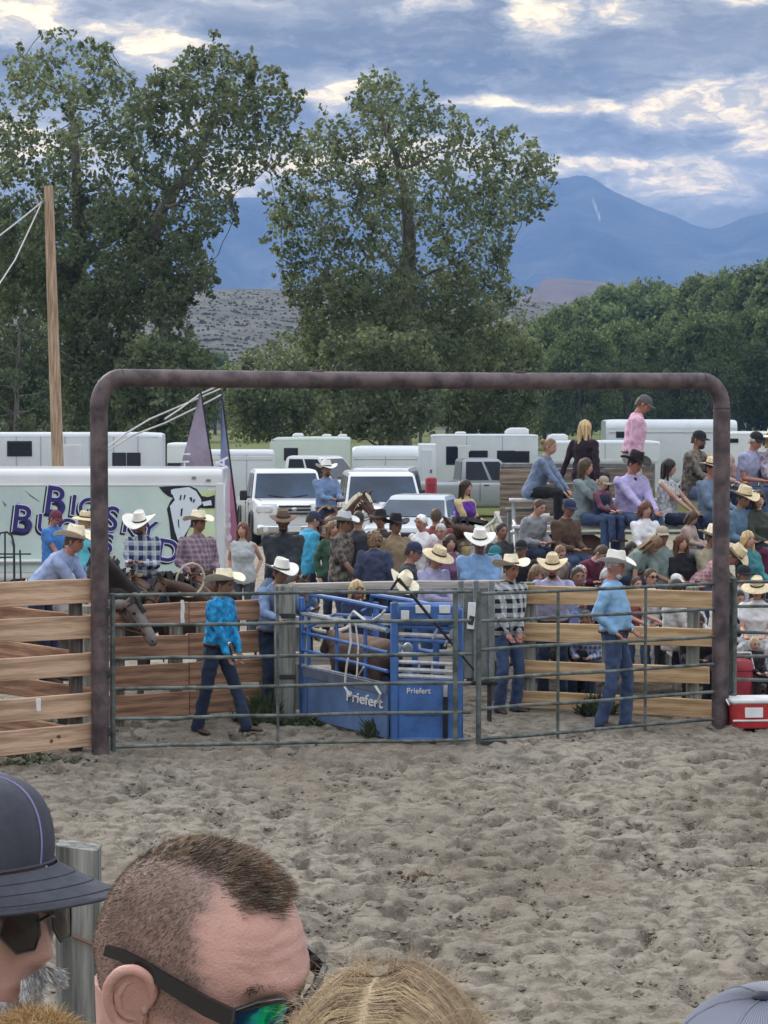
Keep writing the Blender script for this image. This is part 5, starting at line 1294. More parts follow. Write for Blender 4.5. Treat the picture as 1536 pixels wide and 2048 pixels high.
    for sx in (-1, 1):
        for yy in (ws0 + .45, (ws0 + re1) / 2 + .35):
            m8 = MB(); m8.box((sx * (hw - .004), yy, (zb + belt) / 2 + .1), (.012, .012, belt - zb - .25)); m8.box((sx * (hw + .008), yy - .22, belt - .12), (.03, .18, .035), bev=.01); m8.build('door_seam', black_plastic, t)
    m9 = MB(); m9.ell((0, f - .07, hoodz - .20), .07, .02, .05, u=10, v=6); m9.build('badge', M_CHROME, t)
    for sx in (-1, 1): m9 = MB(); m9.lathe([(.06, 0), (.07, -.02), (.01, -.03)], (sx * hw * .72, f - .085, zb + .17), 'Y', 12); m9.build('fog_light', M_LAMP, t)
    m6 = MB(); m6.box((0, f - .085, zb + .18), (.32, .012, .15), bev=.004); m6.build('plate', paint_white, t)
    r = {'suv': .39, 'pickup': .40, 'sedan': .33}[kind]
    for sx in (-1, 1):
        for y in (f + L * .175, b - L * .20):
            wheel(t, sx * (hw - .12), y, r, .25, sx)
            a = MB(); a.tube([(sx * (hw - .005), y + (r + .075) * math.cos(R(q)), r + (r + .075) * math.sin(R(q))) for q in range(-8, 189, 14)], .035, 6); a.build('wheel_arch', black_plastic, t)
    return t, dict(f=f, b=b, hw=hw, belt=belt, ce=(f + L * .6))

def vx(px, Y): return at(px, 1000, Y).x
Y = 61; car('white pickup truck facing the arena, left of the bay horse rider', vx(556, Y), Y + 2.9, 8, P_WHITE, 5.9, 2.03, 1.93, 'pickup', 'pickup truck', G_BLUE)
Y = 57; car('white van-like sport utility vehicle right of the bay horse', vx(760, Y), Y + 2.6, 4, P_WHITE, 5.2, 2.0, 1.86, 'suv', 'car', G_BLUE)
Y = 64; car('silver sport utility vehicle half hidden behind the one right of the bay horse', vx(764, Y), Y + 4, -6, P_SILVER, 5.1, 1.98, 1.92, 'suv', 'car', G_DARK)
Y = 51; car('silver sedan facing the arena in front of the white sport utility vehicles', vx(842, Y), Y + 2.4, -12, P_SILVER, 4.6, 1.78, 1.38, 'sedan', 'car', G_BLUE)
Y = 80; car('dark windowed white crew cab pickup behind the white pickup truck', vx(618, Y), Y + 1.5, 62, P_WHITE, 5.6, 2.0, 2.05, 'pickup', 'pickup truck', G_DARK)
Y = 62; car('white sport utility vehicle whose roof shows above the lettered trailer at the left edge', vx(50, Y), Y, 90, P_WHITE, 4.8, 1.9, 1.96, 'suv', 'car', G_DARK)
Y = 62; car('white car whose roof shows above the lettered trailer behind the archway post', vx(232, Y), Y, 84, P_WHITE, 4.6, 1.9, 1.86, 'suv', 'car', G_DARK)
# silver pickup carrying a camper
def camper_pickup():
    Y = 82; t, d = car('silver pickup truck parked side on with a white camper behind it', vx(945, Y), Y, 97, P_GREYS, 5.7, 2.0, 1.95, 'pickup', 'pickup truck', G_DARK, z0=0)
    return t
camper_pickup()

P_ALU = mat('trailer_skin', (.60, .64, .68), .42, .05, 1.2, metal=.15); P_CREAM = mat('camper_cream', (.62, .66, .66), .5, .05, 1); M_SEAM = mat('panel_seam', (.36, .39, .43), .6, .1, 5); P_TRIM = mat('trailer_trim', (.66, .69, .73), .35, .05, 2, metal=.2)
def trailer(label, xl, xr, Y, ztop, zbot, depth, skin, face=0.0, r=.14, wins=(), seams=0, vents=(), wheels=(.62, .74), name='camper_trailer', cat='trailer', slope=None, z0=None, doors=(), nose=0.0, stripe=None, group='trailers parked beyond the arena'):
    """a box trailer seen broadside between photo columns xl and xr; the near side lies at depth Y"""
    z0 = yz(Y) if z0 is None else z0; x0, x1 = vx(xl, Y), vx(xr, Y); L = x1 - x0
    t = thing(name, label, cat, ((x0 + x1) / 2, Y, z0), R(face), group); H = ztop - z0; B = zbot
    mb = MB(); rings = []
    for (u, sh, k) in ((0, nose, .06), (.02, nose * .6, .02), (.08, nose * .15, 0), (.5, 0, 0), (.92, 0, 0), (.985, 0, .02), (1, 0, .06)):
        rings.append([Vector((-L / 2 + u * L, depth / 2 + y, z)) for y, z in rrect(depth / 2 - k * .5, B + sh * .35, H - sh * .65 - k, r, 4)])
    mb.loft(rings); mb.build('shell', skin, t, ang=40)
    mb = MB(); mb.box((0, -.012, B + .05), (L * .985, .03, .09), bev=.01); mb.build('lower_trim', P_TRIM, t)
    mb = MB(); mb.box((0, .02, H - r - .01), (L * .97, .05, .035), bev=.01); mb.build('roof_trim', P_TRIM, t)
    for i in range(seams):
        x = -L / 2 + L * (i + 1) / (seams + 1); mb = MB(); mb.box((x, -.004, (B + H) / 2), (.03, .016, H - B - r * 2), bev=.003); mb.build('seam', M_SEAM, t)
    for (px, w, za, zb_) in wins:
        x = vx(px, Y) - (x0 + x1) / 2; mb = MB(); mb.box((x, -.012, (za + zb_) / 2 - z0), (w + .08, .03, zb_ - za + .08), bev=.012); fo = mb.build('window', black_plastic, t)
        mb = MB(); mb.box((x, -.024, (za + zb_) / 2 - z0), (w, .02, zb_ - za), bev=.006); mb.build('pane', G_DARK, fo)
    for (px, w, za, zb_) in doors:
        x = vx(px, Y) - (x0 + x1) / 2; mb = MB(); mb.box((x, -.016, (za + zb_) / 2 - z0), (w, .03, zb_ - za), bev=.012); do = mb.build('door', P_TRIM, t)
        mb = MB(); mb.box((x + w * .38, -.04, (za + zb_) / 2 - z0), (.05, .03, .12), bev=.006); mb.build('handle', black_plastic, do)
    for (px, w, h, m_) in vents:
        x = vx(px, Y) - (x0 + x1) / 2; mb = MB(); rr = [[Vector((x - w / 2 + u * w, depth * .5 + y, H - .02 + z)) for y, z in rrect(.32, 0, h * k, min(.06, h * k * .4), 3)] for u, k in ((0, .45), (.10, .8), (.25, 1), (.85, 1), (1, .75))]; mb.loft(rr); mb.build('roof_unit', m_, t)
    if stripe: mb = MB(); mb.box((0, -.008, stripe[0] - z0), (L * .96, .02, stripe[1]), bev=.004); mb.build('stripe', stripe[2], t)
    for u in wheels:
        for sy in (.12, depth - .12):
            mb = MB(); mb.lathe([(.2, -.11), (.34, -.10), (.37, -.05), (.37, .05), (.34, .10), (.2, .11)], (-L / 2 + u * L, sy, .37), 'Y', 20); w_ = mb.build('wheel', rubber, t)
            if sy < 1: mb = MB(); mb.lathe([(.2, -.09), (.18, -.115), (.02, -.12)], (-L / 2 + u * L, sy, .37), 'Y', 16); mb.build('rim', M_RIM, w_)
        mb = MB(); mb.tube([(-L / 2 + u * L + .45 * math.cos(R(q)), -.02, .37 + .45 * math.sin(R(q))) for q in range(0, 181, 20)], .05, 6); mb.build('fender', P_TRIM, t)
    mb = MB(); mb.box((-L / 2 - .5, depth / 2, B + .02), (1.3, .12, .12), bev=.01); mb.build('tongue', steel_dark, t)
    return t
# long aluminium gooseneck horse trailer at the left
gt = trailer('long white gooseneck horse trailer at the left, stepped floor, behind the utility pole', -160, 324, 66, 2.93, .75, 2.3, P_ALU, 3, .10, wins=[(40, .60, 2.32, 2.66), (238, .30, 1.72, 2.34), (267, .30, 1.72, 2.34)], seams=9, wheels=(.70, .80), name='horse_trailer', doors=[(140, .6, 1.0, 2.6)])
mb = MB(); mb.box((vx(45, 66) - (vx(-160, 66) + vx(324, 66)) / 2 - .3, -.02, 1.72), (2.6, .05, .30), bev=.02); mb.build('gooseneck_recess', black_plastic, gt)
trailer('small white trailer between the horse trailer and the mauve flag', 334, 384, 74, 2.55, .6, 2.2, P_CREAM, 0, .1, wins=[(360, .7, 1.6, 1.9)], name='camper_trailer')
trailer('low white cargo trailer behind the feather flags', 384, 548, 72, 2.36, .55, 2.2, P_ALU, 2, .12, seams=2, name='cargo_trailer', stripe=(2.12, .10, P_TRIM))
trailer('long pale green camper trailer with a small square window behind the crew cab pickup', 540, 700, 92, 2.58, .6, 2.4, mat('pale_green_skin', (.56, .64, .60), .5, .05, 1), 0, .10, wins=[(582, .46, 1.72, 2.12)], vents=[(594, .42, .16, P_WHITE), (652, .36, .12, P_WHITE), (684, .36, .12, P_WHITE)], nose=.25)
trailer('white rounded cargo trailer behind the two white sport utility vehicles', 704, 838, 78, 2.40, .6, 2.2, P_ALU, -3, .32, seams=1, name='cargo_trailer', stripe=(1.98, .012, M_SEAM))
trailer('white trailer end between the cargo trailer and the camper with awnings', 836, 872, 84, 2.42, .5, 2.2, P_WHITE, 0, .06, doors=[(852, .45, .7, 2.2)], name='cargo_trailer')
trailer('tall white camper trailer with awnings and three windows behind the silver pickup', 862, 1076, 92, 2.68, .55, 2.4, P_ALU, 0, .06, wins=[(905, .42, 1.55, 2.18), (950, .50, 1.42, 2.02), (968, .20, 1.42, 2.02), (1012, .62, 1.45, 2.02), (1042, .56, 1.55, 2.00)], vents=[(922, .42, .12, P_WHITE), (1036, .92, .27, P_WHITE)], doors=[(927, .5, .9, 2.25)], seams=2)
for px, z in ((876, 2.60), (934, 2.22)):
    pass
tr = trailer('white horse trailer seen behind the seated spectators, with a rounded tall front', 1100, 1320, 88, 2.48, .6, 2.3, P_ALU, 0, .10, vents=[(1118, .75, .26, P_WHITE)], seams=3, name='horse_trailer', stripe=(1.75, .10, P_TRIM))
trailer('tall white motor home behind the pink shirted man on the bleachers', 1212, 1474, 96, 3.24, .6, 2.4, P_ALU, 0, .34, seams=0, nose=.0, wins=[(1246, .5, 2.55, 2.72)], stripe=(2.72, .03, M_SEAM), name='motor_home', cat='motor home')
trailer('white trailer roof right of the archway behind the lavender shirted man', 1452, 1640, 90, 2.80, .6, 2.3, P_WHITE, 0, .10, wins=[(1466, .30, 2.42, 2.50), (1540, .5, 2.3, 2.6)], seams=2)

# red fuel cylinder standing by the trailers
def tank():
    Y = 66; p = at(862, 1000, Y); t = thing('red_cabinet', 'narrow red cabinet standing between the white trailers and the silver pickup', 'cabinet', (p.x, Y, 0))
    mb = MB(); mb.box((0, 0, .95), (.32, .3, 1.5), bev=.04); mb.build('cabinet', mat('faded_red', (.33, .04, .06), .5, .15, 6), t); mb = MB(); mb.box((0, -.16, 1.1), (.22, .03, .9), bev=.01); mb.build('door', mat('red_door', (.26, .03, .045), .5), t)
    mb = MB(); mb.box((0, 0, .1), (.36, .34, .2), bev=.02); mb.build('base', M_GREY, t)
tank()

# the lettered enclosed trailer
M_TEAL = mat('mint_panel', (.50, .61, .62), .5, .08, .8, col2=(.55, .66, .62)); M_LIME = mat('lime_panel', (.58, .66, .32), .5, .14, 1.2, col2=(.56, .70, .52)); M_NAVY = mat('navy_lettering', (.035, .028, .17), .5); M_INK = mat('black_print', (.018, .018, .03), .55); M_PALEP = mat('pale_print', (.66, .74, .82), .5, .04, 2)
def big_trailer():
    Y = 38.2; z0 = yz(Y); x1 = vx(446, Y); L = 6.6; x0 = x1 - L; zt = at(300, 938, Y).z
    t = thing('lettered_trailer', 'white enclosed trailer with mint side, large navy lettering and a steer skull', 'trailer', (x0, Y, z0)); H = zt - z0
    mb = MB(); D = 2.3
    rings = [[Vector((u, D / 2 + y, z)) for y, z in rrect(D / 2 - k, .45, H - k, .12, 5)] for u, k in ((0, .05), (.03, .015), (.06, 0), (L - .06, 0), (L - .02, .012), (L, .05))]
    mb.loft(rings); mb.build('shell', P_WHITE, t, ang=40)
    zr = at(300, 972, Y).z - z0
    pn = MB(); pn.box((L / 2 - .08, -.004, (zr + .62) / 2), (L - .32, .016, zr - .62), bev=.003); panel = pn.build('side_panel', M_TEAL, t)
    r_ = MB(); r_.box((L / 2, -.006, zr + .014), (L - .1, .03, .03), bev=.006); r_.build('roof_trim', P_TRIM, t)
    for e in (.02, L - .09): c_ = MB(); c_.box((e + .05, -.008, (H + .45) / 2 - .08), (.13, .035, H - .75), bev=.01); c_.build('corner_trim', P_TRIM, t)
    for (px, py) in ((417, 960), (388, 955)): c_ = MB(); q = at(px, py, Y); c_.box((q.x - x0, -.02, q.z - z0), (.07, .03, .035), bev=.01); c_.build('marker_light', M_GREY, t)
    def W(px, py, d=0.0): q = at(px, py, Y - d); return Vector((q.x - x0, -d, q.z - z0))
    # lime fade behind the skull
    lp = MB(); lp.prism([(W(x, y).x, W(x, y).z) for x, y in ((352, 985), (430, 980), (430, 1150), (395, 1150), (372, 1080))], (0, -.013, 0), (1, 0, 0), (0, 0, 1), (0, 1, 0), .004); lp.build('lime_panel', M_LIME, t)
    # skull: pale face, black horns and outline
    def poly(name, pts, d, m_): q = MB(); q.prism([(W(x, y).x, W(x, y).z) for x, y in pts], (0, -d, 0), (1, 0, 0), (0, 0, 1), (0, 1, 0), .003); return q.build(name, m_, t, smooth=False)
    poly('skull_outline', [(318, 974), (332, 973), (350, 972), (378, 971), (394, 978), (404, 992), (416, 994), (430, 990), (430, 1016), (414, 1017), (400, 1016), (396, 1020), (388, 1040), (376, 1062), (368, 1085), (360, 1090), (350, 1086), (342, 1078), (338, 1040), (334, 1018), (340, 1004), (346, 996), (336, 992), (326, 984)], .018, M_INK)
    poly('skull_face', [(346, 978), (378, 974), (392, 982), (402, 998), (404, 1008), (396, 1014), (390, 1030), (378, 1056), (366, 1076), (356, 1080), (350, 1062), (344, 1034), (340, 1012), (350, 1000), (346, 990)], .024, M_PALEP)
    poly('horn_shine', [(342, 980), (347, 978), (348, 990), (343, 988)], .026, M_PALEP); poly('horn_shine', [(404, 1004), (422, 1000), (424, 1010), (408, 1012)], .026, M_PALEP)
    for pts in ([(361, 990), (364, 990), (362, 1000), (359, 1000)], [(369, 989), (372, 990), (369, 999), (367, 999)], [(379, 995), (384, 994), (385, 1003), (382, 1003)], [(387, 998), (391, 999), (388, 1006), (386, 1004)], [(362, 1018), (366, 1016), (364, 1032), (361, 1032)], [(356, 1040), (358, 1038), (359, 1056), (357, 1054)]): poly('skull_mark', pts, .028, M_INK)
    # lettering: navy on a pale shadow, falling slightly to the right
    s_ = F / Y
    for ch, px, py, size, rot in (('B', 110, 1004, .64, -8), ('I', 147, 1012, .45, -7), ('G', 176, 1018, .45, -8), ('S', 222, 1040, .55, -11), ('K', 262, 1050, .42, -11), ('Y', 298, 1060, .38, -12), ('B', 44, 1041, .62, -7), ('U', 92, 1050, .42, -7), ('C', 132, 1058, .42, -8), ('D', 336, 1104, .50, -10), ('S', 214, 1090, .44, -10)):
        x = Vector((math.cos(R(rot)), 0, math.sin(R(rot)))); z = Vector((-math.sin(R(rot)), 0, math.cos(R(rot))))
        put_text(ch, size, M_INK, t, W(px - 4, py + 4, .016), x, z, .002, .020, 'letter_shadow')
        put_text(ch, size, M_PALEP, t, W(px, py, .022), x, z, .002, .022, 'letter_edge'); put_text(ch, size, M_NAVY, t, W(px, py, .028), x, z, .002, .006)
    poly('full_stop', [(352, 1116), (358, 1117), (357, 1124), (351, 1123)], .024, M_NAVY)
    # thin print lines at the left of the panel
    for pts in ([(50, 980), (62, 990), (76, 1000), (80, 1004), (60, 992)], [(4, 1000), (14, 1010), (10, 1014)], [(30, 1004), (50, 1010), (48, 1013)], [(20, 1080), (30, 1090), (26, 1094)]): poly('print_line', pts, .016, M_GREY)
    for u in (.40, .535):
        mb = MB(); mb.lathe([(.2, -.11), (.34, -.10), (.37, -.05), (.37, .05), (.34, .10), (.2, .11)], (L * u, .12, .37), 'Y', 20); mb.build('wheel', rubber, t)
    mb = MB(); mb.box((L * .47, -.03, .80), (2.1, .10, .06), bev=.02); mb.build('fender', P_TRIM, t)
    # rear guard rail and axle trim shown low at the left
    # the tube panel leaning on it at the left edge
    p = at(12, 1100, 36.6); g = thing('leaning_panel', 'dark tube fence panel leaning near the trailer at the left edge', 'panel', (p.x, 36.6, yz(36.6)))
    mb = MB()
    def Q(px, py): q = at(px, py, 36.6); return Vector((q.x - p.x, 0, q.z - yz(36.6)))
    mb.tube([Q(-6, 1230), Q(-4, 1080), Q(0, 1066), Q(14, 1064), Q(24, 1072), Q(28, 1090), Q(29, 1230)], .018, 6); mb.build('hoop', steel_dark, g)
    for pts in ((Q(10, 1064), Q(10, 1230)), (Q(-30, 1108), Q(62, 1108)), (Q(-30, 1116), Q(30, 1114)), (Q(40, 1100), Q(44, 1230))): mb = MB(); mb.tube(pts, .014, 6); mb.build('rail', steel_dark, g)
big_trailer()
# ------------------------------------------------------------------ horses
def horse(label, px, Y, face, coat, mane, neck='up', z0=None, saddle=True, bridle=True, head_yaw=0.0, blanket=None, group='horses waiting behind the arena', k=1.0, blaze=None, legs2=None, lower=1.0):
    """a horse facing -Y in its own frame; neck 'up', 'level' or 'down'"""
    z0 = yz(Y) if z0 is None else z0; X = at(px, 1000, Y).x
    t = thing('horse', label, 'horse', (X, Y, z0), R(face), group); V = lambda x, y, z: Vector((x, y, z)) * k
    mb = MB()
    def ringz(y, z, rx, rz): return [V(math.cos(a) * rx, y, z + math.sin(a) * rz) for a in [2 * math.pi * i / 18 for i in range(18)]]
    mb.loft([ringz(*q) for q in ((-.80, 1.16, .10, .14), (-.72, 1.15, .20, .26), (-.50, 1.12, .255, .33), (-.2, 1.09, .285, .345), (.15, 1.08, .30, .345), (.45, 1.13, .29, .315), (.68, 1.17, .26, .27), (.84, 1.16, .17, .19), (.90, 1.14, .08, .10))])
    hy = R(head_yaw); cx, sx = math.cos(hy), math.sin(hy)
    if neck == 'up': N = [(0, -.58, 1.24), (0, -.82, 1.48), (0, -1.02, 1.72), (0, -1.14, 1.86)]; mz = (0, -1.50, 1.42)
    elif neck == 'level': N = [(0, -.58, 1.22), (0, -.88, 1.38), (0, -1.14, 1.48), (0, -1.32, 1.52)]; mz = (0, -1.66, 1.12)
    elif neck == 'low': N = [(0, -.60, 1.20), (0, -.92, 1.30), (0, -1.20, 1.36), (0, -1.38, 1.38)]; mz = (0, -1.70, .95)
    else: N = [(0, -.60, 1.16), (0, -.90, 1.16), (0, -1.20, 1.10), (0, -1.40, 1.04)]; mz = (0, -1.72, .62)
    def turn(p): 
        d = max(0, -p[1] - .6); a = hy * min(1, d / .5); x, y = p[0], p[1] + .6
        return V(x * math.cos(a) - y * math.sin(a), -.6 + x * math.sin(a) + y * math.cos(a), p[2])
    N = [turn(p) for p in N]; M_ = turn(mz); poll = N[-1]; hd = (M_ - poll).normalized()
    mb.tube(N, [.26 * k, .20 * k, .145 * k, .12 * k], 14, flat=.62)
    sidev = hd.cross(Vector((0, 0, 1))).normalized(); top = sidev.cross(hd).normalized()
    L = (M_ - poll).length
    for (u, rw, rh, dz) in (): pass
    rings = []
    for (u, rw, rh, dz) in ((-.12, .06, .07, -.02), (-.02, .095, .115, -.03), (.14, .105, .135, -.035), (.32, .092, .120, -.03), (.52, .072, .092, -.012), (.74, .062, .074, .0), (.90, .064, .070, -.004), (1.0, .055, .055, -.008), (1.05, .03, .03, -.012)):
        c = poll + hd * (L * u) + top * dz * k; rings.append([c + sidev * math.cos(a) * rw * k + top * math.sin(a) * rh * k for a in [2 * math.pi * i / 14 for i in range(14)]])
    mb.loft(rings)
    for s in (-1, 1):
        e = poll + sidev * s * .07 * k + top * .07 * k; mb.tube([e, e + top * .09 * k - hd * .03 * k + sidev * s * .012, e + top * .17 * k - hd * .02 * k], [.034 * k, .030 * k, .007 * k], 8)
        # forelegs: elbow, knee, fetlock, hoof
        a = V(s * .17, -.52, 1.02); b = V(s * .165, -.54, .56); c = V(s * .16, -.53, .16); d = V(s * .16, -.57, .05)
        mb.cap(a, b, .12 * k, .062 * k, 10); mb.cap(b, c, .058 * k, .042 * k, 9); mb.cap(c, d, .044 * k, .055 * k, 9)
        # hind legs: stifle forward, hock back
        a = V(s * .17, .62, 1.08); b = V(s * .19, .46, .80); c = V(s * .17, .80, .52); d = V(s * .165, .72, .15); e2 = V(s * .165, .68, .05)
        mb.cap(a, b, .19 * k, .12 * k, 11); mb.cap(b, c, .11 * k, .060 * k, 10); mb.cap(c, d, .058 * k, .043 * k, 9); mb.cap(d, e2, .046 * k, .056 * k, 9)
    mb.build('body', coat, t, remesh=.026, sm=3)
    hf = MB()
    for s in (-1, 1):
        for (y, x) in ((-.59, .16), (.66, .165)): hf.lathe([(.066 * k, 0), (.058 * k, .075 * k)], V(s * x, y, -.0), seg=12)
    hf.build('hoof', mat('hoof', (.05, .045, .04), .6, .2, 10), t)
    for s in (-1, 1):
        em = MB(); em.ell(poll + hd * L * .27 + sidev * s * .088 * k + top * .035 * k, .020 * k, .020 * k, .018 * k, u=8, v=6); em.build('eye', M_EYE, t)
        em = MB(); em.ell(poll + hd * L * .96 + sidev * s * .045 * k + top * .02 * k, .014 * k, .014 * k, .014 * k, u=8, v=6); em.build('nostril', M_EYE, t)
    r = random.Random(len(label)); mm = MB()
    for i in range(46):
        u = i / 45; q = u * (len(N) - 1); j = min(len(N) - 2, int(q)); p = N[j].lerp(N[j + 1], q - j); dirn = (N[j + 1] - N[j]).normalized(); up_ = sidev.cross(dirn).normalized(); up_ = up_ if up_.z > 0 else -up_
        rr = (.26 - .15 * u) * .95 * k; st = p + up_ * rr; sd_ = 1 if r.random() < .75 else -1
        mm.tube([st - up_ * .03, st + up_ * .02 + sidev * sd_ * .03, st + sidev * sd_ * .085 * k - up_ * .10 * k + dirn * r.uniform(-.03, .03), st + sidev * sd_ * .105 * k - up_ * r.uniform(.16, .24) * k], [.02, .024, .018, .005], 5)
    for i in range(6): mm.tube([poll + top * .09 * k + hd * -.03, poll + top * .11 * k + hd * .05 + sidev * r.uniform(-.03, .03), poll + top * .10 * k + hd * .19 * k + sidev * r.uniform(-.04, .04)], [.02, .018, .005], 5)
    mm.build('mane', mane, t)
    tm = MB()
    for i in range(9): x = r.uniform(-.05, .05); tm.tube([V(x * .4, .86, 1.24), V(x, 1.0, 1.05), V(x * 1.3, 1.03, .7), V(x * 1.2, 1.0, .38 + r.uniform(-.08, .08))], [.03, .04, .035, .008], 6)
    tm.build('tail', mane, t)
    if blaze:
        bm_ = MB(); bm_.tube([poll + hd * L * u + top * (h + .006) * k for u, h in ((.10, .098), (.32, .092), (.6, .075), (.85, .066))], [.02 * k, .022 * k, .018 * k, .022 * k], 8, flat=.35); bm_.build('blaze', blaze, t)
    if bridle:
        bm_ = MB()
        for u, rw, rh, dz in ((.60, .070, .088, -.008), (.06, .108, .128, -.033)): bm_.tube([poll + hd * L * u + top * dz * k + sidev * math.cos(a) * (rw + .006) * k + top * math.sin(a) * (rh + .006) * k for a in [2 * math.pi * i / 16 for i in range(16)]], .011 * k, 5, close=True)
        for s in (-1, 1):
            bm_.tube([poll + hd * L * .06 + sidev * s * .112 * k, poll + hd * L * .4 + sidev * s * .092 * k, poll + hd * L * .74 + sidev * s * .072 * k], .010 * k, 5)
            bm_.tube([poll + hd * L * .76 + sidev * s * .07 * k, (poll + hd * L * .76).lerp(V(0, -.45, 1.55), .5) + sidev * s * .17 * k - Vector((0, 0, .12)), V(s * .06, -.36, 1.60)], .009, 5)
        bm_.build('bridle', LEATHER, t)
    if saddle:
        sm_ = MB()
        sm_.loft([[V(math.cos(a) * .30, y, 1.10 + math.sin(a) * .37 + zz) for a in [R(8 + 164 * i / 12) for i in range(13)]] + [V(math.cos(a) * .27, y, 1.10 + math.sin(a) * .33 + zz) for a in [R(172 - 164 * i / 12) for i in range(13)]] for y, zz in ((-.42, .0), (-.1, .0), (.3, .02))]); sm_.build('blanket', blanket or cloth('saddle_blanket', (.22, .18, .15)), t)
        sm_ = MB()
        sm_.loft([[V(math.cos(a) * w_, y, zc + math.sin(a) * h_) for a in [R(-5 + 190 * i / 12) for i in range(13)]] for y, zc, w_, h_ in ((-.36, 1.30, .20, .20), (-.28, 1.32, .23, .24), (-.05, 1.30, .26, .19), (.14, 1.32, .25, .22), (.22, 1.36, .23, .26))])
        sm_.tube([V(0, -.32, 1.5), V(0, -.38, 1.62), V(0, -.38, 1.66)], [.035 * k, .028 * k, .045 * k], 8)
        for s in (-1, 1):
            sm_.loft([[V(s * x, y, z) for x, y, z in ((.30 + dx, -.22, 1.28), (.335 + dx, -.20, 1.0), (.345 + dx, -.12, .82), (.345 + dx, .02, .82), (.335 + dx, .08, 1.0), (.30 + dx, .10, 1.28))] for dx in (0, .02)])
            sm_.tube([V(s * .36, -.08, .86), V(s * .375, -.08, .64)], .02, 6); sm_.tube([V(s * .375, -.08 + .07 * math.cos(a), .58 + .08 * math.sin(a)) for a in [2 * math.pi * i / 10 for i in range(10)]], .014, 6, close=True)
        sm_.build('saddle', LEATHER, t)
    return t
C_DARK = mat('dark_bay_coat', (.030, .024, .022), .6, .3, 5, .002, 60); C_GREY = mat('mouse_grey_coat', (.135, .115, .105), .7, .3, 5, .002, 60, col2=(.19, .165, .15)); C_BAY = mat('bay_coat', (.075, .034, .024), .55, .25, 4, .002, 60); C_SORREL = mat('sorrel_coat', (.13, .058, .034), .6, .25, 4, .002, 60); C_PALE = mat('pale_grey_coat', (.52, .52, .50), .65, .2, 4, .002, 60); MANE_BLACK = mat('black_mane', (.014, .012, .012), .6, .3, 12); MANE_PALE = mat('pale_mane', (.62, .57, .44), .7, .25, 12); C_BROWN = mat('brown_coat', (.085, .05, .035), .6, .25, 4, .002, 60)
# lone bay with a pale mane, then the line of mounts behind the left gate
horse('dark bay horse carrying the plaid shirted rider, head turned to the left', 282, 29.2, -12, C_DARK, MANE_BLACK, 'up', blanket=cloth('grey_blanket', (.16, .15, .15)), blaze=None, head_yaw=-22, k=.93)
horse('mouse grey horse with its head lowered behind the left gate', 54, 26.7, 63, C_GREY, MANE_BLACK, 'low', saddle=False, head_yaw=0, z0=0.0, k=.98)
horse('brown horse carrying the straw hatted rider in the purple check shirt', 398, 29.8, -8, C_BROWN, MANE_BLACK, 'level', head_yaw=-20, k=.92)
horse('sorrel horse carrying the big man in the dark jacket', 566, 29.4, 6, C_SORREL, MANE_BLACK, 'level', head_yaw=12, k=.92)
horse('bay horse with a pale forelock, rider with a coiled rope on its back', 664, 42.0, 22, C_BAY, MANE_PALE, 'up', head_yaw=24, k=.92)
horse('pale grey horse carrying the woman in purple and gold', 918, 35.0, 46, C_PALE, MANE_PALE, 'level', head_yaw=18)
horse('dark brown horse with a rope halter standing beside the bleacher end', 1086, 34.6, -96, C_BROWN, MANE_BLACK, 'level', saddle=False, head_yaw=12)
def ropes():
    # lasso coils hanging at the saddles
    def coil(label, px, py, Y, r, m_, tilt, n=4):
        p = at(px, py, Y); t = thing('lasso', label, 'rope', p); mb = MB(); pts = []
        for i in range(n * 18 + 1):
            a = 2 * math.pi * i / 18; q = r * (1 + .08 * math.sin(i * .7)); pts.append(eul(0, 0, tilt) @ Vector((math.cos(a) * q * .85, .02 * math.sin(i * .35) - .012 * i / 18, math.sin(a) * q)))
        mb.tube(pts, .013, 6); mb.build('coil', m_, t)
    coil('coiled rope held by the rider on the bay horse', 652, 1042, 41.1, .26, mat('brown_rope', (.28, .18, .13), .9, .2, 30), 20)
    coil('pale coiled lasso at the saddle of the purple check shirted rider', 380, 1160, 28.9, .20, ROPE, 10)
    # loose pale ropes and a halter line at the bleacher end
    p = at(960, 1040, 33.0); t = thing('lead_rope', 'pale lead rope running from the dark horse beside the bleacher end', 'rope', p); mb = MB()
    mb.tube([at(*q) - p for q in ((950, 1052, 32.9), (968, 1056, 32.8), (985, 1044, 32.8), (995, 1032, 32.8), (1005, 1050, 32.7), (1016, 1066, 32.7))], .022, 6); mb.tube([at(*q) - p for q in ((968, 1056, 32.8), (976, 1076, 32.7), (968, 1098, 32.6))], .03, 6); mb.build('rope', ROPE_WHITE, t)
ropes()
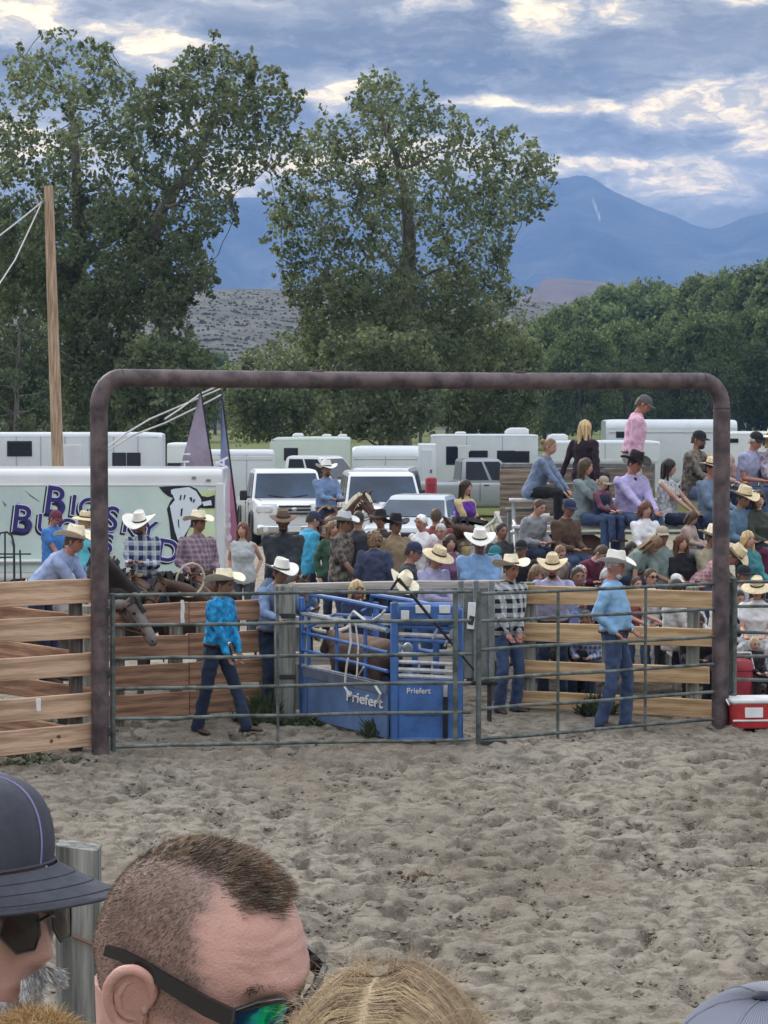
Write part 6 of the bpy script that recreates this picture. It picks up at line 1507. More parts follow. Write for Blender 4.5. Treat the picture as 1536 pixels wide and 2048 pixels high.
# ------------------------------------------------------------------ the people
GB, GF, GR_, GA = 'spectators on the bleachers', 'people leaning and standing along the fences', 'riders waiting behind the arena', 'cowboys inside the gates'
C = cloth
TURQ = mat('turquoise_print', (.012, .20, .46), .8, .45, 14, .014, 9, col2=(.02, .28, .58)); SKYB = C('sky_blue_cloth', (.25, .45, .68)); LAV = C('lavender_cloth', (.44, .44, .66)); PURPL = C('lilac_cloth', (.46, .42, .70)); PINK = C('pink_cloth', (.66, .40, .52)); GREYC = C('grey_cloth', (.22, .25, .27)); CHAR = C('charcoal_cloth', (.055, .058, .068)); NAVY = C('navy_cloth', (.022, .03, .07)); NAVYJ = C('dark_jacket', (.030, .036, .045)); WHITEC = C('white_cloth', (.72, .72, .74)); DENS = C('denim_shirt', (.17, .25, .42)); BLUEC = C('royal_blue_cloth', (.06, .19, .50)); AQUA = C('aqua_cloth', (.12, .46, .58)); OLIVE = C('olive_cloth', (.14, .145, .12)); GREEN = C('grey_green_cloth', (.20, .26, .25)); HOOD = C('slate_blue_fleece', (.17, .22, .33)); WINE = C('wine_cloth', (.11, .02, .05)); BROWNC = C('brown_cloth', (.06, .045, .042)); LBLUE = C('pale_blue_cloth', (.30, .38, .60)); TANK = C('grey_tank', (.42, .45, .47)); GOLD = C('gold_cloth', (.56, .45, .24)); VIOL = C('violet_satin', (.13, .035, .33)); CAMO = mat('camouflage', (.06, .05, .045), .9, .6, 14, .01, 9, col2=(.16, .14, .12)); LACE = mat('lace_print', (.42, .42, .44), .9, .5, 26, .006, 12); FLOR = mat('floral_print', (.35, .31, .38), .9, .6, 18, .006, 12); MIDB = C('mid_blue_cloth', (.20, .34, .56))
PL_BW = plaid('black_white_check', (.62, .64, .66), (.02, .022, .03), (.3, .32, .35), 9.5, .5); PL_BLUE = plaid('blue_white_plaid', (.52, .56, .62), (.035, .06, .16), (.60, .62, .66), 8.5, .5); PL_MAR = plaid('mauve_plaid', (.30, .22, .26), (.17, .12, .16), (.40, .34, .38), 16, .45); PL_PK = plaid('pink_check', (.60, .36, .40), (.46, .20, .24), (.7, .6, .6), 20, .4); PL_BRN = plaid('brown_check', (.12, .10, .10), (.06, .05, .055), (.2, .17, .16), 16, .45)
CAPB = mat('black_cap_cloth', (.02, .02, .026), .9, .1, 20); CAPN = mat('navy_cap_cloth', (.03, .04, .08), .9, .1, 20); CAPR = mat('maroon_cap_cloth', (.14, .035, .06), .9, .1, 20); CAPT = mat('tan_cap_cloth', (.36, .31, .24), .9, .15, 20)
SH = ('short', 'dark_brown')
# --- cowboys inside the gates
person('young cowboy in turquoise shirt and straw hat walking behind the left gate', 437, 25.5, 0, 1.70, 62, lean=6, nod=8, shirt=TURQ, pants=JEAN_DARK, hat='wide', hatmat=STRAW_PALE, hatbk=-14, hairs=SH, skin='tan', hl=(.18, -.14, .90), hr=(-.12, -.20, .86), fl=(.10, -.30, .08), fr=(-.10, .22, .08), group=GA)
person('cowboy in light blue shirt and white hat behind the right gate, hands at his belt', 1228, 26.1, 0, 1.86, 72, lean=-4, nod=14, w=1.12, belly=.03, shirt=SKYB, pants=JEAN, hat='cowboy', hatmat=FELT_WHITE, hatbk=-8, hairs=('buzz', 'grey'), skin='ruddy', beard='grey', hl=(.15, -.17, .99), hr=(-.21, -.06, 1.0), fl=(.12, -.10, .08), fr=(-.09, .10, .08), group=GA)
person('man in black and white checked shirt and straw hat standing right of the sorting gate', 1016, 27.4, 0, 1.74, 34, lean=5, nod=6, w=1.08, belly=.03, shirt=PL_BW, hem='out', pants=JEAN, hat='wide', hatmat=STRAW_PALE, hatbk=-12, hairs=SH, skin='ruddy', hl=(.02, -.20, .92), hr=(-.16, -.22, .94), group=GA)
person('man in white hat and blue shirt leaning on the timber post by the chute', 548, 27.0, 0, 1.74, 40, lean=12, nod=8, shirt=DENS, pants=JEAN_DARK, hat='cowboy', hatmat=FELT_WHITE, hairs=SH, skin='tan', hr=(-.30, -.46, 1.16), hl=(.28, -.34, 1.22), group=GA)
# --- left of the archway
person('man in pale blue shirt and straw hat bending over the pine fence at the left', 98, 25.6, .55, 1.76, 74, lean=42, nod=-6, w=1.1, belly=.03, shirt=LBLUE, pants=JEAN_DARK, hat='wide', hatmat=STRAW_PALE, hatbk=0, hairs=('short', 'brown'), skin='ruddy', hl=(.1, -.50, .86), hr=(-.12, -.52, .84), group=GF)
person('boy in bright blue shirt and maroon cap behind the man bending over the left fence', 104, 35.6, .28, 1.70, 62, nod=22, shirt=BLUEC, sleeves='short', hem='out', pants=JEAN_DARK, hat='cap', hatmat=CAPR, hairs=SH, skin='ruddy', hl=(.10, -.3, .95), hr=(-.1, -.3, .95), group=GF)
person('woman in aqua shirt with fair hair standing beside the left archway post', 168, 35.2, .28, 1.66, 60, woman=True, shirt=AQUA, sleeves='short', hem='out', pants=JEAN, hairs=('bob', 'blond'), hat='sun', hatmat=STRAW, skin='fair', hatbk=6, group=GF)
# --- riders
RZ = lambda Y: yz(Y) + 1.26
person('rider in blue white plaid shirt and white hat on the dark bay horse', 288, 29.3, RZ(29) + .03, 1.68, -14, 'ride', lean=10, nod=14, shirt=PL_BLUE, pants=JEAN, hat='wide', hatmat=FELT_WHITE, hairs=SH, beard='dark_brown', skin='tan', hl=(.10, -.34, .34), hr=(-.06, -.36, .34), group=GR_)
person('rider in mauve check shirt and straw hat looking toward the right', 394, 29.8, RZ(29.8), 1.68, 26, 'ride', yaw=32, w=1.1, belly=.04, shirt=PL_MAR, pants=BLACKC, chaps=LEATHER, hat='cowboy', hatmat=STRAW_PALE, hairs=SH, skin='tan', hl=(.2, -.2, .22), hr=(-.2, -.22, .24), group=GR_)
person('big rider in dark jacket and brown hat with his hands clasped', 566, 29.4, RZ(29.4), 1.78, 4, 'ride', nod=10, w=1.22, belly=.04, shirt=NAVYJ, hem='out', pants=JEAN_LIGHT, hat='flat', hatmat=FELT_BROWN, hairs=SH, beard='dark_brown', skin='dark', hl=(.03, -.34, .22), hr=(-.03, -.34, .22), group=GR_)
person('rider in denim shirt and white hat on the bay horse', 652, 42.2, RZ(42) + .06, 1.78, 24, 'ride', shirt=DENS, pants=JEAN_DARK, hat='cowboy', hatmat=FELT_WHITE, hairs=SH, beard='brown', skin='tan', hl=(.12, -.4, .34), hr=(-.04, -.38, .34), group=GR_)
person('woman with a long braid in violet vest and gold shirt on the pale grey horse', 929, 35.0, RZ(35) + .02, 1.66, 52, 'ride', woman=True, shirt=GOLD, vest=VIOL, pants=VIOL, chaps=GOLD, hairs=('long', 'dark_brown'), skin='fair', hl=(.06, -.34, .30), hr=(-.06, -.34, .26), group=GR_)
# --- standing among the horses
person('woman in grey tank top with her hand on her hip', 486, 33.2, .28, 1.62, -8, woman=True, yaw=-8, nod=-6, shirt=TANK, sleeves='none', hem='out', collar=False, pants=CHAR, hairs=('long', 'auburn'), skin='fair', hl=(.19, .02, 1.00), hr=(-.20, .04, .98), group=GF)
person('youth in bright aqua shirt and dark cap seen from behind beside the big rider', 614, 34.0, .28, 1.74, 118, lean=8, nod=10, shirt=SKYB if False else mat('aqua_blue_print', (.06, .34, .54), .85, .2, 9, .012, 9), hem='out', pants=JEAN_DARK, hat='cap', hatmat=CAPN, hairs=SH, skin='fair', hl=(.16, -.16, .92), hr=(-.18, -.12, .92), group=GF)
person('man in grey hat and camouflage shirt facing the man in black', 682, 32.2, .28, 1.76, 62, lean=4, shirt=CAMO, sleeves='half', hem='out', pants=JEAN_DARK, hat='cowboy', hatmat=FELT_GREY, hairs=SH, skin='tan', hr=(-.12, -.3, .98), group=GF)
person('dark haired man in black shirt seen from behind', 716, 32.6, .28, 1.80, 168, w=1.12, shirt=CHAR, sleeves='short', hem='out', pants=JEAN_DARK, hairs=('buzz', 'dark_brown'), skin='tan', group=GF)
person('man in dark brown jacket behind the curly haired child', 762, 33.4, .28, 1.76, -40, yaw=20, shirt=BROWNC, hem='out', pants=JEAN_DARK, hat='flat', hatmat=FELT_BLACK, hairs=SH, skin='tan', hr=(-.1, -.32, 1.05), group=GF)
person('child with curly fair hair in a navy hooded top seen from behind', 749, 31.8, .26, 1.58, 175, w=1.1, shirt=NAVY if False else C('navy_fleece', (.05, .06, .11)), hem='out', pants=JEAN_DARK, hairs=('curly', 'light_brown'), skin='fair', group=GF)
person('smiling fair haired girl looking over the rail behind the chute', 712, 27.2, .12, 1.36, 14, nod=2, woman=True, yaw=10, shirt=NAVY, pants=JEAN, hairs=('bob', 'blond'), skin='ruddy', hl=(.14, -.3, .98), hr=(-.14, -.3, .98), group=GF)
person('man in dark cap and charcoal jacket in profile facing right', 812, 28.8, .10, 1.76, 82, nod=6, lean=8, shirt=CHAR, hem='out', pants=JEAN_DARK, hat='cap', hatmat=CAPN, hairs=SH, skin='ruddy', hl=(.1, -.3, 1.02), hr=(-.1, -.3, 1.02), group=GF)
person('white haired elder in a pale shirt behind the wide straw hat', 846, 33.4, .28, 1.72, -42, nod=6, shirt=WHITEC, hem='out', pants=JEAN_LIGHT, hairs=('short', 'white'), skin='ruddy', group=GF)
person('elderly woman with grey hair in pale pink behind the wide straw hat', 884, 33.0, .28, 1.62, -20, woman=True, nod=12, shirt=C('dusty_pink_cloth', (.42, .33, .36)), hem='out', pants=JEAN_LIGHT, hairs=('short', 'grey'), skin='fair', group=GF)
person('man in wide straw hat and lavender shirt looking down by the rail', 862, 28.6, .12, 1.70, 40, lean=10, nod=20, shirt=LAV, pants=JEAN, hat='sun', hatmat=STRAW, hairs=SH, skin='ruddy', hl=(.10, -.36, 1.06), hr=(-.04, -.36, 1.12), group=GF)
person('big man in mid blue shirt and white hat leaning his arms on the grey rail', 958, 28.7, .20, 1.80, 2, lean=10, nod=12, w=1.32, belly=.06, shirt=MIDB, sleeves='half', hem='out', pants=JEAN, hat='cowboy', hatmat=FELT_WHITE, hairs=SH, skin='dark', hl=(.10, -.38, 1.00), hr=(-.10, -.38, 1.00), group=GF)
person('person in dark clothes between the blue shirted man and the bleachers', 1002, 32.0, .28, 1.66, 30, shirt=CHAR, hem='out', pants=JEAN_DARK, hairs=('short', 'black'), skin='tan', group=GF)
person('person in black top with a small white badge behind the checked shirt man', 1046, 30.0, .26, 1.56, -25, lean=6, shirt=BLACKC, hem='out', pants=BLACKC, hairs=('short', 'brown'), skin='tan', hat='cap', hatmat=CAPB, group=GF)
person('bearded man in straw hat and lavender shirt leaning on the amber fence', 1106, 28.1, .05, 1.70, -6, lean=18, nod=6, w=1.1, shirt=LAV, pants=JEAN_DARK, hat='cowboy', hatmat=STRAW, hairs=SH, beard='dark_brown', skin='ruddy', hl=(.36, -.40, 1.18), hr=(-.36, -.40, 1.18), group=GF)
person('seated man in pale blue shirt behind the bearded man at the amber fence', 1142, 29.6, .65, 1.74, 20, 'sit', lean=16, shirt=LBLUE, pants=JEAN, hairs=SH, skin='tan', group=GB)
# --- on the bleachers, top bench
r0, r1, r2, r3, r4 = [(Y, z) for Y, z in ROWS]
def sit(label, px, row, face=48, dz=0.0, **kw): return person(label, px, row[0], row[1] + dz, kw.pop('H', 1.74), face, 'sit', group=GB, **kw)
sit('girl with tied back hair in a slate blue top, leftmost on the top bench', 1066, r4, 66, H=1.62, woman=True, lean=22, shirt=HOOD, hem='out', pants=BLACKC, hairs=('bun', 'light_brown'), skin='fair', hl=(.06, -.52, .12), hr=(-.06, -.50, .10))
person('woman with long fair hair in a black top facing away behind the top bench', 1168, 33.6, 2.46, 1.66, 150, 'sit', woman=True, yaw=-20, shirt=C('black_plum_cloth', (.03, .018, .03)), hem='out', pants=BLACKC, hairs=('long', 'blond'), skin='fair', hl=(.36, .10, .0), hr=(-.32, .16, -.05), group=GB)
person('man in pink shirt and dark cap standing high on the bleachers, looking down', 1268, 32.6, 1.87, 1.80, 84, 'stand', lean=8, nod=24, w=1.08, shirt=PINK, pants=mat('khaki_cloth', (.36, .35, .33), .9, .1, 8), hat='cap', hatmat=CAPT if False else mat('grey_cap_cloth', (.10, .10, .11), .9, .2, 20), hairs=('short', 'brown'), skin='ruddy', hl=(.13, -.02, .86), hr=(-.20, .04, .86), group=GB)
sit('bearded man in dark camouflage jacket and black cap on the top bench', 1384, r4, 56, lean=6, nod=6, w=1.12, shirt=CAMO, hem='out', pants=JEAN_LIGHT, hat='cap', hatmat=CAPB, hairs=SH, beard='black', skin='tan', hl=(.10, -.40, .22), hr=(-.04, -.40, .22), fl=(.12, -.5, -.18), fr=(-.12, -.42, -.33))
sit('man in lavender grey shirt and black cap right of the archway on the top bench', 1490, r4, 46, lean=12, nod=10, w=1.1, shirt=C('lavender_grey_cloth', (.33, .35, .52)), sleeves='short', pants=JEAN, hat='cap', hatmat=CAPB, hairs=('short', 'grey'), skin='ruddy')
sit('person in floral shirt and pale hat at the right edge of the top bench', 1544, r4, 20, woman=True, shirt=FLOR, hem='out', pants=JEAN, hat='sun', hatmat=STRAW_PALE, hairs=('bob', 'blond'), skin='fair')
sit('person in a dark jacket between the lavender shirted man and the archway', 1440, r4, 40, H=1.66, shirt=C('peach_cloth', (.46, .32, .28)), pants=JEAN_DARK, hairs=('short', 'brown'), skin='fair')
# fourth bench
sit('woman with long brown hair in a grey jacket holding a child', 1168, r3, 52, H=1.68, woman=True, yaw=10, shirt=C('grey_green_jacket', (.19, .235, .245)), hem='out', pants=JEAN, hairs=('long', 'brown'), skin='fair', hl=(.16, -.42, .22), hr=(-.02, -.46, .20))
sit('small child in camouflage cap on the lap of the grey jacketed woman', 1203, (r3[0] - .22, r3[1] + .06), 42, H=1.08, nod=14, shirt=C('maroon_navy_cloth', (.17, .07, .10)), hem='out', vest=NAVY, pants=JEAN, hat='cap', hatmat=CAPT, hairs=('short', 'light_brown'), skin='pale')
sit('man in lilac shirt and black hat with forearms on his knees', 1256, r3, 30, H=1.80, yaw=18, nod=12, w=1.15, lean=8, shirt=PURPL, pants=JEAN, hat='cowboy', hatmat=FELT_BLACK, hairs=SH, skin='ruddy', tie=WINE, hl=(.12, -.44, .20), hr=(-.06, -.46, .20))
sit('woman with long black hair in a pale lace top', 1334, r3, 58, H=1.66, woman=True, yaw=14, shirt=LACE, sleeves='none', hem='out', pants=JEAN_DARK, boots=BOOT_TAN, hairs=('long', 'black'), skin='fair', hl=(.08, -.44, .18), hr=(-.04, -.44, .16), fl=(.12, -.40, -.33), fr=(-.02, -.55, -.30))
sit('small child with brown hair beside the black haired woman', 1378, (r2[0], r2[1] + .02), 60, H=1.10, nod=20, shirt=C('pale_peach_cloth', (.45, .34, .30)), hem='out', pants=C('grey_stripe_cloth', (.25, .24, .28)), hairs=('bob', 'brown'), skin='fair')
# third bench
sit('man in denim shirt and straw hat just right of the archway', 1470, r2, 38, lean=10, nod=12, shirt=C('denim_blue_cloth', (.12, .20, .30)), pants=JEAN_LIGHT, hat='cowboy', hatmat=STRAW, hairs=SH, skin='tan')
sit('woman with curly brown hair in an olive jacket at the right edge', 1516, r2, 22, H=1.66, woman=True, yaw=-10, shirt=C('dark_olive_cloth', (.055, .065, .055)), hem='out', pants=WINE, hairs=('curly', 'brown'), skin='pale')
sit('person in wine red trousers half hidden below the grey jacketed woman', 1150, r1, 50, H=1.62, lean=38, nod=24, shirt=WINE, hem='out', pants=WINE, hairs=('short', 'brown'), skin='fair')
sit('person in a tan top below the girl in the slate blue hooded top', 1092, r1, 30, H=1.5, lean=30, nod=20, shirt=C('tan_pink_cloth', (.27, .23, .19)), hem='out', pants=OLIVE, hairs=('short', 'light_brown'), skin='pale')
# lower benches
sit('woman in grey green shirt bending forward, brown hair over her face', 1240, r1, 60, H=1.66, dz=.14, woman=True, lean=42, nod=34, shirt=GREEN, sleeves='short', hem='out', pants=JEAN_DARK, hairs=('long', 'light_brown'), skin='fair', hl=(.1, -.5, .05), hr=(-.1, -.5, .03))
sit('man in tan cap and grey tee shirt below the black haired woman', 1324, r1, 24, yaw=-16, nod=0, w=1.1, shirt=GREEN, sleeves='half', hem='out', pants=JEAN, hat='cap', hatmat=CAPT, hairs=SH, skin='tan')
sit('person in pink check shirt bending down left of the right archway post', 1386, r1, 64, lean=48, nod=30, shirt=PL_PK, hem='out', pants=JEAN, hairs=('short', 'brown'), skin='ruddy', hat='cowboy', hatmat=STRAW, hl=(.1, -.6, .0), hr=(-.1, -.6, .0))
sit('woman in sunglasses and white tee shirt behind the light blue shirted cowboy', 1300, r0, 30, H=1.64, woman=True, shirt=WHITEC, sleeves='short', hem='out', pants=BLACKC, hairs=('short', 'brown'), glasses=True, skin='fair')
person('girl with dark brown hair seen from the side behind the amber fence', 1346, 28.4, .62, 1.60, 96, 'sit', woman=True, nod=10, shirt=C('cream_print_cloth', (.58, .56, .56)), hem='out', pants=LACE, hairs=('bob', 'dark_brown'), skin='fair', group=GF)
person('person in a patterned top and pale print trousers behind the amber fence', 1380, 28.6, .58, 1.55, 30, 'sit', woman=True, nod=16, shirt=mat('spotted_cloth', (.50, .48, .48), .9, .6, 13), hem='out', pants=LACE, hairs=('short', 'dark_brown'), skin='fair', group=GF)
person('woman in white top with fair hair and wide straw hat at the right edge', 1516, 27.9, .62, 1.66, -14, 'sit', woman=True, w=1.15, nod=8, shirt=WHITEC, sleeves='short', hem='out', pants=LACE, hat='sun', hatmat=STRAW, hatbk=10, hairs=('bob', 'light_brown'), skin='fair', group=GF)
person('toddler in black clothes held behind the green tube panel at the right edge', 1508, 27.4, .34, .98, 20, 'sit', nod=16, shirt=BLACKC, hem='out', pants=BLACKC, hairs=('buzz', 'blond'), skin='pale', group=GF)
person('seated person in black and white stripes right of the archway post', 1474, 28.3, .52, 1.58, 24, 'sit', nod=14, shirt=plaid('black_white_stripe', (.62, .62, .64), (.03, .03, .04), (.5, .5, .5), 7, .5), hem='out', pants=BLACKC, hairs=('short', 'dark_brown'), skin='fair', group=GF)
person('man in grey shirt behind the straw hatted woman at the right edge', 1486, 29.6, .65, 1.70, 36, 'sit', shirt=C('pale_grey_cloth', (.38, .38, .44)), hem='out', pants=JEAN, hairs=SH, skin='tan', hat='cap', hatmat=CAPB, group=GB)
person('seated person in printed blue tee shirt low behind the amber fence', 1120, 29.0, .45, 1.60, 20, 'sit', lean=10, shirt=C('blue_print_cloth', (.13, .16, .32)), sleeves='short', hem='out', pants=BLACKC, hairs=('short', 'brown'), skin='fair', group=GF)
person('person crouching in a dark top low behind the right end of the amber fence', 1400, 28.0, .35, 1.55, -10, 'sit', lean=20, nod=20, shirt=BLACKC, hem='out', pants=BLACKC, hairs=('short', 'black'), skin='tan', group=GF)
# --- more of the packed crowd, each with a look of its own
person('boy in mustard shirt with short fair hair low beside the bleacher end', 1060, 31.0, .28, 1.36, 40, nod=8, shirt=C('mustard_cloth', (.40, .29, .08)), hem='out', pants=JEAN, hairs=('short', 'blond'), skin='fair', group=GB)
person('woman in plum jacket with bobbed dark hair behind the man in wide straw hat', 900, 30.6, .20, 1.66, 10, woman=True, shirt=C('plum_cloth', (.16, .08, .15)), hem='out', pants=JEAN_DARK, hairs=('bob', 'dark_brown'), skin='fair', group=GF)
person('man in maroon shirt with his back turned between the silver sedan and the rail', 872, 34.4, .28, 1.76, 176, shirt=C('maroon_cloth', (.20, .05, .055)), hem='out', pants=JEAN_DARK, hairs=('short', 'brown'), skin='ruddy', group=GF)
person('man in teal cap and grey shirt left of the checked shirt man', 992, 29.6, .10, 1.66, -30, shirt=C('ash_cloth', (.30, .31, .33)), hem='out', pants=JEAN, hat='cap', hatmat=mat('teal_cap_cloth', (.03, .16, .18), .9), hairs=SH, skin='tan', group=GF)
sit('boy in red tee shirt behind the light blue shirted cowboy', 1272, r0, 30, H=1.44, shirt=C('brick_cloth', (.32, .08, .07)), sleeves='short', hem='out', pants=JEAN, hairs=('short', 'brown'), skin='fair')
sit('woman in black vest with auburn hair beside the man in tan cap', 1362, r1, 20, H=1.64, woman=True, dz=-.04, shirt=BLACKC, hem='out', pants=JEAN, hairs=('long', 'auburn'), skin='fair')
sit('man in navy jacket with bare grey head low right of the wine clothed person', 1196, r0, 40, H=1.70, lean=12, nod=10, shirt=NAVY, hem='out', pants=JEAN, hairs=('short', 'grey'), skin='ruddy')
sit('girl in pale yellow top beside the bearded man at the amber fence', 1080, r0, 10, H=1.46, woman=True, shirt=C('pale_yellow_cloth', (.58, .54, .36)), hem='out', pants=JEAN, hairs=('long', 'light_brown'), skin='fair')
sit('man in khaki shirt and pale hat low beside the right archway post', 1420, r1, 40, H=1.70, nod=14, shirt=C('khaki_shirt', (.34, .30, .22)), hem='out', pants=JEAN, hat='cowboy', hatmat=STRAW_PALE, hairs=SH, skin='tan')
sit('woman in teal jacket with fair hair below the denim shirted man', 1494, r1, 30, H=1.64, woman=True, shirt=C('teal_jacket', (.05, .20, .22)), hem='out', pants=JEAN, hairs=('long', 'blond'), skin='fair')
person('person in cream top leaning low behind the amber fence left end', 1066, 28.6, .20, 1.40, 20, lean=14, nod=14, shirt=C('cream_cloth', (.55, .50, .42)), hem='out', pants=JEAN, hairs=('bob', 'light_brown'), skin='fair', group=GF)
person('person in blue plaid shirt low behind the amber fence near the cowboy', 1180, 28.8, .30, 1.50, -20, 'sit', lean=14, shirt=plaid('small_blue_plaid', (.30, .36, .5), (.08, .10, .2), (.5, .5, .5), 16, .45), hem='out', pants=JEAN_DARK, hairs=('short', 'brown'), skin='tan', group=GF)
sit('teenager in grey hooded top and no hat left of the person in the tan top', 1052, r2, 44, H=1.56, lean=20, nod=12, shirt=C('heather_grey', (.26, .27, .30)), hem='out', pants=JEAN_DARK, hairs=('short', 'brown'), skin='fair')
sit('man in dark brown shirt and navy cap beside the teenager in grey', 1124, r2, 36, H=1.68, lean=10, dz=-.10, nod=8, shirt=C('umber_cloth', (.10, .062, .045)), hem='out', pants=JEAN, hairs=SH, skin='tan', hat='cap', hatmat=CAPN)
sit('woman in white blouse with auburn hair below the lilac shirted man', 1290, r2, 20, H=1.62, woman=True, dz=-.10, nod=6, shirt=WHITEC, hem='out', pants=JEAN_DARK, hairs=('bob', 'auburn'), skin='fair')
sit('man in steel blue shirt and straw hat just left of the right archway post', 1420, r3, 44, H=1.74, dz=-.04, nod=10, shirt=C('steel_blue_cloth', (.15, .21, .30)), hem='out', pants=JEAN, hairs=SH, skin='ruddy', hat='flat', hatmat=STRAW)
sit('woman in coral top with dark bobbed hair low left of the sunglasses woman', 1262, r1, 12, H=1.60, woman=True, dz=-.12, shirt=C('coral_cloth', (.52, .22, .18)), hem='out', pants=JEAN, hairs=('bob', 'black'), skin='tan')
sit('boy in green tee shirt and white cap low behind the amber fence right end', 1352, r0, 26, H=1.50, shirt=C('leaf_green_cloth', (.10, .22, .09)), sleeves='short', hem='out', pants=JEAN, hat='cap', hatmat=mat('white_cap_cloth', (.68, .68, .68), .9), hairs=SH, skin='fair')
sit('man in black shirt with grey beard low beside the bearded man at the amber fence', 1160, r0, 22, H=1.72, shirt=BLACKC, hem='out', pants=JEAN, hairs=('short', 'grey'), beard='grey', skin='ruddy')
person('woman in dark green shirt with light brown hair behind the smiling girl', 664, 33.6, .28, 1.62, 30, woman=True, shirt=C('forest_cloth', (.04, .09, .06)), hem='out', pants=JEAN_DARK, hairs=('long', 'light_brown'), skin='fair', group=GF)
person('man in tan jacket and black hat between the man in dark cap and the elder', 790, 32.4, .28, 1.72, 30, shirt=C('tan_jacket', (.28, .21, .13)), hem='out', pants=JEAN_DARK, hat='cowboy', hatmat=FELT_BLACK, hairs=SH, skin='tan', group=GF)
# a folded straw hat held over the chute
def held_hat():
    p = at(800, 1172, 24.95); t = thing('straw_hat', 'pale straw hat hanging tilted on top of the blue chute', 'hat', p)
    a, b = cowboy_hat(None, None, curl=.05, brim=.10); h = a.build('hat', STRAW_PALE, t); h.rotation_euler = (R(30), R(28), R(20)); b.build('hat_band', BAND_DARK, h)
held_hat()
# ------------------------------------------------------------------ the people right in front of the camera
M_FSKIN = None
def head_material(name, base, hairc, lipc, scalp):
    """skin with stubble where the vertex mask says hair roots show"""
    m_ = bpy.data.materials.new(name); m_.use_nodes = True; t = NT(m_.node_tree); b = t.n['Principled BSDF']
    tc = t.node('ShaderNodeTexCoord').outputs['Object']
    n1 = t.noise(tc, 26, 4, .6); n2 = t.noise(tc, 160, 3, .6)
    c = t.mix(t.ss(n1, .3, .7), tuple(x * .86 for x in base), tuple(min(1, x * 1.12) for x in base))
    c = t.mix(t.ss(t.noise(tc, 52, 4, .65), .48, .70, 0, .28), c, (base[0] * .90, base[1] * .74, base[2] * .72))
    c = t.mix(t.ss(n2, .55, .75, 0, .35), c, (base[0] * .9, base[1] * .62, base[2] * .6))
    at_ = t.node('ShaderNodeAttribute'); at_.attribute_name = 'hairmask'
    mk = t.m('MULTIPLY', at_.outputs['Fac'], t.ss(n2, .2, .6, .75, 1.0))
    c = t.mix(mk, c, hairc)
    l_ = t.node('ShaderNodeAttribute'); l_.attribute_name = 'lipmask'; c = t.mix(l_.outputs['Fac'], c, lipc)
    t.put(b.inputs['Base Color'], c); b.inputs['Roughness'].default_value = .48; b.inputs['Specular IOR Level'].default_value = .4
    b.inputs['Subsurface Weight'].default_value = .15; b.inputs['Subsurface Scale'].default_value = .012; b.inputs['Subsurface Radius'].default_value = (1, .35, .2)
    wr = t.node('ShaderNodeAttribute'); wr.attribute_name = 'wrinkle'
    bp = t.node('ShaderNodeBump'); bp.inputs['Distance'].default_value = .0010
    t.l.new(t.m('ADD', t.noise(tc, 420, 3, .6), t.m('MULTIPLY', t.noise(tc, 60, 3, .6), .8)), bp.inputs['Height']); t.l.new(bp.outputs[0], b.inputs['Normal'])
    return m_
def fine_head(mask=None, wrinkles=(), nu=120, nv=110, wide=1.0):
    """dense head; mask(p) in 0..1 is the share of hair roots at a point; wrinkles: (z0, slope, x0, x1, depth)"""
    rg = head_shape(nu, nv, wide); P = [p for r_ in rg for p in r_]; hm = []
    for p in P:
        d = 0.0
        if p.y < -.02:
            for (z0, sl, x0, x1, dep) in wrinkles:
                zc = z0 + sl * abs(p.x) + .0012 * math.sin(p.x * 160 + z0 * 900)
                if x0 < p.x < x1: d += dep * math.exp(-((p.z - zc) / .0022) ** 2) * min(1, (p.x - x0) / .012, (x1 - p.x) / .012)
        if d: p.y += d
        hm.append(mask(p) if mask else 0.0)
    F_ = [(i * nu + j, i * nu + (j + 1) % nu, (i + 1) * nu + (j + 1) % nu, (i + 1) * nu + j) for i in range(nv) for j in range(nu)]
    return P, F_, hm
def ear_mb(mb, s, c=(0, 0, 0), sc_=1.0, yaw=18):
    """an ear: bowl, rim (helix), inner fold, lobe and tragus"""
    c = Vector(c); M = eul(0, 0, -s * yaw)
    def E(x, y, z): return c + M @ (Vector((s * x, y, z)) * sc_)
    hel = [(.004, -.012, -.004), (.009, -.017, .010), (.014, -.013, .025), (.018, .000, .033), (.021, .013, .029), (.022, .021, .015), (.020, .020, -.002), (.016, .013, -.017), (.010, .003, -.028), (.006, -.007, -.030), (.004, -.013, -.022)]
    fine = []
    for i in range(len(hel) - 1):
        for k in range(4): fine.append(Vector(hel[i]).lerp(Vector(hel[i + 1]), k / 4))
    fine.append(Vector(hel[-1]))
    for _ in range(2): fine = [fine[0]] + [(fine[i - 1] + fine[i] * 2 + fine[i + 1]) / 4 for i in range(1, len(fine) - 1)] + [fine[-1]]
    mb.tube([E(*p) for p in fine], [.0034 + .0016 * math.sin(math.pi * i / (len(fine) - 1)) + (.0022 if i > len(fine) * .72 else 0) for i in range(len(fine))], 10)
    # bowl surface from the rim to the ear hole
    rings = [[E(*p) for p in fine]]
    for k, dx in ((.72, -.004), (.45, -.010), (.2, -.014)):
        rings.append([E(p.x * (1 - .2 * (1 - k)) + dx, (p.y + .002) * k - .002, (p.z - .001) * k + .001) for p in fine])
    mb.loft(rings, True)
    anti = [(.012, -.002, .022), (.016, .008, .018), (.017, .013, .006), (.015, .011, -.007), (.011, .004, -.015), (.008, -.004, -.017)]
    mb.tube([E(*p) for p in anti], [.0024, .0036, .0042, .004, .0034, .002], 8)
    mb.ell(E(.006, -.010, -.006), .004, .004, .0065, u=8, v=6); mb.ell(E(.009, .000, -.0275), .0055, .0085, .0075, u=10, v=7)
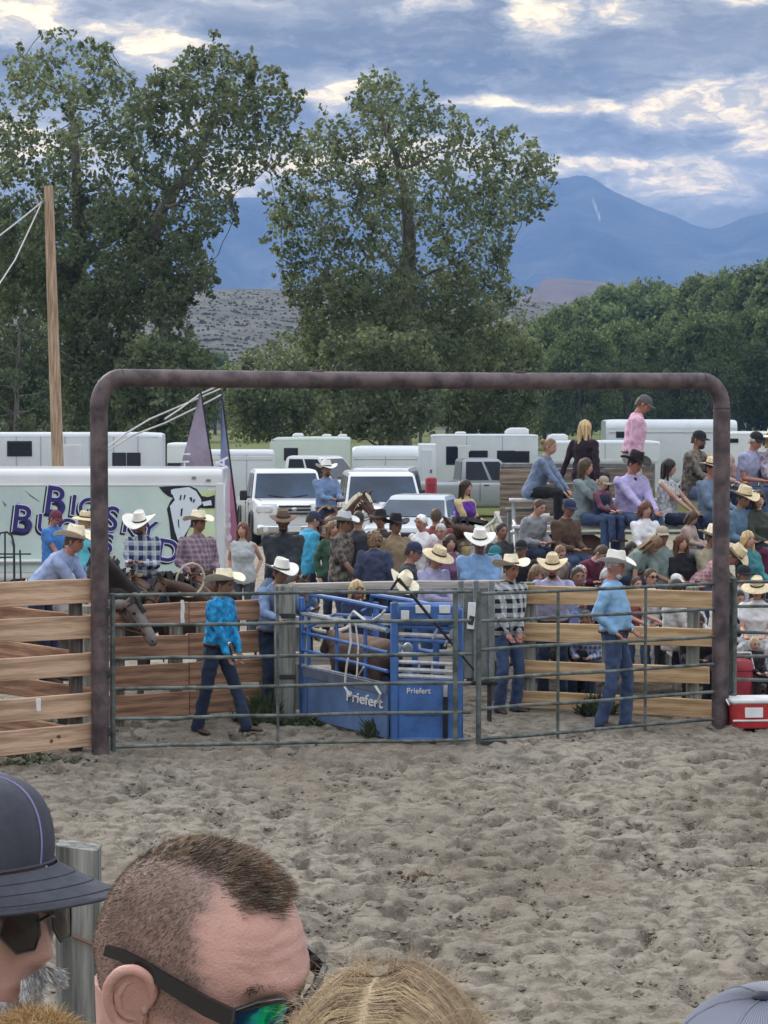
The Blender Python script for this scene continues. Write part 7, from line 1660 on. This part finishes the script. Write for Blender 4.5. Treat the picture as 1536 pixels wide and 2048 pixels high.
def bust(label, px, py, Y, face, nod, side, base, shirt, skinname, mask=None, hairc=(.1, .07, .05), wrinkles=(), hk=1.0, H=1.78, ears=True, lips=(.36, .15, .13), collar_shirt=True, eye_open=True, seat=''):
    """head centre on the sight line of (px, py) at depth Y, with neck, shoulders, arms and a seat below the frame"""
    c = at(px, py, Y); root = thing('person', label, 'person', (c.x, c.y, c.z - 1.66), 0, 'spectators right in front of the camera')
    Rf = Matrix.Rotation(R(face), 3, 'Z'); hd = Rf @ Matrix.Rotation(R(nod), 3, 'X') @ Matrix.Rotation(R(side), 3, 'Y')
    hc = Vector((0, 0, 1.66)); P, F_, hm = fine_head(mask, wrinkles); n0 = len(P)
    mb = MB(); mb.add([hc + hd @ (p * hk) for p in P], F_)
    eb = MB()
    if ears:
        for s in (-1, 1): ear_mb(eb, s, (s * .0735, .012, -.004), 1.0)
        mb.add([hc + hd @ (Vector(v) * hk) for v in eb.v], eb.f)
    for s in (-1, 1):      # lids
        lid = MB(); lid.ell((s * .031, -.0775, .0095), .0165, .0105, .0085, u=16, v=10); mb.add([hc + hd @ (Vector(v) * hk) for v in lid.v], lid.f)
    nb = hc + Rf @ Vector((0, .035, -.155)) * hk
    k = H / 1.75
    mb.tube([nb - Vector((0, 0, .10)), nb, hc + hd @ Vector((0, .022, -.065)) * hk, hc + hd @ Vector((0, .028, -.02)) * hk], [.075 * k, .062 * k, .062 * hk, .066 * hk], 24)
    sh = nb - Vector((0, 0, .06)); rt = Rf @ Vector((1, 0, 0)); fw = Rf @ Vector((0, -1, 0))
    rings = []
    for dz, rx, ry, of in ((-.60, .17, .13, 0), (-.40, .16, .115, 0), (-.18, .175, .12, 0), (-.04, .175, .09, -.005), (.02, .10, .075, -.008)):
        rings.append([sh + Vector((0, 0, dz)) + fw * of + rt * math.cos(a) * rx * k + fw * math.sin(a) * ry * k for a in [2 * math.pi * i / 20 for i in range(20)]])
    mb.loft(rings)
    W = {}
    for s in (-1, 1):
        a = sh + rt * s * .185 * k - Vector((0, 0, .05)); e = a + rt * s * .05 + fw * .06 - Vector((0, 0, .28)); w = e + fw * .24 - rt * s * .08 - Vector((0, 0, .02)); W[s] = w
        mb.cap(a, e, .046 * k, .038 * k, 9); mb.cap(e, w, .037 * k, .026 * k, 9); hand_mb(mb, w, w - e, -s, k)
        h = sh + rt * s * .09 - Vector((0, 0, .58)); kn = h + fw * .44; mb.cap(h, kn, .075, .055, 9); mb.cap(kn, kn - Vector((0, 0, .42)) + fw * .03, .052, .036, 9)
    body = mb.build('body', [head_material(skinname, base, hairc, lips, None)], root, ang=60)
    at1 = body.data.attributes.new('hairmask', 'FLOAT', 'POINT'); vals = np.zeros(len(body.data.vertices), np.float32); vals[:n0] = hm; at1.data.foreach_set('value', vals)
    at2 = body.data.attributes.new('lipmask', 'FLOAT', 'POINT'); v2 = np.zeros(len(body.data.vertices), np.float32)
    v2[:n0] = [math.exp(-((p.z + .064) / .007) ** 2 - (p.x / .024) ** 4) if p.y < -.05 else 0 for p in P]; at2.data.foreach_set('value', v2)
    m2 = MB(); rr = []
    for dz, rx, ry, of in ((-.66, .185, .145, 0), (-.40, .18, .135, 0), (-.18, .192, .138, 0), (-.04, .19, .105, -.005), (.03, .10, .088, -.008), (.05, .078, .078, -.008)):
        rr.append([sh + Vector((0, 0, dz)) + fw * of + rt * math.cos(a) * rx * k + fw * math.sin(a) * ry * k for a in [2 * math.pi * i / 22 for i in range(22)]])
    m2.loft(rr)
    for s in (-1, 1):
        a = sh + rt * s * .185 * k - Vector((0, 0, .05)); e = a + rt * s * .05 + fw * .06 - Vector((0, 0, .28)); m2.cap(a, a.lerp(e, .8), .066, .06, 10)
    m2.build('shirt', shirt, root, remesh=.014, sm=3)
    pm = MB()
    for s in (-1, 1):
        h = sh + rt * s * .09 - Vector((0, 0, .58)); kn = h + fw * .44; pm.cap(h, kn, .095, .07, 10); pm.cap(kn, kn - Vector((0, 0, .42)) + fw * .03, .068, .058, 10)
    pm.build('trousers', JEAN, root, remesh=.02, sm=2)
    for s in (-1, 1):
        kn = sh + rt * s * .09 - Vector((0, 0, .58)) + fw * .44; an = kn - Vector((0, 0, .42)) + fw * .03
        bt = MB(); bt.tube([an - fw * .06 - Vector((0, 0, .05)), an - Vector((0, 0, .04)), an + fw * .10 - Vector((0, 0, .055)), an + fw * .2 - Vector((0, 0, .07))], [.035, .046, .042, .02], 10, flat=.75); bt.build('boot', BOOT, root)
    Mh = Matrix.Translation(hc) @ hd.to_4x4() @ Matrix.Scale(hk, 4)
    if True:
        sz = root.location.z + hc.z + (nb.z - hc.z) - .06 - .68
        b_ = thing('bench', 'plank bench under the ' + label.split(' at ')[0].split(' in the ')[0].split(' with ')[0] + seat, 'bench', (c.x, c.y, 0)); 
        q = MB(); q.box((0, .03, sz - .03), (.62, .30, .05), bev=.008); q.build('plank', M_GREYWOOD, b_)
        for x in (-.26, .26): q = MB(); q.box((x, .03, sz / 2 - .05), (.07, .22, sz - .02), bev=.01); q.build('leg', M_GREYWOOD, b_)
        
    return root, Mh, hd, hc
def strands(name, roots, dirs, lens, w, mats, mi, droop=0.0, segs=4, jitter=.15, seed=0, bend=None):
    """hairs as thin tapering blades; roots and dirs are arrays in the head frame"""
    r = np.random.RandomState(seed); n = len(roots); Rt = np.asarray(roots, float); D = np.asarray(dirs, float); D /= np.linalg.norm(D, axis=1)[:, None]
    D = D + r.normal(size=(n, 3)) * jitter; D /= np.linalg.norm(D, axis=1)[:, None]; lens = np.asarray(lens, float)
    side = np.cross(D, r.normal(size=(n, 3))); side /= np.linalg.norm(side, axis=1)[:, None]
    pts = [Rt]; d = D.copy()
    for k in range(segs):
        pts.append(pts[-1] + d * (lens / segs)[:, None]); d = d + np.array([0, 0, -1]) * droop
        if bend is not None: d = d + bend * (1.0 / segs)
        d /= np.linalg.norm(d, axis=1)[:, None]
    V = []
    for k in range(segs):
        w0, w1 = w * (1 - .75 * k / segs), w * (1 - .75 * (k + 1) / segs)
        V.append(np.stack([pts[k] - side * w0, pts[k] + side * w0, pts[k + 1] + side * w1, pts[k + 1] - side * w1], 1))
    V = np.concatenate(V).reshape(-1, 3); me = np_mesh(name, V, 4, mats, np.tile(np.asarray(mi), segs)); return me
def surf_samples(n, seed, keep, wide=1.0):
    """random points and normals on the head surface that keep(p, rng) accepts"""
    rg = head_shape(72, 64, wide); r = random.Random(seed); out = []; nr = []
    area = []
    cells = [(i, j) for i in range(64) for j in range(72)]
    w = [((rg[i][(j + 1) % 72] - rg[i][j]).cross(rg[i + 1][j] - rg[i][j])).length for i, j in cells]
    for (i, j) in r.choices(cells, w, k=n * 4):
        a, b, c, d = rg[i][j], rg[i][(j + 1) % 72], rg[i + 1][(j + 1) % 72], rg[i + 1][j]
        u, v = r.random(), r.random(); p = a.lerp(b, u).lerp(d.lerp(c, u), v)
        if not keep(p, r): continue
        nn = (b - a).cross(d - a)
        if nn.length < 1e-12: continue
        nn.normalize()
        if nn.dot(p) < 0: nn = -nn
        out.append(p); nr.append(nn)
        if len(out) >= n: break
    return out, nr
def sm(x, a, b): t = min(1, max(0, (x - a) / (b - a))); return t * t * (3 - 2 * t)

# --- man with a short haircut and mirrored sunglasses
def short_hair_man():
    def top(p):          # long part on top
        ang = math.atan2(abs(p.x), p.z)
        return sm(p.z, .070, .092) * (1 - sm(abs(p.x - .006), .030, .050)) * sm(p.y, -.078 + .5 * abs(p.x), -.064 + .5 * abs(p.x))
    def side_(p):
        line = -.050 + .004 * math.sin(p.z * 190) + .003 * math.sin(p.z * 470 + 1) + .020 * sm(p.z, .03, .08) + .012 * sm(-p.z, 0, .02)     # temple edge
        back = sm(p.y, line - .012, line + .016) * sm(p.z, -.078, -.04) 
        recess = 1 - sm(p.z, .035, .06) * sm(-p.y, .02, .055) * sm(abs(p.x), .03, .05)
        burn = 1 - (1 - sm(p.z, -.03, -.005)) * sm(-p.y, -.02, .0)
        return max(0, min(1, back * recess * burn))
    def mask(p): return min(.96, max((.62 if p.z < .06 else .7) * side_(p) * (.75 + .35 * sm(p.z, -.06, .05)), .95 * top(p)))
    root, Mh, hd, hc = bust('man with a short fade haircut and green mirrored sunglasses in the foreground', 396, 1946, 1.98, 61, 15, -5, (.57, .335, .28), C('charcoal_tee', (.045, .048, .055)), 'foreground_skin', mask, (.165, .125, .108),
                            [(.072, -.10, -.06, .06, .0012), (.060, -.06, -.064, .064, .0020), (.049, -.03, -.06, .06, .0016), (.0405, .05, -.055, .055, .0012)], .945)
    mats = [HAIR['dark_brown'], HAIR['brown'], HAIR['light_brown']]
    # clipped sides
    P, N = surf_samples(30000, 5, lambda p, r: r.random() < side_(p) ** 2.2 * .95)
    D = [n * .55 + Vector((0, .35, -.75)) for n in N]; L = [(.0018 + .0022 * sm(p.z, -.02, .07)) * random.uniform(.7, 1.2) for p in P]
    me = strands('clipped_hair', [p * 1.0 for p in P], D, L, .00017, [HAIR['brown'], HAIR['light_brown'], HAIR['dark_brown']], np.random.RandomState(1).choice(3, len(P), p=(.40, .40, .20)), 0, 1, .22, 2); o = link_mesh('clipped_hair', me, root); o.matrix_basis = Mh; o['kind'] = 'stuff'
    # longer top combed forward and to the side
    P, N = surf_samples(26000, 6, lambda p, r: r.random() < top(p))
    D = [n * .50 + Vector((.50, -.60, .05)) for n in N]; L = [(.007 + .006 * sm(-p.y, -.05, .08)) * random.uniform(.7, 1.15) for p in P]
    me = strands('top_hair', P, D, L, .00026, [HAIR['brown'], HAIR['light_brown'], HAIR['grey']], np.random.RandomState(2).choice(3, len(P), p=(.42, .50, .08)), .08, 4, .16, 3); o = link_mesh('top_hair', me, root); o.matrix_basis = Mh; o['kind'] = 'stuff'
    # eyebrows
    rr = random.Random(4); P = []; D = []
    for s in (-1, 1):
        for q in range(120):
            x = s * rr.uniform(.014, .052); z = .028 + .005 * math.sin((abs(x) - .014) / .038 * 2.6) + rr.uniform(-.0035, .0035); y = -.094 + .30 * max(0, abs(x) - .02) * 1.0
            P.append((x, y + .004, z)); D.append((s * .8, -.45, .25))
    me = strands('eyebrows', P, D, [.009] * len(P), .00034, mats[:2], [0] * len(P), .1, 2, .25, 5); o = link_mesh('eyebrows', me, root); o.matrix_basis = Mh; o['kind'] = 'stuff'
    # sunglasses: frame, temple arms, mirrored lenses
    mb = MB()
    for s in (-1, 1):
        mb.tube([Vector((s * .012, -.104, .016)), Vector((s * .03, -.104, .026)), Vector((s * .055, -.094, .026)), Vector((s * .070, -.080, .018)), Vector((s * .062, -.086, -.012)), Vector((s * .04, -.098, -.018)), Vector((s * .016, -.104, -.008))], .0032, 8, close=True)
        mb.loft([[Vector((s * x, y, z + h)) for h, x in ((-w, xx), (w, xx), (w, xx + .004), (-w, xx + .004))] for y, z, xx, w in ((-.084, .014, .070, .0085), (-.06, .018, .0765, .0085), (-.02, .024, .079, .0072), (.01, .029, .0795, .0058), (.03, .030, .0785, .0052), (.048, .027, .077, .005))])
    mb.tube([(-.014, -.106, .016), (0, -.110, .018), (.014, -.106, .016)], .0035, 8); g = mb.build('sunglasses', mat('glossy_black_frame', (.012, .012, .015), .22, .1, 10, spec=.6), root); g.matrix_basis = Mh
    lens = bpy.data.materials.new('green_mirror_lens'); lens.use_nodes = True; t = NT(lens.node_tree); b = t.n['Principled BSDF']
    n_ = t.noise(t.node('ShaderNodeTexCoord').outputs['Object'], 34, 2, .5); t.put(b.inputs['Base Color'], t.mix(t.ss(n_, .40, .60), (.0, .50, .20), (.03, .12, .30))); b.inputs['Metallic'].default_value = .85; b.inputs['Roughness'].default_value = .12
    for s in (-1, 1):
        mb = MB(); pts = [(.013, -.104, .015), (.03, -.105, .025), (.054, -.095, .025), (.069, -.081, .017), (.061, -.087, -.011), (.04, -.099, -.017), (.017, -.104, -.008)]
        ring = [Vector((s * x, y, z)) for x, y, z in pts]; c = sum(ring, Vector()) / 7 + Vector((0, -.004, 0)); mid = [c.lerp(p, .6) + Vector((0, -.0015, 0)) for p in ring]
        mb.loft([ring, mid, [c.lerp(p, .15) for p in ring]], True); mb.build('lens', lens, g)
short_hair_man()

# --- man with a grey cap, sunglasses and white moustache at the left edge
CAPGREY = mat('charcoal_cap_twill', (.060, .064, .082), .9, .12, 60, .0006, 900)
def grey_cap(root, Mh, mat_, piping=None, button=None, mesh_back=None, rot=0, tall=.100):
    mb = MB(); seg = 48; rings = []
    for i in range(15):
        t = i / 14; h = math.sin(t * math.pi / 2); s_ = math.cos(t * math.pi / 2) ** .62
        rings.append([Vector((.0850 * s_ * math.sin(a), -(.106 * s_) * math.cos(a) - (.013 * math.cos(a) * math.sin(t * 2.6) if math.cos(a) > 0 else 0) + .004, .058 + tall * h + .006 * math.cos(a) * (1 - t))) for a in [2 * math.pi * j / seg for j in range(seg)]])
    mb.loft(rings, True); c = mb.build('cap', mat_, root, ang=70); c.matrix_basis = Mh @ Matrix.Rotation(R(rot), 4, 'Z')
    sb = MB()
    for a0 in (0, 60, 120, 180, 240, 300):
        a = R(a0 + (0 if a0 else 0)); sb.tube([r_[int(round(a0 / 360 * seg)) % seg] + Vector((math.sin(a), -math.cos(a), 0)) * .0004 for r_ in rings], .0011, 5)
    sb.build('seam', piping or mat_, c)
    b2 = MB(); b2.ell((0, .004, .058 + tall + .001), .0085, .0085, .004, u=14, v=8); b2.build('button', button or mat_, c)
    # curved visor
    rows = []
    for i in range(8):
        t = i / 7; row = []
        for j in range(25):
            a = R(-68 + 136 * j / 24); ca = max(0, math.cos(a)); p = Vector((.0845 * math.sin(a), -.106 * math.cos(a), .061))
            row.append(p + Vector((math.sin(a) * .004 * t, -.088 * ca ** .8 * t, -.024 * t - .013 * (abs(math.sin(a)) ** 2) * (.2 + .8 * t))))
        rows.append(row)
    vb = MB(); m_ = 25; vs = [p for r_ in rows for p in r_]; n = len(vs); fs = []
    for i in range(7):
        for j in range(m_ - 1): q = (i * m_ + j, i * m_ + j + 1, (i + 1) * m_ + j + 1, (i + 1) * m_ + j); fs += [q, tuple(x + n for x in reversed(q))]
    for j in range(m_ - 1): fs.append((7 * m_ + j, 7 * m_ + j + 1, n + 7 * m_ + j + 1, n + 7 * m_ + j))
    vb.add(vs + [p - Vector((0, 0, .0035)) for p in vs], fs); v = vb.build('visor', mat_, c, ang=70)
    st = MB(); [st.tube([p + Vector((0, 0, .0006)) for p in rows[i]], .0006, 4) for i in (2, 4, 6)]; st.tube([p - Vector((0, 0, .0015)) for p in rows[7]], .0024, 6); st.build('stitching', piping and mat_ or mat_, v)
    bd = MB(); bd.tube([r_ for r_ in rings[0]], .0022, 6, close=True); bd.build('cap_edge', mat_, c)
    return c
def cap_man():
    def mask(p): return .8 * sm(p.y, -.03, .0) * sm(p.z, -.05, -.01)
    root, Mh, hd, hc = bust('man in a charcoal cap and sunglasses with a white moustache at the left edge', -66, 1842, 2.64, 60, -3, 0, (.58, .36, .30), C('light_grey_shirt', (.50, .52, .58)), 'capman_skin', mask, (.30, .27, .24),
                            [(-.02, -.9, .02, .05, .0012), (-.026, -.9, -.05, -.02, .0012)], 1.04)
    grey_cap(root, Mh, CAPGREY, mat('lavender_piping', (.26, .24, .46), .8), None)
    rr = random.Random(9); P = []; D = []; Ls = []
    for q in range(2600):
        x = rr.uniform(-.030, .030); z = -.047 - .010 * (abs(x) / .03) + rr.uniform(-.006, .006); y = -.102 + 9 * x * x; P.append((x, y, z)); D.append((math.copysign(.55, x), -.55, -.75)); Ls.append(rr.uniform(.010, .017))
    for q in range(2600):
        a = rr.uniform(-1.3, 1.3); z = rr.uniform(-.118, -.075); P.append((.056 * math.sin(a), -.088 * math.cos(a) + .005, z)); D.append((math.sin(a) * .6, -math.cos(a) * .6, -.8)); Ls.append(rr.uniform(.004, .009))
    o = link_mesh('moustache', strands('moustache', P, D, Ls, .0006, [HAIR['white'], HAIR['grey']], np.random.RandomState(3).choice(2, len(P), p=(.7, .3)), .1, 3, .25, 7), root); o.matrix_basis = Mh; o['kind'] = 'stuff'
    P, N = surf_samples(5000, 8, lambda p, r: -.06 < p.z < .035 and p.y > .0)
    o = link_mesh('side_hair', strands('side_hair', P, [n * .5 + Vector((0, .4, -.8)) for n in N], [.014] * len(P), .0005, [HAIR['grey'], HAIR['light_brown']], np.random.RandomState(3).choice(2, len(P)), .1, 2, .25, 7), root); o.matrix_basis = Mh; o['kind'] = 'stuff'
    mb = MB()
    for s in (-1, 1):
        mb.tube([Vector((s * .012, -.106, .014)), Vector((s * .03, -.106, .022)), Vector((s * .055, -.096, .020)), Vector((s * .060, -.092, .0)), Vector((s * .045, -.102, -.020)), Vector((s * .022, -.107, -.020)), Vector((s * .012, -.107, -.006))], .0016, 7, close=True)
        mb.tube([(s * .060, -.090, .012), (s * .076, -.05, .014), (s * .079, .01, .013), (s * .077, .03, .0)], .0018, 6)
    mb.tube([(-.013, -.107, .008), (0, -.112, .012), (.013, -.107, .008)], .0018, 6); g = mb.build('sunglasses', mat('gunmetal_wire', (.08, .075, .07), .35, .1, 10, metal=.8), root); g.matrix_basis = Mh
    for s in (-1, 1):
        mb = MB(); ring = [Vector((s * x, y, z)) for x, y, z in ((.013, -.106, .013), (.03, -.106, .021), (.054, -.096, .019), (.059, -.092, .0), (.045, -.102, -.019), (.022, -.107, -.019), (.013, -.107, -.006))]; c = sum(ring, Vector()) / 7 + Vector((0, -.004, 0)); mb.loft([ring, [c.lerp(p, .5) for p in ring], [c.lerp(p, .1) for p in ring]], True)
        mb.build('lens', mat('brown_lens', (.022, .017, .015), .18, .2, 20, spec=.35), g)
    c_ = MB(); [c_.tube([hc + Vector((0, 0, -.20 - .02 * i)) + Vector((math.cos(a) * (.085 + .012 * i), math.sin(a) * (.085 + .012 * i), 0)) for a in [2 * math.pi * q / 16 for q in range(16)]], .016, 7, close=True) for i in range(2)]
    c_.build('collar', MATS['light_grey_shirt'], root)
cap_man()

# --- fair haired girl seen from behind at the bottom
def blond_girl():
    root, Mh, hd, hc = bust('fair haired girl seen from behind at the bottom of the picture', 776, 2294, 1.74, 172, 6, 0, (.55, .35, .28), C('pale_tee', (.5, .5, .55)), 'girl_skin', lambda p: sm(p.z, -.03, .04) * sm(p.y, -.06, -.03), (.40, .29, .17), (), 1.04, 1.62)
    mats = [mat('fair_hair_light', (.46, .34, .205), .62, .2, 20, spec=.2), mat('fair_hair_mid', (.34, .245, .15), .62, .2, 20, spec=.2), mat('fair_hair_dark', (.24, .17, .105), .62, .2, 20, spec=.2)]
    n = 64000; P, N = surf_samples(n, 12, lambda p, r: p.z > -.02 and (p.y > -.06 or p.z > .07)); P = np.array([tuple(p) for p in P]); rs = np.random.RandomState(4); n = len(P)
    ax = np.array([.081, .103, .124]); lift = rs.uniform(1.0, 1.075, n); part = np.where(P[:, 0] > .010, 1, -1)
    d = np.stack([part * .9 + rs.normal(size=n) * .06, .28 + rs.normal(size=n) * .07, np.full(n, .05)], 1); pts = [P * 1.0]; q = P.copy(); stepl = rs.uniform(.016, .026, n)
    for k in range(11):
        nv = q / ax ** 2; nv /= np.linalg.norm(nv, axis=1)[:, None]
        d = d - nv * np.sum(d * nv, 1)[:, None] + np.array([0, 0, -1.0]) * .22; d /= np.linalg.norm(d, axis=1)[:, None]
        q = q + d * stepl[:, None]; f = np.sqrt(np.sum((q / ax) ** 2, 1)); lim = lift * (1 + .006 * k)
        q = np.where((f < lim)[:, None], q * (lim / f)[:, None], q); pts.append(q.copy())
    w = .00027; V = []
    side = np.cross(pts[1] - pts[0], P / ax ** 2) + rs.normal(size=(n, 3)) * .002; side /= np.linalg.norm(side, axis=1)[:, None]
    for k in range(11):
        w0, w1 = w * (1 - .6 * k / 11), w * (1 - .6 * (k + 1) / 11); V.append(np.stack([pts[k] - side * w0, pts[k] + side * w0, pts[k + 1] + side * w1, pts[k + 1] - side * w1], 1))
    v = np.sin(np.arctan2(P[:, 1], P[:, 2]) * 27 + part) * .5 + np.sin(np.arctan2(P[:, 1], P[:, 2]) * 71) * .35 * .5 + rs.uniform(-.5, .5, n); mi = np.where(v > .25, 0, np.where(v > -.45, 1, 2))
    me = np_mesh('hair', np.concatenate(V).reshape(-1, 3), 4, mats, np.tile(mi, 11)); o = link_mesh('hair', me, root); o.matrix_basis = Mh; o['kind'] = 'stuff'
    P, N = surf_samples(2600, 13, lambda p, r: p.z > .03); me = strands('stray_hair', [p * 1.05 for p in P], [n_ * .8 + Vector((random.uniform(-1, 1), random.uniform(-1, 1), .2)) for n_ in N], [random.uniform(.01, .035) for p in P], .00018, mats[:2], [0] * len(P), .25, 5, .45, 6); o = link_mesh('stray_hair', me, root); o.matrix_basis = Mh; o['kind'] = 'stuff'
blond_girl()

# --- grey cap at the lower right corner, child's curls at the lower left
def corner_heads():
    def mask(p): return .8 * sm(p.y, -.03, .0) * sm(p.z, -.05, -.01)
    root, Mh, hd, hc = bust('person in a pale grey cap at the bottom right corner', 1536, 2372, 2.02, 150, -4, 0, (.48, .27, .21), C('grey_tee', (.2, .2, .22)), 'corner_skin', mask, (.12, .08, .05), (), 1.05)
    m_ = bpy.data.materials.new('ribbed_grey_cap'); m_.use_nodes = True; t = NT(m_.node_tree); b = t.n['Principled BSDF']; tc = t.node('ShaderNodeTexCoord').outputs['Object']; x, y, z = t.sep(tc)
    a = t.m('ARCTAN2', x, y); s_ = t.m('FRACT', t.m('MULTIPLY', a, 26)); t.put(b.inputs['Base Color'], t.mix(t.ss(s_, .3, .6), (.17, .18, .235), (.30, .31, .38))); b.inputs['Roughness'].default_value = .9
    bp = t.node('ShaderNodeBump'); bp.inputs['Distance'].default_value = .0015; t.l.new(s_, bp.inputs['Height']); t.l.new(bp.outputs[0], b.inputs['Normal'])
    grey_cap(root, Mh, m_, None, mat('navy_button', (.02, .022, .05), .7))
    root, Mh, hd, hc = bust('child with golden brown curls at the bottom left corner', 74, 2215, 2.45, 40, 10, 0, (.52, .32, .25), C('dark_child_tee', (.03, .03, .035)), 'child_skin', lambda p: sm(p.z, .0, .04), (.30, .18, .08), (), .80, 1.2)
    P, N = surf_samples(9000, 22, lambda p, r: p.z > -.02 and (p.y > -.06 or p.z > .05)); mats = [mat('golden_hair', (.50, .32, .14), .6, .2, 20), mat('golden_hair_dark', (.26, .15, .06), .6, .2, 20)]
    me = strands('hair', P, [n_ * .8 + Vector((random.uniform(-1, 1), random.uniform(-1, 1), 0)) for n_ in N], [random.uniform(.016, .028) for p in P], .0005, mats, np.random.RandomState(5).choice(2, len(P), p=(.65, .35)), .22, 5, .35, 8); o = link_mesh('hair', me, root); o.matrix_basis = Mh; o['kind'] = 'stuff'
random.seed(11); corner_heads()

def near_post():
    Y = 5.2; a = at(157, 1690, Y); t = thing('weathered_post', 'grey weathered fence post between the two men in the foreground', 'post', (a.x, Y, 0)); r = random.Random(3); w, d = .092, .09
    mb = MB(); rings = []
    for i in range(24):
        z = -.1 + (a.z + .1) * i / 23; k = 1 + r.uniform(-.012, .012); rings.append([Vector((x * w / 2 * k + r.uniform(-.0015, .0015), y * d / 2 * k, z - (.006 * x if i == 23 else 0))) for x, y in ((-1, -.8), (-.8, -1), (-.3, -.97), (0, -1), (.35, -.96), (.8, -1), (1, -.8), (1, .8), (.8, 1), (-.8, 1), (-1, .8))])
    mb.loft(rings); mb.build('timber', mat('silver_grey_timber', (.12, .125, .12), .96, .45, 1.6, .010, 6, stretch=(18, 18, .8), col2=(.25, .25, .235), spec=.1), t)
    b = at(130, 1852, Y) - Vector((a.x, Y, 0)); c = at(197, 1880, Y) - Vector((a.x, Y, 0))
    q = MB(); q.tube([b + Vector((-.8, -.055, .10)), b + Vector((0, -.055, 0)), c + Vector((0, -.055, 0)), c + Vector((.006, .04, -.004))], .0045, 6); q.build('wire', mat('rusty_wire', (.16, .09, .07), .7, .2, 10), t)
    for z in (.55, 1.1): q = MB(); q.box((-.75, .07, z), (1.6, .04, .14), bev=.006); q.build('rail', M_GREYWOOD, t)
near_post()
finish_remesh()
# ------------------------------------------------------------------ air
def haze():
    mb = MB(); x0, x1, y0, y1, z0, z1 = -2750, 2750, -120, 7150, -3.0, 720.0
    mb.box(((x0 + x1) / 2, (y0 + y1) / 2, (z0 + z1) / 2), (x1 - x0, y1 - y0, z1 - z0))
    m_ = bpy.data.materials.new('haze_air'); m_.use_nodes = True; t = NT(m_.node_tree); t.n.clear()
    v = t.node('ShaderNodeVolumePrincipled'); v.inputs['Color'].default_value = HAZE_COLOR; v.inputs['Density'].default_value = HAZE_DENSITY; v.inputs['Anisotropy'].default_value = 0.0
    o = t.node('ShaderNodeOutputMaterial'); t.l.new(v.outputs[0], o.inputs['Volume'])
    h = mb.build('haze', m_, smooth=False); tag(h, kind='stuff')
HAZE_COLOR = (.26, .47, .94, 1)
haze()
